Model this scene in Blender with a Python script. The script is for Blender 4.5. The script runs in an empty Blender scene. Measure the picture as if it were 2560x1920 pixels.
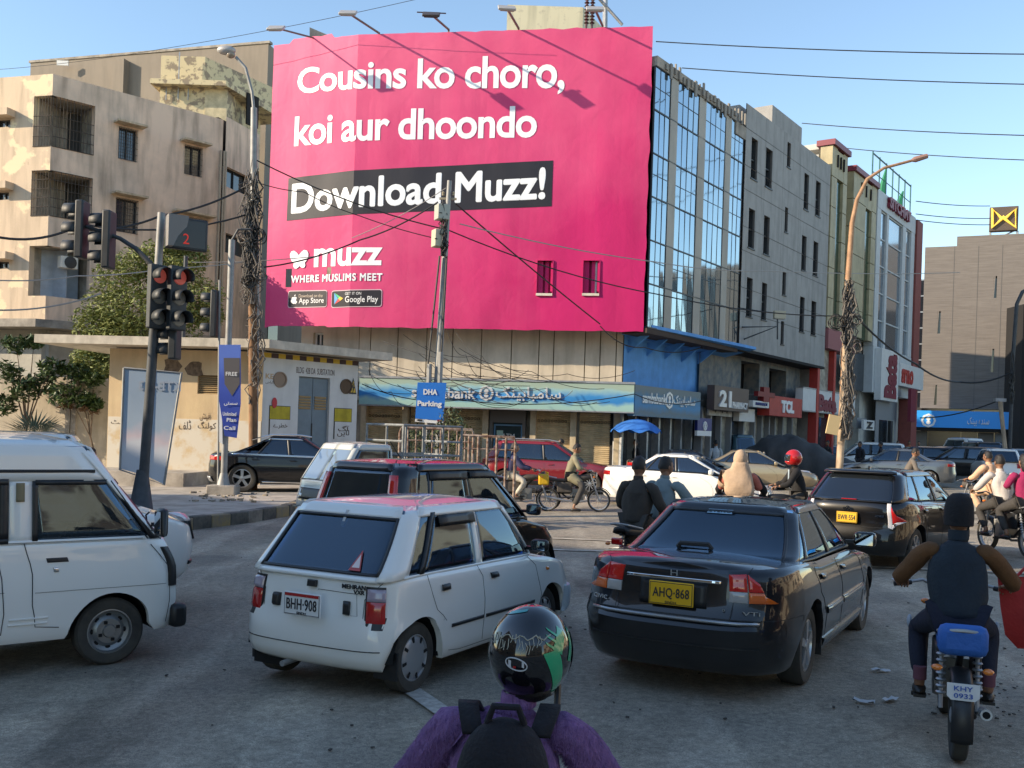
import bpy, bmesh, math, random
from mathutils import Vector, Matrix, noise
random.seed(7)
R = math.radians
S = bpy.context.scene
COL = S.collection
# ------------------------------------------------------------------ camera
HC, ROLL, FPX, CXP, CYP = 1.95, 0.033, 2500.0, 1280.0, 1080.0
cam = bpy.data.cameras.new('camera'); camo = bpy.data.objects.new('camera', cam); COL.objects.link(camo)
camo.location = (0, 0, HC)
camo.rotation_euler = (Matrix.Rotation(R(90), 3, 'X') @ Matrix.Rotation(ROLL, 3, 'Z')).to_euler()
cam.sensor_width = 36; cam.lens = 36 * FPX / 2560
cam.shift_y = (CYP - 960) / 2560; cam.shift_x = 0
cam.clip_start = .05; cam.clip_end = 3000
S.camera = camo
# ------------------------------------------------------------------ light
SUND = Vector((5.34, 1.35, -2.35)).normalized()      # direction the light travels
w = bpy.data.worlds.new('World'); S.world = w; w.use_nodes = True
nt = w.node_tree; nt.nodes.clear()
sky = nt.nodes.new('ShaderNodeTexSky'); sky.sky_type = 'NISHITA'; sky.sun_disc = False
sky.sun_elevation = math.asin(-SUND.z)
sky.sun_rotation = math.atan2(-SUND.x, -SUND.y)
sky.air_density = 1.15; sky.dust_density = .15; sky.ozone_density = 3.0; sky.altitude = 0
bg = nt.nodes.new('ShaderNodeBackground'); bg.inputs[1].default_value = 0.15
wo = nt.nodes.new('ShaderNodeOutputWorld')
nt.links.new(sky.outputs[0], bg.inputs[0]); nt.links.new(bg.outputs[0], wo.inputs[0])
sl = bpy.data.lights.new('sun', 'SUN'); so = bpy.data.objects.new('sun', sl); COL.objects.link(so)
sl.energy = 3.95; sl.angle = R(.5); sl.color = (1, .86, .68)
so.location = (-60, -15, 60); so.rotation_euler = SUND.to_track_quat('-Z', 'Y').to_euler()
S.view_settings.view_transform = 'Standard'; S.view_settings.look = 'None'
S.view_settings.exposure = 0.92; S.view_settings.use_white_balance = True; S.view_settings.white_balance_temperature = 7000; S.view_settings.white_balance_tint = 10; S.view_settings.gamma = 1
S.view_settings.use_curve_mapping = False
S.render.engine = 'CYCLES'
S.cycles.max_bounces = 7; S.cycles.transparent_max_bounces = 12
# ------------------------------------------------------------------ photo pixel (2560x1920) to world
KSL = 0.020                                              # the junction's cross fall
def gz(x, y=0): return KSL * x
def ab(px, py):
 X = px - CXP; Y = py - CYP; c, s = math.cos(ROLL), math.sin(ROLL)
 return (X * c + Y * s) / FPX, (-X * s + Y * c) / FPX
def G(px, py, dz=0):                                     # point on the ground (dz above it)
 a, b = ab(px, py); y = (HC - dz) / (b + KSL * a)
 return Vector((a * y, y, HC - b * y))
def D(px, py, y):                                        # point at depth y
 a, b = ab(px, py); return Vector((a * y, y, HC - b * y))
def XL(px, P, d, py=900):                                # along wall line P+t*d (2D) at image column px
 a, _ = ab(px, py)
 t = (P[0] - a * P[1]) / (a * d[1] - d[0])
 return Vector((P[0] + t * d[0], P[1] + t * d[1], 0)), t
def PL(px, py, P, d):                                    # pixel to point on vertical plane through P along d
 a, b = ab(px, py)
 t = (P[0] - a * P[1]) / (a * d[1] - d[0]); y = P[1] + t * d[1]
 return Vector((P[0] + t * d[0], y, HC - b * y))
# ------------------------------------------------------------------ materials
MT = {}
def nodes_of(m):
 m.use_nodes = True; n = m.node_tree; return n, n.nodes['Principled BSDF']
def M(name, col=(.5, .5, .5), rough=.7, metal=0., var=.0, vs=3., bump=0., bs=60., spec=.5, coat=0., emi=0., col2=None, stretch=None, detail=6., thr=None, dirt=0.):
 if name in MT: return MT[name]
 m = bpy.data.materials.new(name); n, p = nodes_of(m); MT[name] = m
 p.inputs['Base Color'].default_value = (*col, 1); p.inputs['Roughness'].default_value = rough
 p.inputs['Metallic'].default_value = metal; p.inputs['Specular IOR Level'].default_value = spec
 p.inputs['Coat Weight'].default_value = coat; p.inputs['Coat Roughness'].default_value = .04
 m.diffuse_color = (*col, 1)
 N = n.nodes.new; Lk = n.links.new
 if emi: p.inputs['Emission Color'].default_value = (*col, 1); p.inputs['Emission Strength'].default_value = emi
 tc = N('ShaderNodeTexCoord'); mp = N('ShaderNodeMapping'); Lk(tc.outputs['Object'], mp.inputs[0])
 if stretch: mp.inputs['Scale'].default_value = stretch
 if var or col2:
  no = N('ShaderNodeTexNoise'); no.inputs['Scale'].default_value = vs; no.inputs['Detail'].default_value = detail; no.inputs['Roughness'].default_value = .62
  Lk(mp.outputs[0], no.inputs[0])
  rp = N('ShaderNodeValToRGB')
  a, b = thr or (.35, .65)
  rp.color_ramp.elements[0].position = a; rp.color_ramp.elements[1].position = b
  c2 = col2 or tuple(c * (1 - var) for c in col)
  c1 = col if col2 else tuple(min(1, c * (1 + var)) for c in col)
  rp.color_ramp.elements[0].color = (*c2, 1); rp.color_ramp.elements[1].color = (*c1, 1)
  Lk(no.outputs[0], rp.inputs[0]); src = rp.outputs[0]
  if dirt:
   n2 = N('ShaderNodeTexNoise'); n2.inputs['Scale'].default_value = 1.3; n2.inputs['Detail'].default_value = 8
   mp2 = N('ShaderNodeMapping'); mp2.inputs['Scale'].default_value = (2.2, 2.2, .35); Lk(tc.outputs['Object'], mp2.inputs[0]); Lk(mp2.outputs[0], n2.inputs[0])
   r2 = N('ShaderNodeMapRange'); r2.inputs[1].default_value = .45; r2.inputs[2].default_value = .75; r2.inputs[3].default_value = 1; r2.inputs[4].default_value = 1 - dirt
   Lk(n2.outputs[0], r2.inputs[0])
   mx = N('ShaderNodeVectorMath'); mx.operation = 'SCALE'; Lk(src, mx.inputs[0]); Lk(r2.outputs[0], mx.inputs['Scale']); src = mx.outputs[0]
  Lk(src, p.inputs['Base Color'])
 if bump:
  nb = N('ShaderNodeTexNoise'); nb.inputs['Scale'].default_value = bs; nb.inputs['Detail'].default_value = 5
  Lk(mp.outputs[0], nb.inputs[0]); bu = N('ShaderNodeBump'); bu.inputs['Strength'].default_value = bump; bu.inputs['Distance'].default_value = .02
  Lk(nb.outputs[0], bu.inputs['Height']); Lk(bu.outputs[0], p.inputs['Normal'])
 return m
def paint(name, col, metal=0., rough=.28, dust=.12):     # car paint with a dusty film
 if name in MT: return MT[name]
 m = M(name, col, rough, metal, coat=1.0, spec=.2 if max(col) < .03 else .5); n = m.node_tree; p = n.nodes['Principled BSDF']
 N = n.nodes.new; Lk = n.links.new
 tc = N('ShaderNodeTexCoord'); no = N('ShaderNodeTexNoise'); no.inputs['Scale'].default_value = 3.5; no.inputs['Detail'].default_value = 8
 Lk(tc.outputs['Object'], no.inputs[0])
 sx = N('ShaderNodeSeparateXYZ'); Lk(tc.outputs['Object'], sx.inputs[0])
 hz = N('ShaderNodeMapRange'); hz.inputs[1].default_value = .2; hz.inputs[2].default_value = .75; hz.inputs[3].default_value = 1.; hz.inputs[4].default_value = .08
 Lk(sx.outputs[2], hz.inputs[0])
 mu = N('ShaderNodeMath'); mu.operation = 'MULTIPLY'; Lk(no.outputs[0], mu.inputs[0]); Lk(hz.outputs[0], mu.inputs[1])
 m3 = N('ShaderNodeMath'); m3.operation = 'MULTIPLY'; m3.inputs[1].default_value = dust * 2; Lk(mu.outputs[0], m3.inputs[0])
 mx = N('ShaderNodeMix'); mx.data_type = 'RGBA'; mx.inputs[6].default_value = (*col, 1); mx.inputs[7].default_value = (.30, .26, .20, 1)
 Lk(m3.outputs[0], mx.inputs[0]); Lk(mx.outputs[2], p.inputs['Base Color'])
 rr = N('ShaderNodeMapRange'); rr.inputs[3].default_value = .0; rr.inputs[4].default_value = .035; Lk(no.outputs[0], rr.inputs[0]); Lk(rr.outputs[0], p.inputs['Coat Roughness'])
 bu = N('ShaderNodeBump'); bu.inputs['Strength'].default_value = .05; bu.inputs['Distance'].default_value = .02
 nb = N('ShaderNodeTexNoise'); nb.inputs['Scale'].default_value = 2.2; Lk(tc.outputs['Object'], nb.inputs[0]); Lk(nb.outputs[0], bu.inputs['Height']); Lk(bu.outputs[0], p.inputs['Coat Normal'])
 return m
def glass(name, tint=(.02, .025, .03), see=.35, rough=.02, ior=1.7):
 if name in MT: return MT[name]
 m = bpy.data.materials.new(name); n, p = nodes_of(m); MT[name] = m
 p.inputs['Base Color'].default_value = (*tint, 1); p.inputs['Roughness'].default_value = rough; p.inputs['IOR'].default_value = ior
 N = n.nodes.new; Lk = n.links.new
 tr = N('ShaderNodeBsdfTransparent'); tr.inputs[0].default_value = (.75, .8, .82, 1)
 gl = N('ShaderNodeBsdfGlossy'); gl.inputs['Roughness'].default_value = rough; gl.inputs[0].default_value = (.5, .75, 1, 1); p.inputs['Specular IOR Level'].default_value = .15
 mx = N('ShaderNodeMixShader'); mx.inputs[0].default_value = see; Lk(p.outputs[0], mx.inputs[1]); Lk(tr.outputs[0], mx.inputs[2])
 fr = N('ShaderNodeFresnel'); fr.inputs[0].default_value = ior
 m2 = N('ShaderNodeMixShader'); Lk(fr.outputs[0], m2.inputs[0]); Lk(mx.outputs[0], m2.inputs[1]); Lk(gl.outputs[0], m2.inputs[2])
 Lk(m2.outputs[0], n.nodes['Material Output'].inputs[0])
 return m
# ------------------------------------------------------------------ mesh building
def rotz(v, a):
 c, s = math.cos(a), math.sin(a); return Vector((v[0] * c - v[1] * s, v[0] * s + v[1] * c, v[2]))
class MB:
 def __init__(s): s.v = []; s.f = []
 def add(s, vs, fs):
  o = len(s.v); s.v += [tuple(v) for v in vs]; s.f += [tuple(i + o for i in f) for f in fs]; return s
 def box(s, c, d, rz=0, m=None):
  x, y, z = d[0] / 2, d[1] / 2, d[2] / 2
  p = [Vector((i, j, k)) for k in (-z, z) for j in (-y, y) for i in (-x, x)]
  if m is not None: p = [m @ q for q in p]
  p = [rotz(q, rz) + Vector(c) for q in p]
  return s.add(p, [(0, 2, 3, 1), (4, 5, 7, 6), (0, 1, 5, 4), (2, 6, 7, 3), (0, 4, 6, 2), (1, 3, 7, 5)])
 def wallbox(s, P0, P1, z0, z1, th, off=0.):          # box on a vertical line P0-P1, thickness th to the LEFT-hand side (outwards = right of P0->P1)
  P0 = Vector((P0[0], P0[1], 0)); P1 = Vector((P1[0], P1[1], 0)); d = (P1 - P0).normalized(); n = Vector((d.y, -d.x, 0))
  a0 = P0 + n * off; a1 = P1 + n * off; b0 = a0 - n * th; b1 = a1 - n * th
  vs = [(*q.xy, z) for z in (z0, z1) for q in (a0, a1, b1, b0)]
  return s.add(vs, [(0, 3, 2, 1), (4, 5, 6, 7), (0, 1, 5, 4), (1, 2, 6, 5), (2, 3, 7, 6), (3, 0, 4, 7)])
 def prism(s, poly, z0, z1):
  n = len(poly); vs = [(p[0], p[1], z0) for p in poly] + [(p[0], p[1], z1) for p in poly]
  return s.add(vs, [tuple(range(n - 1, -1, -1)), tuple(range(n, 2 * n))] + [(i, (i + 1) % n, n + (i + 1) % n, n + i) for i in range(n)])
 def extr(s, pts, vec):                                # planar polygon extruded by vec
  n = len(pts); vec = Vector(vec); a = [Vector(p) for p in pts]
  return s.add(a + [p + vec for p in a], [tuple(range(n - 1, -1, -1)), tuple(range(n, 2 * n))] + [(i, (i + 1) % n, n + (i + 1) % n, n + i) for i in range(n)])
 def tube(s, path, r, n=8, cap=True):
  path = [Vector(p) for p in path]; k = len(path); rs = r if isinstance(r, (list, tuple)) else [r] * k
  base = len(s.v); up = None
  for i, p in enumerate(path):
   t = (path[min(i + 1, k - 1)] - path[max(i - 1, 0)])
   if t.length < 1e-9: t = Vector((0, 0, 1))
   t.normalize()
   if up is None: up = Vector((0, 0, 1)) if abs(t.z) < .9 else Vector((1, 0, 0))
   u = t.cross(up)
   if u.length < 1e-6: u = t.cross(Vector((1, 0, 0)))
   u.normalize(); w2 = u.cross(t).normalized(); up = w2
   for j in range(n):
    a = 2 * math.pi * j / n; s.v.append(tuple(p + (u * math.cos(a) + w2 * math.sin(a)) * rs[i]))
  for i in range(k - 1):
   for j in range(n):
    a = base + i * n + j; b = base + i * n + (j + 1) % n; s.f.append((a, b, b + n, a + n))
  if cap: s.f.append(tuple(base + j for j in range(n - 1, -1, -1))); s.f.append(tuple(base + (k - 1) * n + j for j in range(n)))
  return s
 def lathe(s, prof, c=(0, 0, 0), axis='Z', n=24, close=False):
  base = len(s.v); k = len(prof)
  for (r, h) in prof:
   for j in range(n):
    a = 2 * math.pi * j / n; x, y = r * math.cos(a), r * math.sin(a)
    v = (x, y, h) if axis == 'Z' else ((x, h, y) if axis == 'Y' else (h, x, y))
    s.v.append((v[0] + c[0], v[1] + c[1], v[2] + c[2]))
  for i in range(k - 1 + (1 if close else 0)):
   for j in range(n):
    a = base + i * n + j; b = base + i * n + (j + 1) % n; i2 = (i + 1) % k
    c2 = base + i2 * n + (j + 1) % n; d = base + i2 * n + j
    s.f.append((a, b, c2, d))
  return s
 def ell(s, c, r, nu=14, nv=9, m=None):
  base = len(s.v); c = Vector(c)
  pts = []
  for i in range(nv + 1):
   ph = math.pi * i / nv
   for j in range(nu):
    a = 2 * math.pi * j / nu; q = Vector((r[0] * math.sin(ph) * math.cos(a), r[1] * math.sin(ph) * math.sin(a), r[2] * math.cos(ph)))
    if m is not None: q = m @ q
    pts.append(q + c)
  fs = [(i * nu + j, i * nu + nu + j, i * nu + nu + (j + 1) % nu, i * nu + (j + 1) % nu) for i in range(nv) for j in range(nu)]
  return s.add(pts, fs)
 def grid(s, rows, closed=False):
  base = len(s.v); m = len(rows[0])
  for r in rows: s.v += [tuple(p) for p in r]
  for i in range(len(rows) - 1):
   for j in range(m - 1 + (1 if closed else 0)):
    a = base + i * m + j; b = base + i * m + (j + 1) % m; s.f.append((a, b, b + m, a + m))
  return s
 def build(s, name, mt, parent=None, smooth=False, world=False, ang=40, bevel=0):
  me = bpy.data.meshes.new(name); me.from_pydata(s.v, [], s.f)
  if smooth or bevel:
   bm = bmesh.new(); bm.from_mesh(me); bmesh.ops.remove_doubles(bm, verts=bm.verts, dist=1e-5)
   bmesh.ops.recalc_face_normals(bm, faces=bm.faces); bm.to_mesh(me); bm.free()
   me.polygons.foreach_set('use_smooth', [True] * len(me.polygons)); me.set_sharp_from_angle(angle=R(ang))
  me.update()
  if mt: me.materials.append(mt)
  return link(name, me, parent, world, bevel)
def link(name, me, parent=None, world=False, bevel=0):
 o = bpy.data.objects.new(name, me); COL.objects.link(o)
 if parent:
  o.parent = parent
  if world and parent.type == 'EMPTY': o.location = -Vector(parent.location)
 if bevel:
  b = o.modifiers.new('bevel', 'BEVEL'); b.width = bevel; b.segments = 2; b.limit_method = 'ANGLE'
 return o
def thing(name, label, cat, loc=(0, 0, 0), rz=0, group=None):
 o = bpy.data.objects.new(name, None); COL.objects.link(o); o.empty_display_size = .2
 o.location = loc; o.rotation_euler = (0, 0, rz); return tag(o, label, cat, group)
def tag(o, label, cat, group=None):
 o['label'] = label; o['category'] = cat
 if group: o['group'] = group
 return o
def kind(o, k): o['kind'] = k; return o
TXC = {}
def text_mesh(txt, size=1., extrude=0., bold=0., space=1., align='CENTER', res=3):
 key = (txt, size, extrude, bold, space, align)
 if key in TXC: return TXC[key]
 c = bpy.data.curves.new('t', 'FONT'); c.body = txt; c.size = size; c.extrude = extrude; c.offset = bold
 c.space_character = space; c.align_x = align; c.align_y = 'BOTTOM_BASELINE'; c.resolution_u = res
 o = bpy.data.objects.new('t', c); COL.objects.link(o); bpy.context.view_layer.update()
 me = bpy.data.meshes.new_from_object(o.evaluated_get(bpy.context.evaluated_depsgraph_get()))
 vs = [v.co.copy() for v in me.vertices]; fs = [tuple(p.vertices) for p in me.polygons]
 bpy.data.objects.remove(o); bpy.data.curves.remove(c); bpy.data.meshes.remove(me)
 TXC[key] = (vs, fs); return vs, fs
def fit_text(txt, w_, h_, extrude=.01, bold=0., space=1., res=3):
 """text scaled to width w_ and height h_ with its bounding box centred at 0"""
 vs, fs = text_mesh(txt, 1., 0.5, bold, space, 'CENTER', res)
 if not vs: return [], []
 x0 = min(v.x for v in vs); x1 = max(v.x for v in vs); y0 = min(v.y for v in vs); y1 = max(v.y for v in vs)
 return [Vector(((v.x - (x0 + x1) / 2) / max(x1 - x0, 1e-6) * w_, (v.y - (y0 + y1) / 2) / max(y1 - y0, 1e-6) * h_, v.z * 2 * extrude)) for v in vs], fs
def put_text(name, txt, w_, h_, C, du, mt, parent, extrude=.01, bold=0., space=1., up=(0, 0, 1), out=None, world=False, res=3):
 """centre C, reading direction du, facing out"""
 du = Vector(du).normalized(); up = Vector(up).normalized()
 out = Vector(out).normalized() if out else du.cross(up)
 vs, fs = fit_text(txt, w_, h_, extrude, bold, space, res)
 mb = MB(); C = Vector(C); mb.add([C + du * v.x + up * v.y + out * (v.z + extrude) for v in vs], fs)
 return mb.build(name, mt, parent, world=world)
# ================================================================== arabic lettering (joined forms laid out in visual order)
_AR = {'ا': (0xFE8D, 2), 'آ': (0xFE81, 2), 'ب': (0xFE8F, 4), 'پ': (0xFB56, 4), 'ت': (0xFE95, 4), 'ٹ': (0xFB66, 4), 'ر': (0xFEAD, 2), 'ز': (0xFEAF, 2), 'ڈ': (0xFB88, 2),
       'س': (0xFEB1, 4), 'ش': (0xFEB5, 4), 'ض': (0xFEBD, 4), 'ف': (0xFED1, 4), 'ک': (0xFB8E, 4), 'گ': (0xFB92, 4), 'ل': (0xFEDD, 4), 'م': (0xFEE1, 4), 'ن': (0xFEE5, 4),
       'و': (0xFEED, 2), 'ی': (0xFBFC, 4), 'ے': (0xFBAE, 2), 'ہ': (0xFBA6, 4), 'خ': (0xFEA5, 4), 'ط': (0xFEC1, 4), 'د': (0xFEA9, 2), 'ج': (0xFE9D, 4)}
def ar(t):
 out = []
 for wd in t.split(' '):
  s = ''
  for i, ch in enumerate(wd):
   b, n = _AR[ch]; prev = i > 0 and _AR[wd[i - 1]][1] == 4; nxt = i < len(wd) - 1
   if n == 2: k = 1 if prev else 0
   else: k = (3 if prev and nxt else 1 if prev else 2 if nxt else 0)
   s += chr(b + k)
  out.append(s[::-1])
 return ' '.join(out[::-1])
# ================================================================== shared materials
m_dark = M('interior_dark', (.012, .011, .011), .9)
m_black = M('black_plastic', (.012, .012, .013), .45)
m_conc = M('raw_concrete', (.30, .27, .23), .9, var=.3, vs=2, bump=.4, bs=20)
m_steel = M('galvanised_steel', (.36, .37, .38), .45, .6, var=.15, vs=6)
m_wire = M('cable_black', (.02, .02, .02), .6)
m_wireg = M('cable_grey', (.34, .31, .28), .7)
m_white = M('white_paint', (.76, .76, .74), .55)
def windowpane(): return M('building_glass', (.04, .05, .06), .06, .0, spec=1.)
def wall(mb, P0, P1, z0, z1, ops=(), dep=.25, off=0.):
 P0 = Vector((P0[0], P0[1], 0)); P1 = Vector((P1[0], P1[1], 0)); Lw = (P1 - P0).length
 d = (P1 - P0).normalized(); n = Vector((d.y, -d.x, 0)); P0 = P0 + n * off
 us = sorted({0., Lw} | {min(max(o[i], 0), Lw) for o in ops for i in (0, 1)})
 zs = sorted({z0, z1} | {min(max(o[i], z0), z1) for o in ops for i in (2, 3)})
 pt = lambda u, z, k=0.: (*(P0 + d * u - n * k).xy, z)
 for i in range(len(us) - 1):
  for j in range(len(zs) - 1):
   uc = (us[i] + us[i + 1]) / 2; zc = (zs[j] + zs[j + 1]) / 2
   if any(o[0] < uc < o[1] and o[2] < zc < o[3] for o in ops): continue
   mb.add([pt(us[i], zs[j]), pt(us[i + 1], zs[j]), pt(us[i + 1], zs[j + 1]), pt(us[i], zs[j + 1])], [(0, 1, 2, 3)])
 for o in ops:
  a, b, c, e = max(o[0], 0), min(o[1], Lw), o[2], o[3]
  q = [pt(a, c), pt(b, c), pt(b, e), pt(a, e)]; r = [pt(a, c, dep), pt(b, c, dep), pt(b, e, dep), pt(a, e, dep)]
  for k in range(4):
   if (k == 3 and a <= 0) or (k == 1 and b >= Lw): continue
   mb.add([q[k], q[(k + 1) % 4], r[(k + 1) % 4], r[k]], [(0, 1, 2, 3)])
 return mb
class Fac:
 """a vertical facade line seen left to right: u metres along it, o metres out towards the street"""
 def __init__(s, P0, P1):
  s.P0 = Vector((P0[0], P0[1], 0)); s.P1 = Vector((P1[0], P1[1], 0)); s.L = (s.P1 - s.P0).length
  s.d = (s.P1 - s.P0).normalized(); s.n = Vector((s.d.y, -s.d.x, 0)); s.a = math.atan2(s.d.y, s.d.x)
 def p(s, u, z, o=0.): q = s.P0 + s.d * u + s.n * o; return Vector((q.x, q.y, z))
 def px(s, x, y): q = PL(x, y, s.P0, s.d); return (Vector((q.x, q.y, 0)) - s.P0).dot(s.d), q.z
 def rect(s, x0, y0, x1, y1):                        # photo rectangle -> (u0,u1,z0,z1)
  ym = (y0 + y1) / 2; xm = (x0 + x1) / 2
  return (s.px(x0, ym)[0], s.px(x1, ym)[0], s.px(xm, y1)[1], s.px(xm, y0)[1])
 def box(s, mb, u0, u1, z0, z1, o0, o1):
  c = s.p((u0 + u1) / 2, (z0 + z1) / 2, (o0 + o1) / 2); return mb.box(c, (u1 - u0, abs(o1 - o0), z1 - z0), s.a)
 def text(s, name, txt, u, z, w_, h_, o, mt, parent, ex=.02, bold=0., space=1., world=True, up=(0, 0, 1)):
  return put_text(name, txt, w_, h_, s.p(u, z, o), s.d, mt, parent, ex, bold, space, up, s.n, world)
def add_window(F, r, parent, dep, mframe, bars=0, horiz=0, shade=None, fr=.06, pane=None, wname='window'):
 u0, u1, z0, z1 = r
 mb = MB()
 for a, b, c, e in ((u0, u1, z0, z0 + fr), (u0, u1, z1 - fr, z1), (u0, u0 + fr, z0 + fr, z1 - fr), (u1 - fr, u1, z0 + fr, z1 - fr), ((u0 + u1) / 2 - fr / 2, (u0 + u1) / 2 + fr / 2, z0 + fr, z1 - fr)):
  F.box(mb, a, b, c, e, -dep + .02, -dep + .08)
 wn = mb.build(wname, mframe, parent, world=True)
 F.box(MB(), u0, u1, z0, z1, -dep, -dep + .015)
 F.box(mbp := MB(), u0, u1, z0, z1, -dep, -dep + .015).build('pane', pane or windowpane(), wn)
 if bars:
  g = MB()
  for i in range(bars + 1):
   u = u0 + (u1 - u0) * i / bars; g.tube([F.p(u, z0, .06), F.p(u, z1, .06)], .009, 4)
  for j in range(horiz + 1):
   z = z0 + (z1 - z0) * j / max(horiz, 1); g.tube([F.p(u0 - .02, z, .07), F.p(u1 + .02, z, .07)], .011, 4)
  g.build('grille', M('rusty_bars', (.07, .055, .045), .8), wn)
 if shade:
  F.box(MB(), u0 - .25, u1 + .25, z1 + .12, z1 + .21, 0, shade).build('sunshade', M('stained_plaster', (.50, .40, .28), .9, var=.3, vs=4), parent, world=True)
 return wn
# ================================================================== ground
def plane_ground():
 m = M('asphalt', (.335, .285, .215), .88, col2=(.225, .20, .16), vs=.55, detail=8, thr=(.38, .66), bump=.55, bs=90)
 n = m.node_tree; p = n.nodes['Principled BSDF']; N = n.nodes.new; Lk = n.links.new
 src = p.inputs['Base Color'].links[0].from_socket
 tc = N('ShaderNodeTexCoord')
 def tex(scale, lo, hi, a, b, prev, st=None):
  no = N('ShaderNodeTexNoise'); no.inputs['Scale'].default_value = scale; no.inputs['Detail'].default_value = 6
  if st:
   mp = N('ShaderNodeMapping'); mp.inputs['Scale'].default_value = st; Lk(tc.outputs['Object'], mp.inputs[0]); Lk(mp.outputs[0], no.inputs[0])
  else: Lk(tc.outputs['Object'], no.inputs[0])
  r = N('ShaderNodeMapRange'); r.inputs[1].default_value = lo; r.inputs[2].default_value = hi; r.inputs[3].default_value = a; r.inputs[4].default_value = b
  Lk(no.outputs[0], r.inputs[0]); x = N('ShaderNodeVectorMath'); x.operation = 'SCALE'; Lk(prev, x.inputs[0]); Lk(r.outputs[0], x.inputs['Scale']); return x.outputs[0]
 src = tex(150, .3, .7, .5, 1.55, src); src = tex(45, .3, .7, .8, 1.2, src); src = tex(.45, .555, .57, 1, .84, src); src = tex(.9, .60, .64, 1, .72, src, (1, .3, 1))                # aggregate speckle
 src = tex(18, .35, .7, .8, 1.2, src)
 src = tex(2.2, .55, .72, 1.0, .72, src)              # oil and tyre stains
 src = tex(1.1, .5, .62, 1.0, 1.35, src, (1.5, .25, 1))   # dusty drift along the lanes
 vo = N('ShaderNodeTexVoronoi'); vo.feature = 'DISTANCE_TO_EDGE'; vo.inputs['Scale'].default_value = .35
 wn = N('ShaderNodeTexNoise'); wn.inputs['Scale'].default_value = 1.5; wn.inputs['Detail'].default_value = 6; Lk(tc.outputs['Object'], wn.inputs[0])
 av = N('ShaderNodeVectorMath'); av.operation = 'MULTIPLY_ADD'; av.inputs[1].default_value = (1.2, 1.2, 0); Lk(wn.outputs[1], av.inputs[0]); Lk(tc.outputs['Object'], av.inputs[2]); Lk(av.outputs[0], vo.inputs[0])
 r = N('ShaderNodeMapRange'); r.inputs[1].default_value = 0; r.inputs[2].default_value = .006; r.inputs[3].default_value = .78; r.inputs[4].default_value = 1; Lk(vo.outputs[0], r.inputs[0])
 x = N('ShaderNodeVectorMath'); x.operation = 'SCALE'; Lk(src, x.inputs[0]); Lk(r.outputs[0], x.inputs['Scale']); src = x.outputs[0]
 Lk(src, p.inputs['Base Color'])
 xs = [-400, -120, -60, -40, -30] + [i * 2 - 24 for i in range(25)] + [30, 40, 60, 90, 150, 400]
 ys = [-300, -80, -30, -10] + [i * 2 for i in range(40)] + [90, 120, 200, 800]
 rows = [[(x, y, gz(x) if abs(x) < 60 else gz(60 * (1 if x > 0 else -1))) for x in xs] for y in ys]
 for j, y in enumerate(ys):
  for i, x in enumerate(xs):
   if abs(x) < 25 and 0 < y < 70: a = rows[j][i]; rows[j][i] = (x, y, a[2] + .006 * noise.noise(Vector((x * .3, y * .3, 0))))
 kind(MB().grid(rows).build('road', m, smooth=True, ang=60), 'structure')
plane_ground()
def strip(name, pts, wdt, mt, dz=.006):                 # painted line on the road
 rows = []
 for i, p in enumerate(pts):
  q = Vector(pts[min(i + 1, len(pts) - 1)]) - Vector(pts[max(i - 1, 0)]); n = Vector((-q.y, q.x, 0)).normalized() * wdt / 2
  rows.append([(p[0] + n.x, p[1] + n.y, gz(p[0] + n.x) + dz + .012), (p[0] - n.x, p[1] - n.y, gz(p[0] - n.x) + dz + .012)])
 o = MB().grid(rows).build(name, mt); kind(o, 'structure'); return o
m_line = M('worn_line_paint', (.48, .45, .40), .9, col2=(.33, .31, .28), vs=14, thr=(.45, .58), detail=12)
m_liney = M('dusty_line_paint', (.60, .54, .44), .9, col2=(.36, .32, .26), vs=5, thr=(.4, .6))
g0 = G(985, 1700); g1 = G(1130, 1800)
strip('lane_marking', [g0.lerp(g1, t / 6) for t in range(-2, 9)], .15, m_line)
for (a, b) in (((1150, 1338), (1490, 1352)), ((1240, 1372), (1440, 1378)), ((2150, 1418), (2560, 1436))):
 A, B = G(*a), G(*b); strip('lane_marking', [A.lerp(B, t / 6) for t in range(-3, 10)], .12, m_liney)
m_pave = M('pavement_concrete', (.36, .32, .27), .92, var=.3, vs=1.5, bump=.5, bs=30)
K = [G(330, 1345), G(481, 1325), G(620, 1308), G(722, 1290), G(790, 1262)]
isl = [(-40, K[0].y - 8), (-12, 14.5), *[(k.x, k.y) for k in K], (-4.2, 25.5), (-4.0, 29.5), (-4.6, 31.2), (-40, 31.2)]
isl_in = [(p[0] - .0, p[1] + .22) if i in (1, 2, 3, 4, 5) else p for i, p in enumerate(isl)]
def slab(name, poly, zt, mt, zb=-.6):
 mb = MB(); n = len(poly)
 vs = [(x, y, zb) for x, y in poly] + [(x, y, gz(x) + zt) for x, y in poly]
 mb.add(vs, [tuple(range(n, 2 * n))] + [(i, (i + 1) % n, n + (i + 1) % n, n + i) for i in range(n)])
 return kind(mb.build(name, mt), 'structure')
pv = slab('pavement', isl_in, .215, m_pave)
m_ky = M('kerb_yellow', (.30, .22, .10), .9, col2=(.20, .17, .13), vs=6, bump=.4); m_kb = M('kerb_black', (.06, .06, .055), .9, col2=(.13, .12, .10), vs=6, bump=.4)
m_kg = M('kerb_bare', (.20, .18, .15), .9, var=.3, vs=5, bump=.4)
kerb = kind(bpy.data.objects.new('kerb', None), 'structure'); COL.objects.link(kerb)
path = [Vector((p[0], p[1], 0)) for p in isl[1:10]]
acc = 0; idx = 0; rr = random.Random(3)
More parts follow.
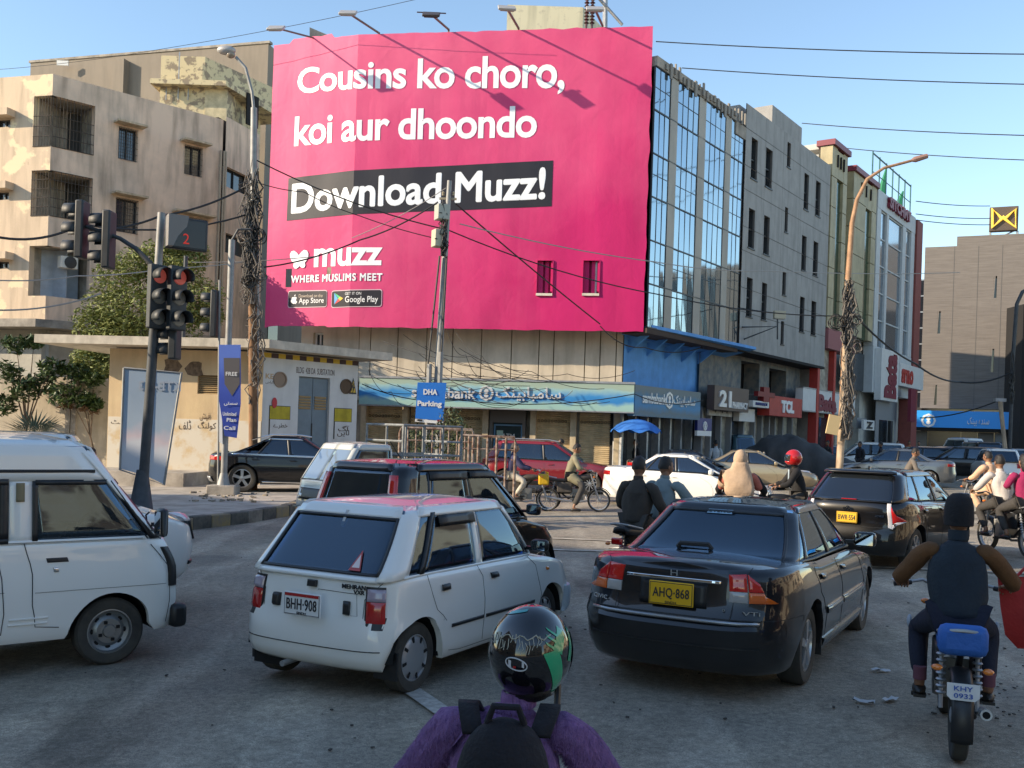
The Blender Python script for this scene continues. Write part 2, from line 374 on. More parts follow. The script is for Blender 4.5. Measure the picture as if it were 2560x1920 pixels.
for i in range(len(path) - 1):
 a, b = path[i], path[i + 1]; Ls = (b - a).length; k = max(1, round(Ls / .62))
 for j in range(k):
  p, q = a.lerp(b, j / k), a.lerp(b, (j + 1) / k); d = (q - p).normalized(); nn = Vector((d.y, -d.x, 0)); g = .012
  c = (p + q) / 2 + nn * (-.10 + rr.uniform(-.012, .012)); ln = (q - p).length
  mb = MB().box((0, 0, 0), (ln - g, .22, .52)); o = mb.build('kerb_stone', (m_ky, m_kb, m_kg)[(0, 1, 0, 1, 2, 1)[idx % 6]], kerb, bevel=.02)
  o.location = (c.x, c.y, gz(c.x) + .245 - .26 + rr.uniform(-.01, .01)); o.rotation_euler = (0, 0, math.atan2(d.y, d.x) + rr.uniform(-.015, .015)); idx += 1
# ================================================================== billboard corner building
BL, BF, BR = (-9.92, 39.6), (-6.36, 38.2), (4.66, 36.5)
FB1 = Fac(BL, BF); FB2 = Fac(BF, BR)
LB1 = FB1.L
ZT, ZB = 16.93, 5.76
def bwob(u, z):                                          # the skin's own slack and creases
 p = Vector((u * .35, z * .35, 0)); return .035 * noise.noise(p) + .022 * noise.noise(Vector((u * 1.1, z * .5, 4)))
def bpt(u, z, o=0.):                                     # u from -LB1 (left edge) .. 0 (fold) .. L
 return FB1.p(u + LB1, z, o) if u < 0 else FB2.p(u, z, o)
def bpx(x, y):
 u, z = FB2.px(x, y)
 if u < 0: u, z = FB1.px(x, y); u -= LB1
 return u, z
m_pink = M('billboard_pink', (.51, .012, .122), .6, spec=.3, var=.10, vs=.6, stretch=(1.2, 1.2, .25))
def _fade_and_sheen():  # uneven strip fading, plus sky sheen and sun glare painted into the colour
 n = m_pink.node_tree; p = n.nodes['Principled BSDF']; N = n.nodes.new; Lk = n.links.new
 src = p.inputs['Base Color'].links[0].from_socket
 tc = N('ShaderNodeTexCoord'); sp = N('ShaderNodeSeparateXYZ'); Lk(tc.outputs['Object'], sp.inputs[0])
 cmb = N('ShaderNodeCombineXYZ'); ml = N('ShaderNodeMath'); ml.operation = 'MULTIPLY'; ml.inputs[1].default_value = .72; Lk(sp.outputs[0], ml.inputs[0])
 fl = N('ShaderNodeMath'); fl.operation = 'FLOOR'; Lk(ml.outputs[0], fl.inputs[0]); Lk(fl.outputs[0], cmb.inputs[0])
 wn = N('ShaderNodeTexWhiteNoise'); wn.noise_dimensions = '3D'; Lk(cmb.outputs[0], wn.inputs[0])
 n2 = N('ShaderNodeTexNoise'); n2.inputs['Scale'].default_value = .22; n2.inputs['Detail'].default_value = 7; n2.inputs['Roughness'].default_value = .6; Lk(tc.outputs['Object'], n2.inputs[0])
 zr = N('ShaderNodeMapRange'); zr.inputs[1].default_value = 8; zr.inputs[2].default_value = 17; zr.inputs[3].default_value = -.15; zr.inputs[4].default_value = .35; Lk(sp.outputs[2], zr.inputs[0])  # paler towards the top: sky sheen painted into the pink
 xr = N('ShaderNodeMapRange'); xr.inputs[1].default_value = -10; xr.inputs[2].default_value = 4; xr.inputs[3].default_value = .35; xr.inputs[4].default_value = -.1; Lk(sp.outputs[0], xr.inputs[0])  # paler towards the left: grazing sun painted into the pink
 a1 = N('ShaderNodeMath'); a1.operation = 'ADD'; Lk(zr.outputs[0], a1.inputs[0]); Lk(xr.outputs[0], a1.inputs[1])
 a2 = N('ShaderNodeMath'); a2.operation = 'ADD'; Lk(a1.outputs[0], a2.inputs[0]); Lk(n2.outputs[0], a2.inputs[1])
 w8 = N('ShaderNodeMath'); w8.operation = 'MULTIPLY_ADD'; w8.inputs[1].default_value = .12; Lk(wn.outputs[0], w8.inputs[0]); Lk(a2.outputs[0], w8.inputs[2])
 fr = N('ShaderNodeMapRange'); fr.inputs[1].default_value = .35; fr.inputs[2].default_value = 1.2; fr.inputs[3].default_value = 0; fr.inputs[4].default_value = .9; Lk(w8.outputs[0], fr.inputs[0])
 mx = N('ShaderNodeMix'); mx.data_type = 'RGBA'; mx.inputs[7].default_value = (.72, .13, .25, 1); Lk(fr.outputs[0], mx.inputs[0]); Lk(src, mx.inputs[6]); Lk(mx.outputs[2], p.inputs['Base Color'])
 nb = N('ShaderNodeTexNoise'); nb.inputs['Scale'].default_value = 1.1; nb.inputs['Detail'].default_value = 7; nb.inputs['Distortion'].default_value = .8; Lk(tc.outputs['Object'], nb.inputs[0])
 bu = N('ShaderNodeBump'); bu.inputs['Strength'].default_value = .2; bu.inputs['Distance'].default_value = .10; Lk(nb.outputs[0], bu.inputs['Height']); Lk(bu.outputs[0], p.inputs['Normal'])
_fade_and_sheen()
bb = thing('billboard', 'huge pink advertising hoarding wrapped round the corner above the bank, with white slogans', 'billboard', (*BF, 0))
holes = [FB2.rect(1343, 652, 1381, 735), FB2.rect(1458, 652, 1498, 735)]
hl = [(*[a - LB1 for a in FB1.rect(714, 672, 729, 718)[:2]], *FB1.rect(714, 672, 729, 718)[2:]), (*[a - LB1 for a in FB1.rect(817, 668, 828, 688)[:2]], *FB1.rect(817, 668, 828, 688)[2:])]
allh = holes + hl
us = sorted({-LB1, 0., FB2.L} | {-LB1 + i * LB1 / 16 for i in range(16)} | {i * FB2.L / 44 for i in range(45)} | {h[i] for h in allh for i in (0, 1)})
zs = sorted({ZB + i * (ZT - ZB) / 44 for i in range(45)} | {h[i] for h in allh for i in (2, 3)})
mb = MB(); pos = {}
rb = random.Random(5)
for i, u in enumerate(us):
 for j, z in enumerate(zs):
  zz = z
  if j == 0: zz += .05 * noise.noise(Vector((u * 1.7, 0, 3))) + (.05 if -3.6 < u < -1 else 0)
  if j == len(zs) - 1: zz += .05 * noise.noise(Vector((u * 2.1, 5, 3))) + (.16 if -3 < u < -1.15 else 0)
  uu = u
  if i == len(us) - 1: uu += .05 * noise.noise(Vector((0, z * 1.4, 7)))
  pos[i, j] = len(mb.v); mb.v.append(tuple(bpt(uu, zz, bwob(u, z))))
for i in range(len(us) - 1):
 for j in range(len(zs) - 1):
  uc, zc = (us[i] + us[i + 1]) / 2, (zs[j] + zs[j + 1]) / 2
  if any(h[0] < uc < h[1] and h[2] < zc < h[3] for h in allh): continue
  mb.f.append((pos[i, j], pos[i + 1, j], pos[i + 1, j + 1], pos[i, j + 1]))
o = mb.build('skin', m_pink, bb, world=True); sd = o.modifiers.new('t', 'SOLIDIFY'); sd.thickness = .02; sd.offset = -1
mb = MB()
for u in [-LB1 + .1, -1.8, -.1, .2] + [i * 1.57 + 1.5 for i in range(7)]:
 mb.box(bpt(u, (ZT + ZB) / 2, -.2), (.08, .1, ZT - ZB - .3), FB2.a)
for z in [ZB + .15, 9, 12, ZT - .3]:
 FB2.box(mb, .1, FB2.L - .1, z, z + .08, -.35, -.26); FB1.box(mb, .1, LB1 - .05, z, z + .08, -.35, -.26)
mb.build('frame', m_steel, bb, world=True)
m_txt = M('billboard_white_print', (.80, .82, .84), .45, spec=.8, var=.06, vs=2); m_blk = M('billboard_black_print', (.014, .013, .020), .5, spec=.4)
def btext(name, txt, x0, y0, x1, y1, mt, off=.075, bold=0.05, hx=None, space=1., dup=0):
 """text whose box spans photo pixels (x0,y0 at its left) to (x1,y1 at its right): y = (top, bottom)"""
 u0, zt0 = bpx(x0, y0[0]); _, zb0 = bpx(x0, y0[1]); u1, zt1 = bpx(x1, y1[0]); _, zb1 = bpx(x1, y1[1])
 vs, fs = text_mesh(txt, 1., 0, bold, space, 'CENTER', 4)
 bm = bmesh.new(); X0 = min(v.x for v in vs); X1 = max(v.x for v in vs); Y0 = min(v.y for v in vs); Y1 = max(v.y for v in vs)
 bv = [bm.verts.new((u0 + (v.x - X0) / (X1 - X0) * (u1 - u0), (v.y - Y0) / (Y1 - Y0), 0)) for v in vs]
 for f in fs:
  try: bm.faces.new([bv[i] for i in f])
  except ValueError: pass
 if dup:
  g_ = bm.verts[:] + bm.edges[:] + bm.faces[:]; hv = .5 / max(zt0 - zb0, .1)
  for k, (ax, ay) in enumerate(((-1, 0), (1, 0), (0, -1), (0, 1), (-.7, .7), (.7, -.7), (.7, .7), (-.7, -.7))):
   nv = [e for e in bmesh.ops.duplicate(bm, geom=g_)['geom'] if isinstance(e, bmesh.types.BMVert)]
   for v in nv: v.co.x += ax * dup; v.co.y += ay * dup / (zt0 - zb0); v.co.z = .0012 * (k + 1)
 cuts = [0.] + [c * .25 for c in range(int(u0 * 4), int(u1 * 4) + 1) if c]
 for cu in cuts:
  bmesh.ops.bisect_plane(bm, geom=bm.verts[:] + bm.edges[:] + bm.faces[:], plane_co=(cu, 0, 0), plane_no=(1, 0, 0))
 for v in bm.verts:
  t = (v.co.x - u0) / (u1 - u0); z = (zb0 * (1 - t) + zb1 * t) + v.co.y * ((zt0 - zb0) * (1 - t) + (zt1 - zb1) * t)
  u = v.co.x; v.co = bpt(u, z, (off - .061) + v.co.z + bwob(u, z))
 me = bpy.data.meshes.new(name); bm.to_mesh(me); bm.free(); me.materials.append(mt)
 return link(name, me, bb, True)
def bpatch(name, x0, y0, x1, y1, mt, off=.04, n=24, rad=0., nv=6):
 u0, zt0 = bpx(x0, y0[0]); _, zb0 = bpx(x0, y0[1]); u1, zt1 = bpx(x1, y1[0]); _, zb1 = bpx(x1, y1[1])
 cols = sorted({u0 + (u1 - u0) * i / n for i in range(n + 1)} | ({0.} if u0 < 0 < u1 else set())); rows = []
 if rad: cols = sorted(set(cols) | {u0 + rad * k for k in (.08, .3, .6, 1)} | {u1 - rad * k for k in (.08, .3, .6, 1)})
 for u in cols:
  t = (u - u0) / (u1 - u0); zb = zb0 * (1 - t) + zb1 * t; zt = zt0 * (1 - t) + zt1 * t
  if rad:
   e = max(0, 1 - min(u - u0, u1 - u) / rad); s = rad * (1 - math.sqrt(max(0, 1 - e * e))); zb += s; zt -= s
  rows.append([bpt(u, zb + (zt - zb) * k / nv, (off if off < .05 else off - .04) + bwob(u, zb + (zt - zb) * k / nv)) for k in range(nv + 1)])
 return MB().grid(rows).build(name, mt, bb, world=True)
btext('slogan_text', 'Cousins ko choro,', 745, (172, 246), 1414, (132, 236), m_txt, bold=.022, space=.95)
btext('slogan_text', 'koi aur dhoondo', 738, (292, 367), 1344, (264, 344), m_txt, bold=.022, space=.95)
bpatch('black_band', 721, (446, 552), 1383, (401, 516), m_blk, .010, 60)
btext('slogan_text', 'Download Muzz!', 733, (462, 533), 1363, (421, 496), m_txt, bold=0, space=1., dup=.045)
btext('logo_text', 'muzz', 786, (622, 669), 957, (618, 664), m_txt, bold=.03)
btext('slogan_text', 'WHERE MUSLIMS MEET', 729, (690, 707), 956, (684, 702), m_txt, bold=0, space=1.12, dup=.014)
def bshape(name, pts, mt, off=.08):
 q = [bpx(x, y) for x, y in pts]; return MB().add([bpt(u, z, off - .05 + bwob(u, z)) for u, z in q], [tuple(range(len(q) - 1, -1, -1))]).build(name, mt, bb, world=True)
hs = []
for sgn in (-1, 1):
 P_ = [(-.3, -3), (6, -11), (13, -16), (20, -14), (23.5, -7), (23, 2), (19, 10), (14, 16), (15.5, 22), (13, 28), (7, 29), (-.3, 23)]
 hs.append([(749 + sgn * x * .98, 641 + y + (1 - sgn) * 1.) for x, y in P_])
for h in hs: bshape('logo_wing', h, m_txt)
bpatch('store_badge_border', 721, (727, 770), 819, (725, 768), M('badge_rim', (.62, .45, .50), .5), .058, 20, .09)
bpatch('store_badge', 722, (729, 768), 818, (727, 766), m_blk, .064, 20, .08)
bpatch('store_badge_border', 830, (727, 770), 956, (723, 767), M('badge_rim', (.6, .5, .55), .5), .058, 20, .09)
bpatch('store_badge', 831, (729, 768), 954, (725, 765), m_blk, .064, 20, .08)
m_pl = M('badge_print_white', (.78, .78, .78), .5)
btext('badge_text', 'Download on the', 748, (736, 744), 808, (735, 743), M('badge_print_tan', (.55, .45, .36), .5), .094, 0)
btext('badge_text', 'App Store', 748, (745, 763), 811, (744, 761), m_pl, .094, .008)
btext('badge_text', 'GET IT ON', 864, (731, 738), 904, (730, 737), m_pl, .094, 0)
btext('badge_text', 'Google Play', 864, (741, 761), 946, (740, 760), m_pl, .094, .008)
bshape('badge_symbol', [(729, 747), (732, 743), (736, 743), (737, 744), (740, 742), (743, 745), (741, 748), (741, 752), (744, 755), (740, 760), (737, 759), (734, 760), (730, 757), (728, 752)], m_pl)
bshape('badge_symbol', [(736, 742), (737, 738), (740, 736), (739, 740)], m_pl)
bshape('badge_symbol', [(837, 733), (846, 747), (837, 761)], M('print_blue', (.10, .38, .75), .5)); bshape('badge_symbol', [(837.5, 732.5), (852, 742), (847, 747)], M('print_green', (.05, .5, .2), .5), .081)
bshape('badge_symbol', [(847, 747), (852, 742), (859, 746), (852, 752)], M('print_yellow', (.75, .5, .05), .5), .081); bshape('badge_symbol', [(837.5, 761.5), (847, 747), (852, 752)], M('print_red', (.7, .06, .06), .5), .081)
for h in holes:
 mb = MB(); m2 = MB()
 for a, b, c, e in ((h[0] - .03, h[0], h[2], h[3]), (h[1], h[1] + .03, h[2], h[3]), (h[0], h[1], h[3], h[3] + .03)): FB2.box(mb, a, b, c, e, .0, .06)
 FB2.box(mb, h[0] - .1, h[1] + .1, h[2], h[3], -.34, -.3); FB2.box(mb, h[0], h[0] + .2, h[2], h[3], -.16, -.1); FB2.box(mb, (h[0] + h[1]) / 2, (h[0] + h[1]) / 2 + .13, h[2], h[3], -.2, -.12); FB2.box(mb, h[1] - .07, h[1], h[2] + .1, h[3], -.1, -.02)
 mb.build('slot_edge', m_pink, bb, world=True)
 FB2.box(m2, h[0] - .02, h[1] + .02, h[2] - .07, h[2] + .02, -.1, .07); m2.build('slot_sill', M('pale_sill', (.6, .55, .45), .8, var=.2), bb, world=True)
m_arm = M('lamp_arm', (.16, .13, .11), .6, .3)
lampspec = [((783, 97), (690, 70), -.2), ((947, 85), (870, 32), 0), ((1121, 76), (1078, 36), 1), ((1296, 73), (1267, 20), 0), ((1506, 66), (1487, 22), 0), ((1553, 60), (1505, 0), 0)]
for i, (b, t, k) in enumerate(lampspec[:5]):
 u, z = bpx(*b); B0 = bpt(u, z - .1, -.05); n = (FB1 if u < 0 else FB2).n
 out = (2.0, 2.3, 2.2, 2.2, 1.6)[i]; T = D(*t, (B0 + n * out).y)
 lt = thing('floodlight', ['thin-armed floodlight at the left end of the pink hoarding top', 'floodlight on a slanting arm second from the left above the pink hoarding', 'dark flat-headed floodlight third from the left above the pink hoarding', 'pale floodlight in front of the rooftop tank room above the hoarding',
               'floodlight on a short arm below the rooftop insulators'][i], 'floodlight', B0)
 MB().tube([B0, B0 + Vector((0, 0, .15)), T], .045 if i else .035, 6).build('arm', m_arm, lt, world=True)
 hd = MB().box((0, 0, 0), (.62, .42, .09), 0, Matrix.Rotation(R(35), 3, 'X')); hd.box((0, .0, -.06), (.5, .32, .06), 0, Matrix.Rotation(R(35), 3, 'X'))
 if i == 2: hd.box((0, .1, .1), (1.05, .06, .04))
 h = hd.build('lamp_head', M('lamp_housing', (.42, .40, .38) if i != 2 else (.1, .1, .1), .5, .3) if i != 2 else M('lamp_housing_dark', (.06, .05, .05), .5), lt, bevel=.02)
 h.location = T - Vector(lt.location); h.rotation_euler = (0, 0, FB2.a + rb.uniform(-.3, .3))
m_beige = M('beige_cladding', (.60, .52, .40), .8, col2=(.50, .43, .33), vs=1.2, bump=.1, bs=30, dirt=.3)
m_shop = M('cream_shopfront', (.58, .47, .31), .8, var=.15, vs=3, dirt=.3)
cb = thing('bank_building', 'beige corner bank building with closed cream shutters under the pink hoarding', 'building', (0, 40, 0))
off = -1.15
Q0 = FB1.p(.95, 0, off); Q1 = FB2.p(0.05, 0, off); Q2 = Vector((4.1, 37.75, 0))
FQ1 = Fac(Q0, Q1); FQ2 = Fac(Q1, Q2)
core = [(Q0.x + .3, Q0.y + .6), (Q1.x + .2, Q1.y + .5), (Q2.x - .4, Q2.y + .5), (15, 56), (-3, 60), (-9, 46)]
MB().prism(core, -.5, 15.6).build('core', m_conc, cb, world=True)
wo1 = FQ1.rect(783, 832, 808, 866)
mb = MB(); wall(mb, Q0, Q1, 3.7, ZB + .6, [wo1], .3); mb.build('wall', m_beige, cb, world=True)
add_window(FQ1, wo1, cb, .25, m_white, 0)
mjoint = M('joint_yellow_brown', (.10, .075, .03), .9)
MB().add(wall(MB(), Q1, Q2, 3.7, ZB + .9).v, [(0, 1, 2, 3)]).build('backing_wall', mjoint, cb, world=True)
seams = [FQ2.px(x, 900)[0] for x in (926, 994, 1066, 1131, 1203, 1278, 1347, 1384, 1462, 1500, 1540)]
seams = [0.02] + seams + [FQ2.L]
for a, b in zip(seams[:-1], seams[1:]):
 mb = MB(); FQ2.box(mb, a + .018, b - .018, 3.72, ZB + .9, .01, .05); mb.build('panel', m_beige, cb, world=True)
zf = 3.15
m_sh = M('shutter_cream', (.58, .44, .25), .55, var=.18, vs=2, dirt=.35, stretch=(1, 1, 3))
def shutter(F, u0, u1, z0, z1, parent, mt, o=-.35):
 rows = []; n = int((z1 - z0) / .075)
 for i in range(n * 4 + 1):
  z = z0 + (z1 - z0) * i / (n * 4); k = .022 * abs(math.sin(math.pi * i / 4)); rows.append([F.p(u0, z, o + k), F.p(u1, z, o + k)])
 return MB().grid(rows).build('roller_shutter', mt, parent, smooth=True, world=True)
sx = [(905, 1010), (1012, 1112), (1112, 1212), (1330, 1432), (1438, 1542)]
pil = []
for a, b in sx:
 ua, ub = FQ2.px(a, 1100)[0], FQ2.px(b, 1100)[0]
 s = shutter(FQ2, ua + .12, ub - .12, 0., zf, cb, m_sh); pil.append((ua - .1, ua + .12)); pil.append((ub - .12, ub + .1))
 mb = MB()
 zc = 2.42
 for k in range(int((ub - ua - .3) / .13)):
  mb.lathe([(.05, -.008), (.055, .008), (.032, .008), (.032, -.008)], (0, 0, 0), 'Y', 8, True)
  c = FQ2.p(ua + .2 + k * .13, zc, -.30); mb.v[-32:] = [tuple(rotz(Vector(v) * 1., FQ2.a) + c) for v in mb.v[-32:]]
 mb.build('vent_band', M('vent_dark', (.12, .09, .05), .8), cb, world=True)
done = set()
mb = MB()
for a, b in sorted(pil):
 if any(abs(a - q) < .25 for q in done): continue
 done.add(a); FQ2.box(MB(), a, b, 0, zf, -.35, -.05)
 m1 = MB(); FQ2.box(m1, a, b, -.4, zf, -.37, -.04); m1.build('pilaster', m_shop, cb, world=True)
ua, ub = FQ2.px(1222, 1080)[0], FQ2.px(1312, 1080)[0]
m1 = MB(); FQ2.box(m1, ua, ub, 2.3, zf, -.36, -.1); FQ2.box(m1, ua, ua + .12, -.3, 2.3, -.36, -.1); FQ2.box(m1, ub - .12, ub, -.3, 2.3, -.36, -.1); m1.build('door_surround', M('brown_grey', (.13, .115, .10), .6), cb, world=True)
m1 = MB(); FQ2.box(m1, ua + .1, ub - .1, -.3, 2.3, -.45, -.37); dd = m1.build('glass_door', M('dark_teal_glass', (.01, .035, .045), .12), cb, world=True)
m1 = MB()
for a, b, c, e in ((ua + .14, ua + .2, 0, 2.24), (ub - .2, ub - .14, 0, 2.24), (ua + .2, ub - .2, 2.18, 2.24)): FQ2.box(m1, a, b, c, e, -.36, -.32)
m1.build('blue_frame', M('frame_blue', (.12, .28, .45), .5), dd)
m1 = MB(); FQ2.box(m1, ua + .25, ua + .5, 1.6, 2.0, -.36, -.345); FQ2.box(m1, ua + .3, ub - .3, 1.05, 1.12, -.36, -.345); FQ2.box(m1, ua + .3, ub - .45, 1.28, 1.33, -.36, -.345); m1.build('sticker', M('pale_green', (.45, .62, .52), .6), dd)
FQ2.text('door_text', 'ATM', (ua + ub) / 2, 1.78, .5, .2, -.35, m_white, dd, .004)
m1 = MB(); FQ2.box(m1, FQ2.px(1545, 1080)[0], FQ2.L - .05, -.4, zf, -.5, -.03); m1.build('corner_pier', m_shop, cb, world=True)
MB().prism([(-7.2, 39.5), (4.0, 37.9), (4.6, 40), (-6, 42)], zf - .12, zf + .02).build('soffit', m_shop, cb, world=True)
def gradsign(name, cols, stops):
 m = M(name, cols[0], .5, var=.01); n = m.node_tree; p = n.nodes['Principled BSDF']; N = n.nodes.new; Lk = n.links.new
 tc = N('ShaderNodeTexCoord'); sp = N('ShaderNodeSeparateXYZ'); Lk(tc.outputs['Generated'], sp.inputs[0])
 no = N('ShaderNodeTexNoise'); no.inputs['Scale'].default_value = 2; Lk(tc.outputs['Object'], no.inputs[0])
 ad = N('ShaderNodeMath'); ad.operation = 'MULTIPLY_ADD'; ad.inputs[1].default_value = .35; Lk(no.outputs[0], ad.inputs[0]); Lk(sp.outputs[2], ad.inputs[2])
 rp = N('ShaderNodeValToRGB'); e = rp.color_ramp.elements
 while len(e) < len(cols): e.new(.5)
 for i, (c, s) in enumerate(zip(cols, stops)): e[i].position = s; e[i].color = (*c, 1)
 Lk(ad.outputs[0], rp.inputs[0]); Lk(rp.outputs[0], p.inputs['Base Color']); return m
m_f1 = gradsign('bank_sign_print', [(.30, .48, .44), (.30, .50, .46), (.02, .20, .50), (.03, .24, .55), (.28, .47, .48), (.32, .42, .34)], [.15, .35, .52, .66, .92, 1.1 - .1])
fs1 = thing('bank_sign', 'long teal and blue fascia sign of the bank above the cream shutters', 'sign', Q1)
F1 = Fac(FB2.p(.35, 0, -.35), FB2.p(FB2.L - .25, 0, -.35))
uL, zTL = F1.px(899, 937); _, zBL = F1.px(899, 1004); uR, zTR = F1.px(1586, 961); _, zBR = F1.px(1586, 1030)
m1 = MB(); F1.box(m1, uL, uR, zBR, zTR, -.18, 0); m1.build('fascia_panel', m_f1, fs1, world=True)
m1 = MB(); F1.box(m1, uL - .02, uR + .02, zTR + .003, zTR + .08, -.7, .03); F1.box(m1, uL - .02, uR + .02, zBR - .05, zBR - .003, -.7, .02); m1.build('edge_trim', m_steel, fs1, world=True)
m_sl = M('sign_letters', (.62, .64, .66), .4, .3)
def ftext(F, nm, txt, x0, y0, x1, y1, o, mt, par, ex=.03, bold=.0, space=1.):
 r = F.rect(x0, y0, x1, y1); return F.text(nm, txt, (r[0] + r[1]) / 2, (r[2] + r[3]) / 2, r[1] - r[0], r[3] - r[2], o, mt, par, ex, bold, space)
ftext(F1, 'sign_text', 'sambabank', 1030, 968, 1190, 996, 0, m_sl, fs1, .03, .02)
ftext(F1, 'sign_text', ar('سامبابینک'), 1240, 968, 1403, 1003, 0, m_sl, fs1, .03, .015)
def ringlogo(F, x, y, rad, par, mt, o=0.):
 r = F.px(x, y); m1 = MB()
 m1.lathe([(rad, 0), (rad, .04), (rad * .72, .04), (rad * .72, 0)], (0, 0, 0), 'Y', 8, True); m1.lathe([(rad * .3, 0), (rad * .3, .04), (.001, .04)], (0, 0, rad * .28), 'Y', 8); m1.lathe([(rad * .3, 0), (rad * .3, .04), (.001, .04)], (0, 0, -rad * .28), 'Y', 8)
 c = F.p(r[0], r[1], o); m1.v = [tuple(rotz((v[0], -v[1], v[2]), F.a) + c) for v in m1.v]
 return m1.build('logo', mt, par, world=True)
ringlogo(F1, 1216, 983, .29, fs1, m_sl)
P2, d2 = Vector((4.75, 36.5, 0)), Vector((.704, 1, 0)).normalized()
Pb = Vector((4.12, 37.75, 0))
m_f2 = gradsign('bank_side_sign_print', [(.05, .18, .32), (.10, .16, .20), (.03, .22, .45), (.05, .17, .28), (.12, .17, .19)], [0, .3, .55, .85, 1])
FS = Fac(F1.p(uR + .02, 0, 0), F1.p(uR + .02, 0, 0) + d2 * 12)
uE = FS.px(1751, 1010)[0]; z0, z1 = FS.px(1700, 1047)[1], FS.px(1700, 975)[1]
fs2 = thing('bank_sign', 'shaded blue bank sign on the side street face next to the parasol', 'sign', FS.P0)
m1 = MB(); FS.box(m1, 0.03, uE, z0, z1, -.3, 0); m1.build('fascia_panel', m_f2, fs2, world=True)
ftext(FS, 'sign_text', 'sambabank', 1605, 983, 1664, 1010, 0, m_sl, fs2, .02, .015); ftext(FS, 'sign_text', ar('سامبابینک'), 1682, 990, 1736, 1018, 0, m_sl, fs2, .02, .012)
ringlogo(FS, 1672, 1001, .34, fs2, m_sl)
m_blue = M('blue_wall_paint', (.085, .30, .66), .7, var=.12, vs=2, bump=.15, bs=20, dirt=.15)
bw = thing('blue_wall_building', 'bright blue painted side wall with sloping canopy below the mirrored glass floors', 'building', Pb)
FW = Fac(Pb, Pb + d2 * 14)
uw = FW.px(1782, 900)[0]
wo = FW.rect(1753, 881, 1763, 943)
mb = MB(); wall(mb, FW.P0, FW.p(uw, 0), 3.0, 6.3, [wo], .3); mb.build('wall', m_blue, bw, world=True)
add_window(FW, wo, bw, .2, m_dark, 3, 5)
MB().prism([FW.p(.1, 0, -.35).xy, FW.p(uw, 0, -.35).xy, FW.p(uw, 0, -4).xy, FW.p(.1, 0, -4).xy], -.3, 6.2).build('core', m_dark, bw, world=True)
ca, cz = FW.px(1600, 815);
cv = [FW.p(-.2, 5.75, .0), FW.p(-.2, 5.95, 1.25), FW.p(uw + 1.0, 5.95, 1.6), FW.p(uw + 1.0, 5.6, 0)]
MB().extr([Vector(c) for c in cv], (0, 0, .12)).build('canopy', m_blue, bw, world=True)
for k in range(5): m1 = MB(); m1.extr([FW.p(k * 1.55 + .3, 5.6, 0), FW.p(k * 1.55 + .3, 5.85, 1.0), FW.p(k * 1.55 + .3, 5.1, 0)], FW.d * .12); m1.build('bracket', m_blue, bw, world=True)
m1 = MB()
for k in range(8):
 a = k * uw / 8; FW.box(m1, a, a + .14, 0, 3.05, -.35, .02)
m1.build('shopfront_mullions', m_steel, bw, world=True)
for k in range(8):
 m1 = MB(); FW.box(m1, k * uw / 8 + .14, (k + 1) * uw / 8, 0.05, 3.0, -.3, -.28); m1.build('shop_glass', windowpane(), bw, world=True)
sg = thing('hanging_sign', 'square dark blue hanging sign with a white ring beside the side shop door', 'sign', FW.p(0, 0))
r = FW.rect(1710, 1045, 1746, 1076); m1 = MB(); FW.box(m1, r[0], r[1], r[2] , r[3], .5, .62); m1.build('sign_box', M('navy_sign', (.02, .03, .18), .4), sg, world=True)
m1 = MB(); FW.box(m1, r[0], r[1], r[2] - .22, r[2] - .004, .5, .62); m1.build('white_strip', m_white, sg, world=True)
ringlogo(FW, 1728, 1064, .2, sg, m_white, .62)
pan = thing('notice_board', 'pale sagging notice board with dark lettering between the bank and the pharmacy', 'sign', FW.p(uw, 0))
r = FW.rect(1752, 979, 1812, 1040); m1 = MB(); FW.box(m1, r[0], r[1], r[2], r[3], .3, .38); m1.build('board', M('board_pale', (.52, .52, .50), .6, var=.1, vs=3, dirt=.3), pan, world=True)
for k, (t, y0, y1) in enumerate((('AL NOOR', 985, 995), ('GENERAL STORE', 1000, 1006), ('TRADERS', 1009, 1014), ('4 44', 1020, 1032))): ftext(FW, 'board_text', t, 1760, y0, 1800, y1, .385, m_black, pan, .004)
gb = thing('glass_building', 'office block faced with mirrored blue glass panes in beige pilasters', 'building', P2)
FG = Fac(P2 + d2 * .12, P2 + d2 * 12)
g_l = 0.0; g_r = FG.px(1853, 500)[0]
zbot = FG.px(1620, 788)[1]; ztop = FG.px(1645, 168)[1]; zpar = FG.px(1640, 132)[1] - .1
zbot = 5.95
m_pil = M('pilaster_beige', (.34, .31, .26), .6, var=.12, vs=1.2, stretch=(1, 1, .4)); m_mul = M('mullion_dark', (.05, .055, .06), .5, .4)
MB().prism([FG.p(0, 0, -.3).xy, FG.p(g_r, 0, -.3).xy, FG.p(g_r, 0, -9).xy, FG.p(0, 0, -9).xy], 5.9, zpar - .05).build('core', m_dark, gb, world=True)
bays = []
xs_ = [(None, 1668, 3), (1686, 1740, 4), (1757, 1808, 4), (1822, 1853, 3)]
pils = [(1668, 1686), (1740, 1757), (1808, 1822)]
for a, b in pils:
 m1 = MB(); FG.box(m1, FG.px(a, 500)[0], FG.px(b, 500)[0], zbot, ztop, -.28, .03); m1.build('pilaster', m_pil, gb, world=True)
rowsz = [zbot + (ztop - zbot) * i / 6 for i in range(7)]
m_mirror = M('mirror_glass_pane', (.30, .385, .44), .05, .92, bump=.04, bs=.8)
m_mirror2 = M('mirror_glass_pane_b', (.34, .42, .46), .06, .9, bump=.05, bs=1.2)
rg = random.Random(11); cell = {}
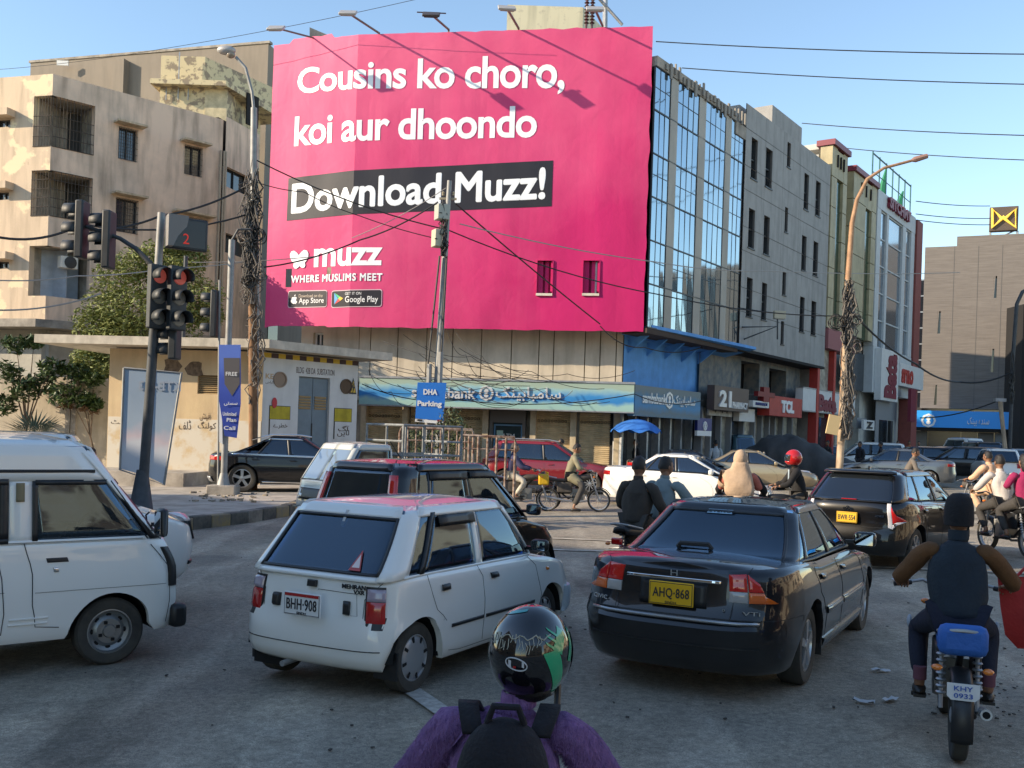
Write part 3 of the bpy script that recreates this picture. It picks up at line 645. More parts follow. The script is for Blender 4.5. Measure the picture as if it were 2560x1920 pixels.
for a, b, n in xs_:
 ua = g_l if a is None else FG.px(a, 500)[0]; ub = FG.px(b, 500)[0]; wdt = (ub - ua) / n
 for i in range(n):
  for j in range(6):
   x0, x1, z0_, z1_ = ua + i * wdt + .02, ua + (i + 1) * wdt - .02, rowsz[j] + .02, rowsz[j + 1] - .02
   t = [rg.uniform(-.006, .006) for _ in range(4)]
   q = [FG.p(x0, z0_, t[0]), FG.p(x1, z0_, t[1]), FG.p(x1, z1_, t[2]), FG.p(x0, z1_, t[3])]
   MB().extr([Vector(p) for p in q], -FG.n * .02).build('pane', rg.choice((m_mirror, m_mirror2)), gb, world=True)
 m1 = MB()
 for i in range(n + 1): FG.box(m1, ua + i * wdt - .013, ua + i * wdt + .013, zbot, ztop, -.06, .012)
 m1.build('mullions', m_mul, gb, world=True)
m1 = MB()
for z in rowsz: FG.box(m1, g_l, g_r, z - .024, z + .024, -.05, .03)
for z in rowsz[1:-1:2]:
 zz = z + (rowsz[1] - rowsz[0]) * .52
 for a, b, n in xs_:
  ua = g_l if a is None else FG.px(a, 500)[0]; ub = FG.px(b, 500)[0]; FG.box(m1, ua, ub, zz - .012, zz + .012, -.05, .012)
m1.build('transoms', m_mul, gb, world=True)
m1 = MB(); FG.box(m1, 0, g_r - .9, ztop + .002, zpar, -.3, .06); m1.build('parapet', m_conc, gb, world=True)
m1 = MB(); FG.box(m1, g_r - .9, g_r + .2, ztop + .002, zpar - .9, -.3, .05); m1.build('low_parapet', m_conc, gb, world=True)
for k in range(22):
 m1 = MB(); u = .7 + k * .36; z = ztop + .15 + rg.uniform(-.1, .15)
 m1.box(FG.p(u, z, .1), (rg.uniform(.05, .2), .06, rg.uniform(.2, .6)), FG.a); m1.build('old_letter_bracket', M('bracket_dull', (.26, .24, .21), .8), gb, world=True)
m1 = MB(); FG.box(m1, -.1, g_r + .05, zbot - .22, zbot - .04, -1, .04); m1.build('bottom_edge', M('rust_dark', (.06, .04, .03), .9), gb, world=True)
tk = thing('tank_room', 'pale yellow plastered tank room on the roof behind the pink hoarding', 'rooftop room', (1, 42, 15))
c0, c1 = D(1268, 30, 41.5), D(1458, 18, 41.5)
MB().prism([(c0.x, 41.5), (c1.x, 41.5), (c1.x + 2.2, 46), (c0.x + .5, 46)], 15.5, D(1458, 18, 41.5).z).build('wall', M('tank_yellow', (.72, .66, .46), .8, col2=(.5, .45, .33), vs=3, thr=(.3, .45), dirt=.3), tk, world=True)
pst = thing('parapet_stub', 'slanted grey parapet fin poking above the hoarding near its left end', 'rooftop wall', (-5, 40, 15))
m1 = MB(); a_, b_ = D(774, 68, 40.6), D(820, 86, 41.6); m1.extr([D(774, 68, 40.6), D(774, 110, 40.6), D(826, 110, 42), D(826, 90, 42)], (0, .3, 0)); m1.build('fin', m_conc, pst, world=True)
ep = thing('rooftop_pole', 'grey steel utility pole with slanting stays and stacked insulators above the hoarding', 'utility pole', (3.5, 39, 15))
MB().tube([D(1512, 120, 39), D(1514, -60, 39)], .1, 8).build('pole', m_steel, ep, world=True)
MB().tube([D(1492, -10, 38.6), D(1556, 62, 38.6)], .06, 6).build('stay', m_steel, ep, world=True)
for x in (1466, 1480):
 m1 = MB(); p0 = D(x, 60, 38.5)
 pr = [(.03, -.6)]
 for k in range(9): pr += [(.05, k * .13), (.11, k * .13 + .03), (.05, k * .13 + .07)]
 m1.lathe(pr, p0, 'Z', 8); m1.build('insulator', M('brown_porcelain', (.10, .035, .03), .3), ep, world=True)
# ================================================================== the street row on the right
FR = Fac(P2 + d2 * 0., P2 + d2 * 60)                     # same frontage line as the glass block
def ux(x, y=600): return FR.px(x, y)[0]
def zx(x, y): return FR.px(x, y)[1]
m_gp = M('grey_cladding', (.30, .29, .275), .7, var=.08, vs=1.5, dirt=.25); m_gj = M('grey_joint', (.12, .115, .11), .9)
m_slit = M('slit_glass', (.012, .016, .022), .12, spec=.9)
gy = thing('grey_panel_building', 'plain grey panel clad block with tall narrow slit windows', 'building', FR.p(ux(1856), 0))
uL, uR = ux(1856), ux(2071)
zt = zx(1861, 252); zb = zx(1960, 895)
wins = [(1878, 346, 1894, 449), (1914, 372, 1931, 470), (1968, 356, 1977, 419), (2010, 434, 2022, 525), (2039, 453, 2051, 541),
  (1871, 522, 1887, 621), (1909, 540, 1924, 637), (1962, 518, 1970, 581), (2004, 589, 2016, 677), (2033, 604, 2045, 690),
  (1866, 694, 1881, 792), (1904, 707, 1917, 800), (1956, 680, 1965, 738), (1999, 742, 2011, 830), (2028, 753, 2040, 838), (1952, 803, 1960, 861)]
ops = [tuple(FR.rect(*w_)) for w_ in wins]
mb = MB(); wall(mb, FR.p(uL, 0), FR.p(uR, 0), zb, zt, [(o[0] - uL, o[1] - uL, o[2], o[3]) for o in ops], .3, -.03); mb.build('backing_wall', m_gj, gy, world=True)
zr = [zb];
while zr[-1] < zt - 1.2: zr.append(zr[-1] + (1.62 if len(zr) % 2 else 1.05))
zr.append(zt)
ur = [uL + (uR - uL) * k / 5 for k in range(6)]
for i in range(5):
 for j in range(len(zr) - 1):
  a, b, c, e = ur[i] + .01, ur[i + 1] - .01, zr[j] + .012, zr[j + 1] - .012
  oo = [(o[0] - a, o[1] - a, o[2], o[3]) for o in ops if o[0] < b and o[1] > a and o[2] < e and o[3] > c]
  mb = MB(); wall(mb, FR.p(a, 0), FR.p(b, 0), c, e, [(max(o[0], 0), min(o[1], b - a), max(o[2], c), min(o[3], e)) for o in oo], .03); mb.build('panel', m_gp, gy, world=True)
for o in ops:
 m1 = MB(); FR.box(m1, o[0], o[1], o[2], o[3], -.24, -.22); w1 = m1.build('window', m_slit, gy, world=True)
 m1 = MB()
 for a, b in ((o[0], o[0] + .05), (o[1] - .05, o[1])): FR.box(m1, a, b, o[2], o[3], -.22, -.1)
 FR.box(m1, o[0] + .05, o[1] - .05, (o[2] + o[3]) / 2 - .03, (o[2] + o[3]) / 2 + .03, -.22, -.14); FR.box(m1, o[0] - .03, o[1] + .03, o[2] - .06, o[2] - .002, -.1, .04)
 m1.build('frame', m_mul, w1)
MB().prism([FR.p(uL + .02, 0, -.34).xy, FR.p(uR - .02, 0, -.34).xy, FR.p(uR - .02, 0, -14).xy, FR.p(uL + .02, 0, -14).xy], zb + .01, zt - .02).build('core', m_gp, gy, world=True)
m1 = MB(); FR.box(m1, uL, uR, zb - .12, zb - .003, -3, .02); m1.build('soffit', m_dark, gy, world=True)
m1 = MB(); a, b = ux(1990), ux(2071) + 1; r0 = FR.px(1885, 262)[1]
FR.box(m1, ux(1880) + 4.0, ux(1880) + 8.2, zt, zt + 1.5, -3.6, -.8); m1.build('roof_room', m_gp, gy, world=True)
sp = thing('shop_row', 'dim row of small shops under the grey block with stained upper fronts', 'building', FR.p(uL, 0, -1))
m_st = M('stained_front', (.22, .21, .19), .8, col2=(.10, .13, .15), vs=3, thr=(.35, .6), dirt=.3)
mb = MB(); wall(mb, FR.p(uL - 1.6, 0, -1.1), FR.p(ux(2062), 0, -1.1), 3.3, zb - .1, [(4.6, 6.9, 3.8, zb - .3), (8.2, 10.6, 3.9, zb - .4)], .8); mb.build('wall', m_st, sp, world=True)
MB().prism([FR.p(uL - 1.6, 0, -1.95).xy, FR.p(ux(2062), 0, -1.95).xy, FR.p(ux(2062), 0, -9).xy, FR.p(uL - 1.6, 0, -9).xy], -.3, zb - .12).build('core', m_dark, sp, world=True)
rs = random.Random(21); shop_m = [M('shop_glass_pale', (.34, .33, .27), .3, var=.5, vs=3), M('shop_glass_dark', (.03, .035, .04), .12), M('shop_glass_beige', (.42, .38, .30), .3, var=.5, vs=4), M('shop_frame_grey', (.22, .23, .24), .5)]
u = uL - 1.5
while u < ux(2060):
 wd = rs.uniform(.8, 1.5); m1 = MB(); FR.box(m1, u, u + .14, -.1, 3.3, -1.3, -.95); m1.build('shop_pillar', shop_m[3], sp, world=True)
 m1 = MB(); FR.box(m1, u + .14, u + wd, .1, 3.3, -1.25, -1.2); m1.build('shop_window', rs.choice(shop_m[:3]), sp, world=True); u += wd
def sign_board(label, x0, y0, x1, y1, mt, o0, o1, texts=(), name='shop_sign', F=FR, frame=None):
 r = F.rect(x0, y0, x1, y1); t = thing(name, label, 'sign', F.p((r[0] + r[1]) / 2, r[2], o1))
 m1 = MB(); F.box(m1, r[0], r[1], r[2], r[3], o0, o1); m1.build('board', mt, t, world=True, bevel=.01)
 if frame:
  m1 = MB()
  for q in ((r[0] - .05, r[1] + .05, r[2] - .06, r[2] - .002), (r[0] - .05, r[1] + .05, r[3] + .002, r[3] + .06)): F.box(m1, *q, o0, o1 + .02)
  m1.build('frame', frame, t, world=True)
 for tx, a, b, c, e, mm, bo in texts: ftext(F, 'sign_text', tx, a, b, c, e, o1, mm, t, .03, bo)
 return t
m_red = M('sign_red', (.42, .035, .025), .5, var=.1); m_signw = M('sign_white', (.62, .62, .60), .5, var=.05); m_mar = M('maroon', (.18, .012, .03), .5)
sign_board('brown pharmacy fascia with big pale numerals 21', 1800, 968, 1885, 1028, M('brown_sign', (.10, .065, .05), .5), -.6, -.25, [('21', 1810, 976, 1840, 1018, m_sl, .04), ('PHARMACY', 1842, 1006, 1880, 1023, m_sl, .03)])
sign_board('narrow white sign box beside the red cross', 1888, 1003, 1928, 1019, m_signw, -.5, -.1, [('PHARMACY', 1894, 1007, 1922, 1014, M('sign_blue_text', (.03, .05, .2), .5), .0)])
cr = thing('cross_sign', 'dark red pharmacy cross hanging out from the shop row', 'sign', FR.p(ux(1920), 0)); r = FR.rect(1898, 968, 1940, 1005); m1 = MB(); uc, zc = (r[0] + r[1]) / 2, (r[2] + r[3]) / 2; k = (r[3] - r[2]) / 2; h_ = (r[1] - r[0]) / 2
m1.extr([FR.p(uc + a * h_, zc + b * k, -.05) for a, b in ((-.33, -1), (.33, -1), (.33, -.33), (1, -.33), (1, .33), (.33, .33), (.33, 1), (-.33, 1), (-.33, .33), (-1, .33), (-1, -.33), (-.33, -.33))], -FR.n * .2)
m1.build('cross', M('cross_red', (.20, .01, .012), .5), cr, world=True); m1 = MB(); m1.tube([FR.p(uc, zc, -.2), FR.p(uc, zc, -1.1)], .04, 6); m1.build('bracket', m_steel, cr, world=True)
sign_board('orange-red shop sign with the white letters TCL', 1929, 993, 2010, 1042, m_red, -.7, -.1, [('TCL', 1957, 1002, 1988, 1033, m_white, .06)])
sign_board('blank pale panel under the red cross', 1880, 1022, 1918, 1055, m_signw, -.9, -.6)
sign_board('long pale fascia with large dark red script letters', 2012, 980, 2142, 1032, m_signw, -.5, -.1, [('Bata', 2049, 988, 2094, 1030, m_mar, .05)], frame=m_steel)
tg = thing('tan_green_building', 'tan tiled block with green glass strips and maroon caps beyond the grey one', 'building', FR.p(uR, 0))
m_tan = M('tan_tile', (.40, .34, .20), .6, var=.12, vs=2, dirt=.25); m_grn = M('green_glass', (.015, .05, .03), .15, spec=.9); m_wht = M('dull_white_wall', (.46, .45, .41), .8, var=.1, dirt=.25)
def zz(x, y): return FR.px(x, y)[1]
uA, uB, uC, uD = ux(2072), ux(2111), ux(2128), ux(2187)
ztan1 = zz(2090, 370); ztan2 = zz(2140, 432); zlow = zz(2100, 830)
for (a, b, zt_, s0, s1) in ((uA + .02, uB, ztan1, ux(2086), ux(2101)), (uC, uD - .05, ztan2, ux(2160), ux(2175))):
 for (p_, q_) in ((a, s0 - .02), (s1 + .02, b)):
  n = int((zt_ - zlow) / 1.5)
  for j in range(n):
   z0_ = zlow + (zt_ - zlow) * j / n; z1_ = zlow + (zt_ - zlow) * (j + 1) / n
   m1 = MB(); FR.box(m1, p_, q_, z0_ + .02, z1_ - .02, -.6, .05); m1.build('tile_panel', m_tan, tg, world=True)
 m1 = MB(); FR.box(m1, s0, s1, zlow, zt_ - 1.6, -.6, -.1); m1.build('glass_strip', m_grn, tg, world=True)
 m1 = MB(); FR.box(m1, s0, s1, zt_ - 1.58, zt_ - .1, -.6, .04); m1.build('head_panel', m_tan, tg, world=True)
 m1 = MB(); FR.box(m1, a - .1, b + .15, zt_ + .002, zt_ + .3, -.8, .2); m1.build('maroon_cap', m_mar, tg, world=True)
 for k in range(3): m1 = MB(); c = a + (b - a) * (.3 + .2 * k); FR.box(m1, c, c + .12, zt_ - 1.0, zt_ - .35, .045, .12); m1.build('vent_slot', m_dark, tg, world=True)
m1 = MB(); FR.box(m1, uB, uC, zlow, zz(2120, 420), -1.4, -1.2); m1.build('recess_glass', m_grn, tg, world=True)
MB().prism([FR.p(uA + .02, 0, -.7).xy, FR.p(uD, 0, -1.5).xy, FR.p(uD, 0, -14).xy, FR.p(uA, 0, -14).xy], 0, zz(2160, 445)).build('core', m_wht, tg, world=True)
m1 = MB(); FR.box(m1, uA + .9, ux(2163), zz(2100, 372), zz(2050, 316), -2.2, -1.0); m1.build('roof_parapet', m_wht, tg, world=True)
m1 = MB(); FR.box(m1, uA, ux(2140), zlow - 1.1, zlow - .02, -.6, .15); m1.build('pink_band', M('dull_pink', (.30, .10, .10), .7), tg, world=True)
for k, x in enumerate((2058, 2098)):
 m1 = MB(); FR.box(m1, ux(x), ux(x) + .35, -.1, zlow - 1.12, -.5, -.05); m1.build('red_pillar', m_red, tg, world=True)
for a, b, c, e, mm in ((2064, 2098, 1045, 1120, 1), (2104, 2135, 1045, 1125, 2), (2064, 2095, 870, 975, 0), (2136, 2175, 880, 975, 1)):
 r = FR.rect(a, c, b, e); m1 = MB(); FR.box(m1, r[0], r[1], max(r[2], .05), r[3], -.4, -.36); m1.build('shop_window', shop_m[mm], tg, world=True)
wb = thing('white_glass_building', 'white framed block of tall bluish glass with dark red letters along its parapet', 'building', FR.p(uD, 0))
uE, uF = ux(2188), ux(2284)
zw = zz(2200, 478); zwb = zz(2230, 880)
m1 = MB(); m_wf = M('white_frame', (.50, .52, .52), .6, var=.06)
FR.box(m1, uE, uF, zz(2200, 524), zw, -.6, .1); m1.build('parapet', m_wf, wb, world=True)
cols = [2190, 2198, 2213, 2217, 2256, 2262, 2275, 2283]
for a, b in ((2188, 2198), (2213, 2218), (2254, 2262), (2275, 2284)):
 m1 = MB(); FR.box(m1, ux(a), ux(b), zwb, zz(2200, 524) - .003, -.5, .08); m1.build('upright', m_wf, wb, world=True)
zg0, zg1 = zwb, zz(2200, 526)
for a, b in ((2198, 2213), (2218, 2254), (2262, 2275)):
 for j in range(5):
  z0_ = zg0 + (zg1 - zg0) * j / 5; z1_ = zg0 + (zg1 - zg0) * (j + 1) / 5
  m1 = MB(); FR.box(m1, ux(a) + .02, ux(b) - .02, z0_ + .04, z1_ - .04, -.1, -.06); m1.build('pane', M('pale_blue_glass', (.28, .33, .38), .12, .75), wb, world=True)
 m1 = MB()
 for j in range(6): z0_ = zg0 + (zg1 - zg0) * j / 5; FR.box(m1, ux(a), ux(b), z0_ - .04, z0_ + .04, -.12, .0)
 m1.build('transoms', m_wf, wb, world=True)
MB().prism([FR.p(uE, 0, -.62).xy, FR.p(uF, 0, -.62).xy, FR.p(uF, 0, -12).xy, FR.p(uE, 0, -12).xy], 0, zw - .2).build('core', m_wht, wb, world=True)
ftext(FR, 'parapet_text', 'SITCHMY', 2213, 512, 2268, 540, .1, m_mar, wb, .1, .05)
m1 = MB(); FR.box(m1, uE, uF, zz(2230, 990), zwb - .02, -.5, .1); m1.build('lower_panel', m_wf, wb, world=True)
m1 = MB(); FR.box(m1, ux(2285), ux(2299), -.3, zz(2290, 552), -1.5, .2); m1.build('red_fin', M('brick_red', (.24, .06, .05), .7, var=.1), wb, world=True)
rl = MB();
for k in range(7): rl.tube([FR.p(uE + k * (uF - uE) / 6, zw, -.3), FR.p(uE + k * (uF - uE) / 6, zw + 2.3, -.3)], .05, 5)
rl.tube([FR.p(uE, zw + 2.2, -.3), FR.p(uF, zw + 2.2, -.3)], .05, 5); rl.tube([FR.p(uE, zw + 1.1, -.3), FR.p(uF, zw + 1.1, -.3)], .03, 5); rl.build('roof_rail', M('rail_teal', (.06, .16, .17), .6), wb, world=True)
for k, x in enumerate((2218, 2262)):
 st = MB(); p0 = FR.p(ux(x), zw - .3, -.5); st.tube([p0, p0 + Vector((.1, 0, 1.1)), p0 + Vector((.3, 0, 2.2 - k * .5))], [.3, .2, .05], 7); st.build('green_wrap', M('green_cloth', (.02, .20, .10), .8), wb, world=True)
for a, c, b, e, mm in ((2188, 1002, 2240, 1118, 3), (2142, 1045, 2165, 1072, 3), (2196, 1050, 2215, 1110, 1), (2218, 1050, 2232, 1120, 0)):
 r = FR.rect(a, c, b, e); m1 = MB(); FR.box(m1, r[0], r[1], max(r[2], 0), r[3], -.02 if mm == 3 else 0.02, .02 if mm == 3 else .06); m1.build('shopfront', shop_m[mm], wb, world=True)
sign_board('tall pale sign standing out with dark red script letters running upward', 2182, 876, 2226, 1003, m_signw, .1, .5, [])
r = FR.rect(2190, 884, 2220, 996)
vs, fs = fit_text('Bata', r[3] - r[2], r[1] - r[0], .04, .05); C = FR.p((r[0] + r[1]) / 2, (r[2] + r[3]) / 2, .52)
o = MB().add([C + Vector((0, 0, 1)) * v.x - FR.d * v.y + FR.n * v.z for v in vs], fs)
bs_ = [q for q in COL.objects if q.get('label') == 'tall pale sign standing out with dark red script letters running upward'][0]; o.build('sign_text', m_mar, bs_, world=True)
sign_board('white fascia with a red square emblem at the far end of the shop row', 2226, 915, 2286, 970, m_signw, .3, .6, [('STYLO', 2229, 925, 2258, 960, m_red, .06)])
sign_board('small black and white square sign above the far shop door', 2140, 1050, 2167, 1075, m_signw, .3, .45, [('Z', 2146, 1054, 2161, 1071, m_black, .05)])
sign_board('narrow maroon banner sign hanging at the far street corner', 2237, 972, 2250, 1054, m_mar, .8, 1.0, [])
sign_board('thin white pylon with black opening between the far shops', 2206, 1052, 2211, 1120, m_black, .3, .5, [])
PM = D(2297, 1100, 80); PM2 = D(2600, 1100, 76.5)
FMb = Fac(PM, PM2)
m_stone = M('ribbed_stone', (.17, .15, .135), .85, var=.14, vs=1.2, stretch=(.6, .6, 9), bump=.3, bs=4)
mbd = thing('stone_building', 'wide brownish stone clad building with thin slit windows closing the street', 'building', FMb.P0)
r1 = FMb.px(2320, 618)[1]; r2 = FMb.px(2420, 590)[1]; us_ = FMb.px(2392, 620)[0]; u0_ = FMb.px(2307, 800)[0]; zfa = FMb.px(2400, 1022)[1]
slits = [(2484, 690, 2492, 745), (2343, 778, 2351, 834), (2476, 872, 2485, 930), (2334, 962, 2342, 1012)]
so_ = [FMb.rect(*s) for s in slits]
mb = MB(); wall(mb, FMb.p(u0_, 0), FMb.p(us_, 0), zfa, r1, [(o[0] - u0_, o[1] - u0_, o[2], o[3]) for o in so_ if o[0] < us_], .5)
wall(mb, FMb.p(us_, 0), FMb.p(26, 0), zfa, r2, [(o[0] - us_, o[1] - us_, o[2], o[3]) for o in so_ if o[0] > us_], .5); mb.build('wall', m_stone, mbd, world=True)
nseam = MB()
for x in (2380, 2440, 2500): uu = FMb.px(x, 800)[0]; FMb.box(nseam, uu, uu + .04, zfa, r1 - .05, .0, .012)
nseam.build('vertical_seam', m_gj, mbd, world=True)
MB().prism([FMb.p(.1, 0, -.55).xy, FMb.p(30, 0, -.55).xy, FMb.p(30, 0, -20).xy, FMb.p(.1, 0, -20).xy], -.5, r1 - .1).build('core', m_slit, mbd, world=True)
m1 = MB(); FMb.box(m1, us_, 30, r1 - .1, r2 - .02, -10, -.52); m1.build('raised_roof', m_stone, mbd, world=True)
for o_, s in zip(so_, slits):
 m1 = MB(); m1.extr([FMb.p(o_[0], o_[2], .01), FMb.p(o_[0] + .01, o_[3], .01), FMb.p(o_[0] + .12, o_[3], .01), FMb.p(o_[0] + .04, o_[2], .01)], -FMb.n * .1); m1.build('tapered_reveal', m_stone, mbd, world=True)
for j in range(8):
 z0_ = zfa + (r1 - 2.6 - zfa) * j / 8; z1_ = zfa + (r1 - 2.6 - zfa) * (j + 1) / 8
 m1 = MB(); FMb.box(m1, -.6, u0_, z0_ + .06, z1_ - .06, -.1, -.04); m1.build('corner_pane', m_slit, mbd, world=True)
 m1 = MB(); FMb.box(m1, -.6, u0_, z1_ - .05, z1_ + .05, -.1, .0); m1.build('corner_transom', m_steel, mbd, world=True)
m_bf = M('bright_blue_sign', (.02, .31, .80), .45)
sb = thing('blue_fascia_sign', 'long bright blue fascia sign across the foot of the stone building', 'sign', FMb.P0)
uu0 = FMb.px(2234, 1045)[0]; zb0_, zt0_ = FMb.px(2300, 1068)[1], FMb.px(2300, 1027)[1]
m1 = MB(); FMb.box(m1, uu0, 26, zb0_, zt0_, .2, 1.0); m1.build('panel', m_bf, sb, world=True)
ringlogo(FMb, 2322, 1052, .55, sb, m_white, 1.0); ftext(FMb, 'sign_text', ar('سندھ بینک'.replace('ھ', 'ہ')), 2418, 1044, 2472, 1066, 1.0, m_white, sb, .03, .0)
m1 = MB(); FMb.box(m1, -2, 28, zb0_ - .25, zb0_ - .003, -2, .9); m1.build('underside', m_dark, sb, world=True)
rs = random.Random(4); u = -1.8
while u < 24:
 wd = rs.choice((1.2, 2.4, 3.2)); m1 = MB(); FMb.box(m1, u + .1, u + wd, 0, zb0_ - .3, -.05, 0.0); m1.build('shop_window', rs.choice((shop_m[1], shop_m[1], shop_m[3], M('lobby_stone', (.16, .14, .12), .6))), mbd, world=True); u += wd
em = thing('emblem_sign', 'square dark rooftop sign with an interlaced yellow emblem on steel legs', 'sign', FMb.p(FMb.px(2510, 560)[0], r2))
r = FMb.rect(2474, 512, 2547, 573); m1 = MB(); FMb.box(m1, r[0], r[1], r[2], r[3], -1.2, -.6); m1.build('sign_box', M('sign_brown', (.09, .065, .05), .5), em, world=True, bevel=.05)
m_y = M('emblem_yellow', (.85, .55, .08), .5, emi=.35)
ep_ = [(2482, 520), (2540, 560 - 0), (2540, 519), (2510, 542), (2483, 566), (2483, 520)]
def empath(pts, rad): m1 = MB(); m1.tube([FMb.p(FMb.px(x, y)[0], FMb.px(x, y)[1], -.5 + .03 * (i % 2)) for i, (x, y) in enumerate(pts)], rad, 6); return m1
empath([(2507, 545), (2482, 519), (2482, 565), (2512, 538)], .13).build('emblem_loop', m_y, em, world=True); empath([(2506, 539), (2540, 565), (2540, 519), (2512, 545), (2506, 541)], .13).build('emblem_loop', m_y, em, world=True)
for x in (2476, 2545):
 m1 = MB(); u_ = FMb.px(x, 580)[0]; m1.tube([FMb.p(u_, r2 - .1, -.9), FMb.p(u_, r[2], -.9)], .09, 6); m1.build('leg', m_steel, em, world=True)
m1 = MB(); m1.tube([FMb.p(r[0] + .9, r2, -.9), FMb.p(r[0] + 2, r[2] + .1, -.9)], .06, 5); m1.build('stay', m_steel, em, world=True)
ds = thing('dark_building', 'dark building sliver at the far right edge behind the thin lamp pole', 'building', (46, 84, 0)); q0, q1 = D(2548, 1100, 75), D(2700, 1100, 75)
MB().prism([(q0.x, 75), (q1.x, 75), (q1.x, 95), (q0.x, 95)], 0, D(2550, 760, 75).z).build('wall', m_dark, ds, world=True)
m1 = MB(); m1.box((q0.x + 1.2, 74.9, 9), (.9, .08, 5)); m1.build('window', m_slit, ds, world=True)
# ================================================================== left apartment building
CN = D(119, 600, 42.); CNp = (CN.x, CN.y)
LR = D(549, 600, 47.6); LL = D(-250, 600, 44)
FA = Fac(LL, CN); FBl = Fac(CN, LR)
m_peel = M('peeling_plaster', (.60, .47, .34), .9, col2=(.34, .25, .18), vs=.7, thr=(.34, .37), detail=9, bump=.4, bs=14, dirt=.3)
def _peel():
 n = m_peel.node_tree; p = n.nodes['Principled BSDF']; N = n.nodes.new; Lk = n.links.new
 src = p.inputs['Base Color'].links[0].from_socket; tc = N('ShaderNodeTexCoord')
 no = N('ShaderNodeTexNoise'); no.inputs['Scale'].default_value = .8; no.inputs['Detail'].default_value = 9; mp = N('ShaderNodeMapping'); mp.inputs['Location'].default_value = (7, 3, 1); Lk(tc.outputs['Object'], mp.inputs[0]); Lk(mp.outputs[0], no.inputs[0])
 r = N('ShaderNodeMapRange'); r.inputs[1].default_value = .56; r.inputs[2].default_value = .59; Lk(no.outputs[0], r.inputs[0])
 mx = N('ShaderNodeMix'); mx.data_type = 'RGBA'; mx.inputs[7].default_value = (.72, .60, .40, 1); Lk(r.outputs[0], mx.inputs[0]); Lk(src, mx.inputs[6]); Lk(mx.outputs[2], p.inputs['Base Color'])
_peel()
m_peel2 = M('peach_plaster_bounce_lit', (.80, .60, .45), .9, col2=(.55, .43, .33), vs=.5, thr=(.3, .6), bump=.3, bs=20, dirt=.42)  # peach lightened beyond the wall's own tone to stand for bounce light
ab_ = thing('apartment_building', 'peach apartment block with peeling plaster and caged corner balconies', 'building', CN)
Zl = 16.35; z0l = FBl.px(250, 815)[1]
balB = [FBl.rect(119, 250, 237, 376), FBl.rect(119, 436, 232, 548), FBl.rect(119, 622, 226, 746)]
za = [(b[2], b[3]) for b in balB]
uAb = FA.px(84, 310)[0]; uAc = FA.L
balA = [(uAb, uAc, z[0], z[1]) for z in za]
uB1 = FBl.px(236, 310)[0]
balB = [(0., uB1, z[0], z[1]) for z in za]
wB = [FBl.rect(296, 322, 342, 401), FBl.rect(461, 367, 504, 439), FBl.rect(289, 499, 343, 582), FBl.rect(440, 545, 515, 628)]
wA = [FA.rect(-8, 299, 26, 318), FA.rect(-8, 480, 22, 500), FA.rect(-8, 654, 22, 672)]
mb = MB(); wall(mb, FA.P0, FA.P1, z0l, Zl, balA + wA, .3); mb.build('wall', m_peel, ab_, world=True)
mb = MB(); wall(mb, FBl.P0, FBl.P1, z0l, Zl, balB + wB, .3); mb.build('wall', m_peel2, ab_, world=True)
for r in wB: add_window(FBl, r, ab_, .22, m_black, 8, 5, .55)
for r in wA:
 add_window(FA, r, ab_, .2, m_black, 0); m1 = MB(); FA.box(m1, r[0] - .2, r[1] + .25, r[3] + .05, r[3] + .35, 0, .5); m1.build('sunshade', m_peel, ab_, world=True)
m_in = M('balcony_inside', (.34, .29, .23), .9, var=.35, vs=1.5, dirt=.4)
bp = [FA.p(uAb - .1, 0, -1.5), FA.p(FA.L - .2, 0, -1.5), FBl.p(1.2, 0, -1.6), FBl.p(uB1 + .1, 0, -1.5)]
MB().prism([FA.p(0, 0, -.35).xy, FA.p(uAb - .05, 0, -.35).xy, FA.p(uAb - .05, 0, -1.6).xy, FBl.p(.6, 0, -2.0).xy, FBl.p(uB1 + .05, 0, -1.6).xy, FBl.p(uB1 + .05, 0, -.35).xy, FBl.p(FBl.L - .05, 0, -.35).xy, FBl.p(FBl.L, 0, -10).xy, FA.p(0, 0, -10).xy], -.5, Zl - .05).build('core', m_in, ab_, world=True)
for k, z in enumerate(za):
 for zz_ in (z[0] - .15, z[1]):
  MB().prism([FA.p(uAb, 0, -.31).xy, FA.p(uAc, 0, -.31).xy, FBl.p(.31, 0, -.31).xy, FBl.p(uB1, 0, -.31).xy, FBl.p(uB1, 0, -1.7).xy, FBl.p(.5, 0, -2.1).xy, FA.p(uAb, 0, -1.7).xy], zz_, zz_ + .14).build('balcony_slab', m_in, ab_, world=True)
 if k < 2:
  g = MB()
  for F, a, b in ((FA, uAb, uAc - .05), (FBl, .05, uB1)):
   n = int((b - a) / .14)
   for i in range(n + 1): u = a + (b - a) * i / n; g.tube([F.p(u, z[0], .0), F.p(u, z[1], .0)], .011, 4)
   for q in range(4 + k * 2): zq = z[0] + (z[1] - z[0]) * q / 5; g.tube([F.p(a, min(zq, z[1]), .02), F.p(b, min(zq, z[1]), .02)], .016, 4)
  kind(g.build('balcony_cage', M('rusty_bars', (.07, .055, .045), .8), ab_, world=True), 'stuff')
 for F, u, wd, hh in ((FBl, 1.3, .9, 2.0), (FBl, 3.0, .8, 2.0)):
  m1 = MB(); F.box(m1, u, u + wd, z[0], z[0] + hh, -1.62, -1.5); m1.build('balcony_door', M('dark_door', (.05, .045, .04), .7) if k < 2 else M('plank_door', (.30, .17, .07), .7, var=.3, vs=4, stretch=(1, 1, 6)), ab_, world=True)
m1 = MB(); z = za[2]; FBl.box(m1, .02, uB1, z[0] , z[1], -1.25, -1.2); m1.build('grey_blue_screen', M('bluegrey_paint', (.40, .43, .47), .8, var=.1), ab_, world=True)
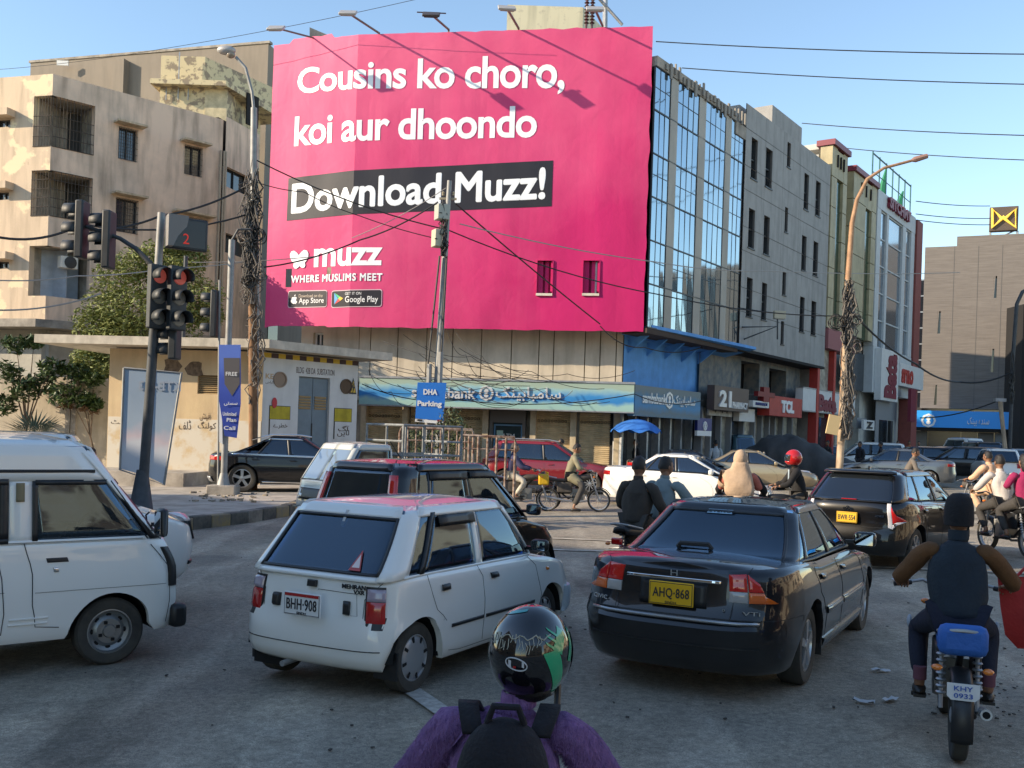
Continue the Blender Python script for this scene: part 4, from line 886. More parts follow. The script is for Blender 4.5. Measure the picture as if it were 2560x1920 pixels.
m1 = MB(); FA.box(m1, uAb, uAc, z[0], z[1], -1.25, -1.2); m1.build('grey_blue_screen', M('bluegrey_paint'), ab_, world=True)
ac = thing('air_conditioner', 'white air conditioner outdoor unit inside the lowest corner balcony', 'air conditioner', FBl.p(2, z[0]))
r = FBl.rect(157, 640, 200, 670); m1 = MB(); FBl.box(m1, r[0], r[1], r[2], r[3], -.6, -.2); m1.build('case', M('ac_white', (.62, .60, .54), .6), ac, world=True, bevel=.02)
m1 = MB(); m1.lathe([(.26, 0), (.26, .02), (.05, .03), (.001, .03)], (0, 0, 0), 'Y', 14); c = FBl.p(r[0] + .4, (r[2] + r[3]) / 2, -.19); m1.v = [tuple(rotz((v[0], -v[1], v[2]), FBl.a) + c) for v in m1.v]; m1.build('fan_grille', m_black, ac, world=True)
MB().prism([FA.p(0, 0, .9).xy, FA.p(FA.L + .3, 0, .9).xy, FBl.p(.4, 0, .9).xy, FBl.p(FBl.L, 0, .9).xy, FBl.p(FBl.L, 0, -.3).xy, FA.p(0, 0, -.3).xy], z0l - .35, z0l - .02).build('canopy_slab', m_conc, ab_, world=True)
gm = MB(); wall(gm, FA.p(0, 0, -.3), FA.p(FA.L, 0, -.3), -.5, z0l - .36, [(5, 7.5, .1, 2.8)], .3); wall(gm, FBl.p(0, 0, -.3), FBl.p(FBl.L, 0, -.3), -.5, z0l - .36, [(1, 3, .1, 2.8), (5, 6.5, 1, 2.4)], .3); gm.build('ground_floor_wall', M('pale_grey_wall', (.40, .38, .33), .9, var=.1, dirt=.3), ab_, world=True)
for x in (543, 551, 556): m1 = MB(); u = FBl.px(x, 600)[0]; m1.tube([FBl.p(u, z0l, .1), FBl.p(u, Zl - 1.5, .1)], .05, 6); m1.build('drain_pipe', M('pipe_beige', (.42, .35, .26), .7), ab_, world=True)
an = thing('annexe_building', 'lower peach rear block with dark window gaps beside the drain pipes', 'building', LR)
A0 = D(556, 600, 47.6); A1 = D(640, 600, 50.5); FN = Fac(A0, A1); zn = FN.px(600, 310)[1]
wn_ = [FN.rect(563, 428, 622, 478), FN.rect(563, 592, 622, 640)]
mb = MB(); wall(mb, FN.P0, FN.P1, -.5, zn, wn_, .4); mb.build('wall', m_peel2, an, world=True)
for r in wn_: add_window(FN, r, an, .3, m_black)
MB().prism([FN.p(0, 0, -.42).xy, FN.p(FN.L, 0, -.42).xy, FN.p(FN.L, 0, -6).xy, FN.p(0, 0, -6).xy], -.5, zn - .02).build('core', m_dark, an, world=True)
rr_ = thing('stair_room', 'weathered rooftop stair room with a flaking tank on top', 'rooftop room', D(480, 300, 50))
m_fl = M('flaking_paint', (.66, .55, .34), .9, col2=(.30, .24, .17), vs=2.2, thr=(.44, .5), detail=9, bump=.4, bs=15)
a, b = D(398, 290, 50), D(565, 290, 50.); zt1 = D(500, 222, 50).z; e_ = D(640, 280, 54)
MB().prism([(a.x, 50), (b.x, 50), (e_.x, 55), (a.x, 57)], 13, zt1).build('room_wall', m_fl, rr_, world=True)
a2, b2 = D(378, 215, 49.6), D(548, 205, 49.6); MB().prism([(a2.x, 49.4), (b2.x + .4, 49.4), (b2.x + 2.2, 55.2), (a2.x, 57)], zt1 + .002, zt1 + .25).build('roof_slab', m_fl, rr_, world=True)
a3, b3 = D(402, 180, 50.2), D(512, 180, 50.2); zt2 = D(450, 140, 50.2).z; MB().prism([(a3.x, 50.2), (b3.x, 50.2), (b3.x + 2.4, 54.5), (a3.x, 56)], zt1 + .252, zt2).build('tank', m_fl, rr_, world=True)
m1 = MB(); q = D(540, 260, 49.98); m1.box((q.x, 49.97, q.z), (1.1, .05, 1.9)); m1.build('panel_door', M('rust_cream', (.55, .47, .3), .8, var=.2), rr_, world=True)
w_ = D(590, 280, 51.8); m1 = MB(); m1.box((b.x + .9, 51.5, w_.z), (.08, .9, 1.6), R(-25)); m1.build('window', m_dark, rr_, world=True)
for x in (415, 445, 470): m1 = MB(); p0 = D(x, 250, 49.9); m1.tube([p0, p0 + Vector((0, 0, 2.4 if x == 445 else .9))], .03, 5); m1.build('standpipe', m_steel, rr_, world=True)
bk = thing('brown_building', 'long tall brown-grey block rising behind the peach apartments', 'building', D(660, 600, 60))
m_br = M('brown_render', (.235, .20, .16), .85, var=.06, vs=.4, dirt=.15)
q1 = D(655, 600, 58); q0 = D(62, 600, 62.5); q2 = D(700, 600, 63); zk = D(655, 108, 58).z
MB().prism([(q0.x, q0.y), (q1.x, q1.y), (q2.x + 2, q2.y + 6), (q0.x, q0.y + 12)], 0, zk).build('wall', m_br, bk, world=True)
Fk = Fac(q0, q1); m1 = MB(); u = Fk.px(296, 180)[0]; Fk.box(m1, u, u + .75, 14, zk - .4, .0, .5); m1.build('wall_fin', m_br, bk, world=True)
m1 = MB(); Fk.box(m1, -.1, Fk.L + .1, zk + .002, zk + .14, -.3, .06); m1.build('coping', m_conc, bk, world=True)
Fk2 = Fac(q1, (q2.x + 2, q2.y + 6))
for j in range(5): m1 = MB(); zt_ = zk - 2.2 - j * 3.3; Fk2.box(m1, 1.2, 2.6, zt_ - 2.4, zt_, .0, .04); m1.build('window', m_slit, bk, world=True)
ml = MB(); p0 = D(157, 158, 61.2); ml.box(p0, (.7, .1, .3)); ml.build('lamp_fitting', m_white, bk, world=True)
# ================================================================== small substation in the middle
sc_ = D(660, 880, 31.0); sr_ = D(896, 907, 33.8); sl_ = D(275, 880, 31.6)
FY = Fac((sl_.x, sl_.y), (sc_.x, sc_.y)); FWh = Fac((sc_.x, sc_.y), (sr_.x, sr_.y)); zs_ = sc_.z
m_yel = M('yellow_render', (.66, .50, .29), .9, col2=(.58, .42, .25), vs=1.0, bump=.2, bs=25, dirt=.2)
m_ww = M('off_white_render', (.62, .62, .60), .85, var=.05, vs=2, dirt=.15)
ss = thing('substation', 'small flat-roofed electricity substation, yellow on its long side and white with grey doors', 'building', sc_)
vy = FY.rect(494, 938, 548, 985)
mb = MB(); wall(mb, FY.P0, FY.P1, -.6, zs_, [vy], .3); mb.build('wall', m_yel, ss, world=True)
for k in range(9):
 m1 = MB(); z = vy[2] + (vy[3] - vy[2]) * (k + .5) / 9; m1.box(FY.p((vy[0] + vy[1]) / 2, z, -.1), (vy[1] - vy[0], .10, .015), FY.a, Matrix.Rotation(R(35), 3, 'X')); m1.build('louvre_slat', M('louvre_tan', (.38, .27, .14), .7), ss, world=True)
m1 = MB(); za_ = FY.px(400, 1045)[1]; FY.box(m1, .02, FY.L - .02, .3, za_, .0, .012); m1.build('whitewash', M('whitewash', (.66, .60, .49), .9, col2=(.60, .46, .28), vs=1.6, thr=(.38, .5), detail=9), ss, world=True)
m_brush = M('brush_paint_brown', (.10, .07, .05), .9)
for t, x0, y0, x1, y1 in ((ar('فیش'), 500, 1032, 525, 1052), (ar('کولنگ'), 495, 1054, 540, 1076), (ar('ڈلف'), 448, 1050, 478, 1074), (ar('بٹ'), 278, 1050, 305, 1062)): ftext(FY, 'wall_lettering', t, x0, y0, x1, y1, .014, m_brush, ss, .002)
for x, y in ((429, 915), (488, 922)):
 m1 = MB(); p = FY.px(x, y); m1.add([FY.p(p[0] + .28 * math.cos(a) * (1 + .3 * math.sin(3 * a + x)), p[1] + .3 * math.sin(a) * (1 + .25 * math.cos(2 * a)), .008) for a in [i * math.pi / 5 for i in range(10)]], [tuple(range(10))]); m1.build('fallen_plaster_patch', M('bare_brick', (.16, .11, .07), .95, var=.4, vs=9), ss, world=True)
dr = FWh.rect(745, 943, 823, 1110); dr = (dr[0], dr[1], 0.2, dr[3])
h1, h2 = FWh.px(700, 949), FWh.px(865, 966)
mb = MB(); wall(mb, FWh.P0, FWh.P1, -.6, zs_, [dr], .25); mb.build('wall', m_ww, ss, world=True)
for k in range(2):
 a = dr[0] + (dr[1] - dr[0]) * k / 2 + .01; b = a + (dr[1] - dr[0]) / 2 - .02
 m1 = MB(); FWh.box(m1, a, b, dr[2], dr[3] - .02, -.16, -.1); dl = m1.build('door_leaf', M('door_bluegrey', (.15, .20, .235), .6, var=.08, vs=3), ss, world=True)
 for q in range(5): m1 = MB(); m1.box(FWh.p((a + b) / 2, dr[3] - .65 - q * .09, -.09), ((b - a) * .75, .05, .05), FWh.a, Matrix.Rotation(R(35), 3, 'X')); m1.build('louvre', M('louvre_tan', (.38, .27, .14), .7), dl)
m1 = MB(); FWh.box(m1, (dr[0] + dr[1]) / 2 - .015, (dr[0] + dr[1]) / 2 + .015, dr[2], dr[3] - 1.5, -.1, -.07); m1.build('door_bolt', m_black, ss, world=True)
for (u, z), mm in ((h1, M('hole_board', (.30, .22, .16), .9)), (h2, M('hole_brown', (.12, .08, .05), .9))):
 m1 = MB(); m1.lathe([(.25, -.02), (.25, .04), (.21, .04), (.21, .012), (.001, .012)], (0, 0, 0), 'Y', 22); c = FWh.p(u, z, .0); m1.v = [tuple(rotz((v[0], -v[1], v[2]), FWh.a) + c) for v in m1.v]; m1.build('round_vent', mm, ss, world=True, smooth=True)
m_sy = M('painted_yellow', (.45, .36, .03), .8, var=.15, vs=4, dirt=.3)
for x0, x1, y0, ym, y1, tx in ((674, 724, 1016, 1048, 1090, 'خطرے'), (836, 878, 1022, 1054, 1098, 'آگ')):
 r = FWh.rect(x0, y0, x1, ym); r2 = FWh.rect(x0, ym + 1, x1, y1)
 m1 = MB(); FWh.box(m1, r[0] - .02, r[1] + .02, r2[2], r[3] + .02, .0, .01); m1.build('notice_border', m_black, ss, world=True)
 m1 = MB(); FWh.box(m1, *r, .01, .018); m1.build('yellow_notice', m_sy, ss, world=True); m1 = MB(); FWh.box(m1, *r2, .01, .018); m1.build('white_notice', m_ww, ss, world=True)
 ftext(FWh, 'notice_text', ar(tx), x0 + 8, ym + 10, x1 - 6, ym + 24, .019, m_brush, ss, .002, .01)
ftext(FWh, 'notice_text', ar('لائن'.replace('ئ', 'ی')), 862 - 20, 1075, 872, 1092, .019, m_brush, ss, .002, .01)
ftext(FWh, 'door_heading', 'SIDDIQ ABDUL AZIZ SUBSTATION'[:0] + 'BLDG  428 DA  SUBSTATION', 741, 921, 836, 936, .0, M('stencil_brown', (.12, .09, .08), .9), ss, .003, .0)
ftext(FWh, 'wall_text', 'KE', 664, 934, 684, 947, .0, M('stencil_tan', (.5, .35, .2), .9), ss, .003, .02); ftext(FWh, 'wall_text', ar('کراچی'.replace('چ', 'ج')), 664, 952, 684, 960, .0, m_brush, ss, .003)
r = FWh.rect(873, 945, 891, 985); m1 = MB(); m1.extr([FWh.p(r[0], r[2], .01), FWh.p(r[1], r[2], .01), FWh.p((r[0] + r[1]) / 2, r[3], .01)], FWh.n * .012); m1.build('warning_triangle_border', m_black, ss, world=True)
m1 = MB(); cx_, cz_ = (r[0] + r[1]) / 2, r[2] + (r[3] - r[2]) / 3; m1.extr([FWh.p(cx_ + (u - cx_) * .72, cz_ + (z - cz_) * .72, .024) for u, z in ((r[0], r[2]), (r[1], r[2]), (cx_, r[3]))], FWh.n * .004); m1.build('warning_triangle', M('warn_yellow', (.65, .42, .03), .6), ss, world=True)
m1 = MB(); m1.extr([FWh.p(cx_ + a * .09, cz_ + b * .12, .03) for a, b in ((.4, 2.2), (-.8, .2), (-.1, .2), (-.5, -1.8), (.8, .6), (.1, .6))], FWh.n * .003); m1.build('lightning_mark', m_black, ss, world=True)
m1 = MB(); p = FWh.px(685, 1007); m1.lathe([(.13, 0), (.13, .02), (.001, .02)], (0, 0, 0), 'Y', 14); m1.v = [tuple(rotz((v[0] * .7, -v[1], v[2] * 1.3), FWh.a) + FWh.p(p[0], p[1], .02)) for v in m1.v]; m1.build('red_emblem', M('emblem_red', (.5, .03, .04), .6), ss, world=True)
MB().prism([FY.p(-2.0, 0, .9).xy, FY.p(FY.L + .5, 0, .9).xy, FWh.p(.2, 0, .8).xy, FWh.p(FWh.L + .9, 0, .7).xy, FWh.p(FWh.L + .9, 0, -7).xy, FY.p(-2.0, 0, -7).xy], zs_ + .06, zs_ + .32).build('roof_slab', M('slab_cream', (.56, .50, .40), .9, var=.15, dirt=.3), ss, world=True)
n = 14
for k in range(n):
 m1 = MB(); a = FWh.L * k / n; FWh.box(m1, a + .002, a + FWh.L / n - .002, zs_ - .16, zs_ - .01, .0, .015); m1.build('stripe', (M('stripe_yellow', (.55, .38, .05), .8), M('stripe_brown', (.07, .045, .045), .8))[k % 2], ss, world=True)
MB().prism([FY.p(.02, 0, -.32).xy, FY.p(FY.L - .02, 0, -.32).xy, FWh.p(.25, 0, -.3).xy, FWh.p(FWh.L, 0, -.3).xy, FWh.p(FWh.L, 0, -6).xy, FY.p(.02, 0, -6).xy], -.6, zs_ + .05).build('core', m_ww, ss, world=True)
pl = FY; slab_pts = [FY.p(-1.0, 0, 1.9).xy, FY.p(FY.L - 1.6, 0, 1.9).xy, FY.p(FY.L - 1.6, 0, .02).xy, FY.p(-1.0, 0, .02).xy]
kind(MB().prism(slab_pts, -.5, .42).build('plinth_step', m_pave), 'structure')
cw = thing('compound_wall', 'plain beige boundary wall with piers behind the palm and shrubs', 'wall', (-20, 36, 0))
a, b = D(150, 900, 37), D(285, 900, 36); Fc = Fac((-30, 38), (b.x, b.y)); zc_ = D(220, 905, 36).z
m1 = MB(); Fc.box(m1, 0, Fc.L, -.6, 3.4, -.25, 0); m1.build('wall', M('beige_render', (.50, .43, .33), .9, var=.08, dirt=.25), cw, world=True)
for x in (168, 182): u = Fc.px(x, 1000)[0]; m1 = MB(); Fc.box(m1, u, u + .18, -.6, 3.45, .0, .1); m1.build('pier', m_conc, cw, world=True)
# ================================================================== town outside the frame (it shades the junction and shows in glass and paint)
def off_block(label, pts, h, mt, seed):
 t = thing('street_building', label, 'building', (pts[0][0], pts[0][1], 0)); MB().prism(pts, -.6, h).build('wall', mt, t, world=True)
 rq = random.Random(seed)
 for i in range(len(pts)):
  p, q = Vector(pts[i]), Vector(pts[(i + 1) % len(pts)])
  if (q - p).length < 8: continue
  F = Fac(p, q); m1 = MB(); n = int(F.L / 3.2)
  for a in range(n):
   for z in range(int(h // 3.3)):
    if rq.random() < .88: F.box(m1, a * 3.2 + 1, a * 3.2 + 2.4, z * 3.3 + 1, z * 3.3 + 2.5, .0, .03)
  kind(m1.build('windows', m_slit, t, world=True), 'stuff')
m_off1 = M('offwhite_block', (.42, .36, .27), .9, var=.15, vs=.4); m_off2 = M('brown_block', (.26, .19, .13), .9, var=.2, vs=.4); m_off3 = M('cream_block', (.55, .47, .35), .9, col2=(.16, .11, .08), vs=.35, thr=(.42, .5), detail=3)
off_block('brown five-storey block out of frame on the left that shades the junction', [(-44.4, 16.8), (-60, 16), (-60, -25), (-16.4, -25), (-16.4, 1.8), (-29.4, 5.8), (-35.2, 7.8)], 16, m_off2, 1)
off_block('cream block out of frame on the right side of the junction', [(20, -12), (52, -12), (52, 26), (26, 26)], 9, m_off3, 2)
off_block('off-white block out of frame behind the camera on the right', [(2, -48), (34, -48), (34, -28), (2, -28)], 15, m_off1, 3)
# ================================================================== vehicles
m_tyre = M('tyre_rubber', (.022, .021, .020), .85, col2=(.06, .055, .045), vs=6, thr=(.35, .75)); m_rim = M('alloy_rim', (.50, .50, .50), .3, .8); m_cap = M('hubcap_silver', (.42, .44, .46), .35, .6)
m_well = M('wheel_well', (.008, .008, .008), .95); m_chrome = M('chrome', (.75, .75, .75), .08, 1.); m_seam = M('panel_seam', (.03, .03, .03), .8)
m_trim = M('black_trim', (.016, .016, .017), .4); m_int = M('car_interior', (.035, .033, .032), .8); m_seatm = M('seat_cloth', (.22, .20, .17), .9); m_seatd = M('seat_dark', (.025, .023, .023), .7)
m_gl = glass('car_glass', see=.5, ior=1.8); m_gld = glass('tinted_car_glass', see=.42, ior=1.75)
m_lred = M('lamp_red', (.42, .008, .008), .12, coat=1.); m_lwht = M('lamp_clear', (.62, .60, .62), .15, coat=1.); m_lamb = M('lamp_amber', (.75, .20, .02), .15, coat=1.); m_mir = M('mirror_silver', (.6, .65, .7), .03, 1.)
m_platey = M('plate_yellow', (.75, .42, .01), .5); m_platew = M('plate_white', (.72, .72, .70), .5); m_ink = M('plate_ink', (.02, .02, .025), .6)
def lerp(a, b, t): return a + (b - a) * t
def pl_interp(pts, x, smooth=True):
 if x <= pts[0][0]: return pts[0][1]
 for (a, va), (b, vb) in zip(pts, pts[1:]):
  if x <= b:
   t = (x - a) / max(b - a, 1e-9)
   return va + (vb - va) * (t * t * (3 - 2 * t) if smooth else t)
 return pts[-1][1]
def wheel(parent, c, r, wdt, side, style, mr=None):      # c centre, side +1 = left (+y outwards)
 w_ = bpy.data.objects.new('wheel', None); COL.objects.link(w_); w_.parent = parent; w_.location = c
 h = wdt / 2; ri = r * .66
 pr = [(ri, -h * .9), (ri + .015, -h), (r * .93, -h), (r, -h * .72), (r, h * .72), (r * .93, h), (ri + .015, h), (ri, h * .9)]
 mb = MB(); mb.lathe(pr, (0, 0, 0), 'Y', 32, True); t = mb.build('tyre', m_tyre, w_, smooth=True)
 s = side; mr = mr or m_rim
 mb = MB(); mb.lathe([(ri, h * .88 * s), (ri * .94, h * .9 * s), (ri * .9, h * .55 * s), (ri * .9, -h * .3 * s)], (0, 0, 0), 'Y', 32)
 back = MB().lathe([(ri * .9, h * .05 * s), (.001, h * .05 * s)], (0, 0, 0), 'Y', 20); back.build('brake_disc', m_well, w_)
 f = h * .72 * s
 if style == 'steel':
  mb.lathe([(ri * .9, h * .5 * s), (ri * .72, h * .3 * s), (ri * .55, h * .62 * s), (ri * .3, h * .62 * s), (ri * .26, h * .85 * s), (.001, h * .85 * s)], (0, 0, 0), 'Y', 24)
  m2 = MB()
  for k in range(8):
   a = k * math.pi / 4; m2.lathe([(.022, 0), (.001, .004 * s)], (0, 0, 0), 'Y', 8); m2.v[-16:] = [(v[0] + ri * .74 * math.cos(a), v[1] + h * .36 * s, v[2] + ri * .74 * math.sin(a)) for v in m2.v[-16:]]
  for k in range(4):
   a = k * math.pi / 2 + .4; m2.box((ri * .42 * math.cos(a), h * .66 * s, ri * .42 * math.sin(a)), (.025, .02, .025))
  m2.build('rim_holes', m_well, w_)
 elif style == 'cap':
  n = 8; pts = []
  mb.lathe([(ri * .93, f), (ri * .80, f + .012 * s), (ri * .62, f + .02 * s), (ri * .25, f + .028 * s), (.001, f + .028 * s)], (0, 0, 0), 'Y', 32)
  m2 = MB()
  for k in range(8):
   a = k * math.pi / 4 + .2; m2.box((ri * .8 * math.cos(a), f + .016 * s, ri * .8 * math.sin(a)), (.045, .006, .022), 0, Matrix.Rotation(-a, 3, 'Y'))
  m2.build('cap_slots', m_well, w_)
 else:
  n = {'alloy5': 5, 'alloy10': 10, 'alloy7': 7}[style]
  for k in range(n):
   a = 2 * math.pi * k / n + .3; ww = ri * (.30 if n == 5 else .20 if n == 7 else .12)
   M_ = Matrix.Rotation(-a, 3, 'Y')
   p = [(ri * .12, -ww * .45), (ri * .93, -ww * .55), (ri * .93, ww * .55), (ri * .12, ww * .45)]
   mb.extr([M_ @ Vector((x, f - .01 * s, z)) for x, z in p], (0, .03 * s, 0))
  mb.lathe([(ri * .24, f - .02 * s), (ri * .24, f + .025 * s), (.001, f + .03 * s)], (0, 0, 0), 'Y', 14)
 mb.build('rim', mr, w_, smooth=True, ang=35)
 return w_
class Car:
 def __init__(c, nm, label, cat, sp, loc, yaw, group=None):
  c.sp = sp; c.root = thing(nm, label, cat, loc, yaw, group); g = sp.get
  c.L, c.W, c.H = sp['L'], sp['W'], sp['H']; c.xr, c.xf = sp['xr'], sp['xf']; c.rw = sp['rw']; c.Ra = sp.get('arch', c.rw + .055)
  c.sill = g('sill', .2); c.p, c.q = g('p', 13), g('q', 4.0)
  c.pf = g('pf', 9)
  c.root.location = loc
  c.dt = g('det', 1)
  c.paint = sp['paint']; c.gl = g('glass', m_gl)
  if g('body', True): c.body()
  if g('gh'): c.greenhouse()
  c.wheels()
 # ---- lower body surface
 def ring(c, s):                                      # s in 0..3 -> (xi, eta); rear quarter, side, front quarter
  p = c.p; q = c.q
  xc = .7071 ** (2 / p); ec = .7071 ** (2 / q)
  if s <= 1: e = s * ec; return -(1 - e ** q) ** (1 / p), e
  if s <= 2: x = -xc + (s - 1) * 2 * xc; return x, (1 - abs(x) ** p) ** (1 / q)
  e = (3 - s) * ec; return (1 - e ** q) ** (1 / p), e
 def s_of_x(c, x):
  xi = (x - c.L / 2) / (c.L / 2); xc = .7071 ** (2 / c.p)
  xi = max(-1, min(1, xi))
  if abs(xi) <= xc: return 1 + (xi + xc) / (2 * xc)
  e = (1 - abs(xi) ** c.p) ** (1 / c.q) / .7071 ** (2 / c.q); return e if xi < 0 else 3 - e
 def s_of_y(c, y, front=False):
  e = y / (c.W / 2); e = min(e / .7071 ** (2 / c.q), 1); return 3 - e if front else e
 def pz(c, s, z, off=0.):                             # body surface point at ring param s and height z
  sgn = 1
  if s < 0: s = -s; sgn = -1
  xi, eta = c.ring(min(s, 3)); sp = c.sp
  xa = pl_interp(sp['rear'], z); xb = c.L - pl_interp(sp['front'], z); hw = c.W / 2 * pl_interp(sp['side'], z)
  xm, xh = (xa + xb) / 2, (xb - xa) / 2
  x = xm + (xh + off) * xi; tx = (x / c.L)
  tp = 1 - sp.get('tf', .05) * max(0, (tx - .72) / .28) ** 2 - sp.get('tr', .03) * max(0, (.25 - tx) / .25) ** 2
  return Vector((x, sgn * (hw * tp + off) * eta, z))
 def zb(c, x):
  z = c.sill
  for xw in (c.xr, c.xf):
   d = abs(x - xw)
   if d < c.Ra: z = max(z, c.rw + math.sqrt(c.Ra ** 2 - d * d))
  return z
 def ztp(c, x): return pl_interp(c.sp['top'], x)
 def body(c):
  L = c.L; ss = {i / 8 for i in range(9)} | {3 - i / 8 for i in range(9)} | {1 + i / 24 for i in range(25)}
  for xw in (c.xr, c.xf):
   for k in range(-10, 11):
    x = xw + c.Ra * math.sin(k / 10 * math.pi / 2) * (1 + (1e-4 if abs(k) == 10 else 0));
    if .02 < x < L - .02: ss.add(c.s_of_x(x))
  ss = sorted(ss); ss = [s for i, s in enumerate(ss) if i == 0 or s - ss[i - 1] > 1e-5]
  vr = [0, .05, .15, .3, .45, .6, .75, .86, .93, .97, 1.]
  ri = .05; cols = []
  for s in ss:
   col = []
   xn = c.pz(s, .6).x; z0, z1 = c.zb(xn), c.ztp(xn)
   for v in vr:
    z = z0 + (z1 - z0) * v; d = max(0, z - (z1 - ri)) / ri; ins = ri * (1 - math.sqrt(max(0, 1 - d * d))) * .8
    d2_ = max(0, (z0 + .03) - z) / .03 if z0 <= c.sill + .01 else 0
    col.append(c.pz(s, z, -ins - .012 * d2_))
   cols.append(col)
  full = [[Vector((p.x, -p.y, p.z)) for p in col] for col in cols[::-1]][:-1] + cols
  mb = MB(); mb.grid(full)
  lip = []
  for col in full: p = col[0]; lip.append([p, Vector((p.x, p.y * (1 - .05 / max(abs(p.y), .05)) if abs(p.y) > .3 else p.y, p.z))])
  mb.grid(lip)
  c.body_o = mb.build('body', c.paint, c.root, smooth=True, ang=38)
  g = c.sp.get('gh'); cr = c.sp.get('crown', .035)
  def deck(name, x0, x1, mt, dz=0.):
   rows = []
   for col in cols:
    p = col[-1]
    if x0 - 1e-6 <= p.x <= x1 + 1e-6: rows.append([Vector((p.x, p.y * t, p.z + dz + cr * (1 - t * t) * (1 if 0.15 < p.x < L - .1 else .5))) for t in [1 - k / 6 for k in range(13)]])
   if len(rows) > 1: MB().grid(rows).build(name, mt, c.root, smooth=True)
  if g:
   if g['b0'] > .12: deck('boot_lid', -1, g['b0'] + .25, c.paint)
   if L - g['b1'] > .12: deck('bonnet', g['b1'] - .3, L + 1, c.paint)
  else: deck('bonnet', -1, L + 1, c.paint)
  mb = MB(); mb.box((L / 2, 0, c.sill + .12), (L - .5, c.W - .62, .2)); mb.box(((c.xr + c.xf) / 2, 0, c.sill + .1), (c.xf - c.xr - 2 * c.Ra, c.W - .14, .16)); mb.build('underbody', m_well, c.root)
  for xw in (c.xr, c.xf):
   for sg in (1, -1):
    mb = MB(); rows = [[(xw + (c.Ra + .01) * math.cos(a), sg * y, c.rw + (c.Ra + .01) * math.sin(a)) for y in (c.W / 2 * .93, c.W / 2 - .32)] for a in [math.pi * k / 12 for k in range(13)]]
    mb.grid(rows); mb.grid([[(xw + (c.Ra + .01) * math.cos(a), sg * (c.W / 2 - .32), c.rw + (c.Ra + .01) * math.sin(a) * k) for k in (0, 1)] for a in [math.pi * k / 12 for k in range(13)]])
    mb.build('wheel_arch_liner', m_well, c.root)
 def wheels(c):
  for xw in (c.xr, c.xf):
   for sg in (1, -1): wheel(c.root, (xw, sg * (c.W / 2 * c.sp.get('trk', .93) - .09), c.rw), c.rw, c.sp.get('tw', .18), sg, c.sp.get('wheel', 'alloy5'), c.sp.get('rim'))
 def patch(c, name, quad, mt, off=.012, n=8, m=6, parent=None, back=.03):
  """quad: 4 corners (s,z) bl, br, tr, tl on the body skin; a raised piece following it"""
  bl, br, tr, tl = quad; rows = []
  for i in range(n + 1):
   u = i / n; row = []
   for j in range(m + 1):
    v = j / m; a = (lerp(bl[0], br[0], u), lerp(bl[1], br[1], u)); b = (lerp(tl[0], tr[0], u), lerp(tl[1], tr[1], u))
    e = 0 if (0 < i < n and 0 < j < m) else .4 * off
    row.append(c.pz(lerp(a[0], b[0], v), lerp(a[1], b[1], v), off - e))
   rows.append(row)
  mb = MB(); mb.grid(rows)
  rim = rows[0][:] + [r[-1] for r in rows[1:]] + rows[-1][-2::-1] + [r[0] for r in rows[-2:0:-1]]
  cen = Vector((c.L / 2, 0, 0)); inner = [Vector((p.x + (cen.x - p.x) * back / 1.5, p.y * (1 - back / .8), p.z)) for p in rim]
  mb.grid([rim, inner], True)
  return mb.build(name, mt, parent or c.root, smooth=True, ang=50)
 def sidepatch(c, name, x0, x1, z0, z1, mt, off=.012, sg=-1, dx=0., **k):
  a, b = c.s_of_x(x0), c.s_of_x(x1); a2, b2 = c.s_of_x(x0 + dx), c.s_of_x(x1 + dx)
  return c.patch(name, [(sg * a, z0), (sg * b, z0), (sg * b2, z1), (sg * a2, z1)], mt, off, **k)
 def seam(c, pts, sg=-1, w=.006, name='door_seam'):   # pts (x,z) on the side
  mb = MB(); prev = None
  P = []
  for (x0, z0), (x1, z1) in zip(pts, pts[1:]):
   n = max(1, int(math.hypot(x1 - x0, z1 - z0) / .08)); P += [(lerp(x0, x1, k / n), lerp(z0, z1, k / n)) for k in range(n)]
  P.append(pts[-1]); Q = [c.pz(sg * c.s_of_x(x), z, .0015) for x, z in P]
  mb.tube(Q, w * .3, 5); return mb.build(name, m_seam, c.root)
 def rseam(c, pts, front=False, w=.006, name='boot_seam', mt=None):   # pts (y,z) on the rear face, either sign of y
  P = []
  for (x0, z0), (x1, z1) in zip(pts, pts[1:]):
   n = max(1, int(math.hypot(x1 - x0, z1 - z0) / .08)); P += [(lerp(x0, x1, k / n), lerp(z0, z1, k / n)) for k in range(n)]
  P.append(pts[-1]); Q = [c.ry(y, z, .0015, front) for y, z in P]
  mb = MB(); mb.tube(Q, w * .42, 5); return mb.build(name, mt or m_seam, c.root)
 def ry(c, y, z, off=0., front=False):
  s = c.s_of_y(abs(y) / max(pl_interp(c.sp['side'], z), .1), front); p = c.pz(s, z, off); return Vector((p.x, math.copysign(p.y, y) if y else 0., p.z))
 def rpatch(c, name, y0, y1, z0, z1, mt, off=.012, front=False, sk=0., **k):
  def sy(y): v = c.s_of_y(min(abs(y), c.W / 2 * .96), front); return v if y >= 0 else -v
  if y0 * y1 < 0:                                  # centre piece: plain grid through ry
   rows = [[c.ry(lerp(y0, y1, i / 10), lerp(z0, z1, j / 4), off, front) for j in range(5)] for i in range(11)]
   mb = MB(); mb.grid(rows); o = mb.build(name, mt, k.get('parent') or c.root, smooth=True); sd = o.modifiers.new('t', 'SOLIDIFY'); sd.thickness = .02; sd.offset = 0; return o
  return c.patch(name, [(sy(y0), z0), (sy(y1), z0), (sy(y1 + sk), z1), (sy(y0 + sk), z1)], mt, off, **k)
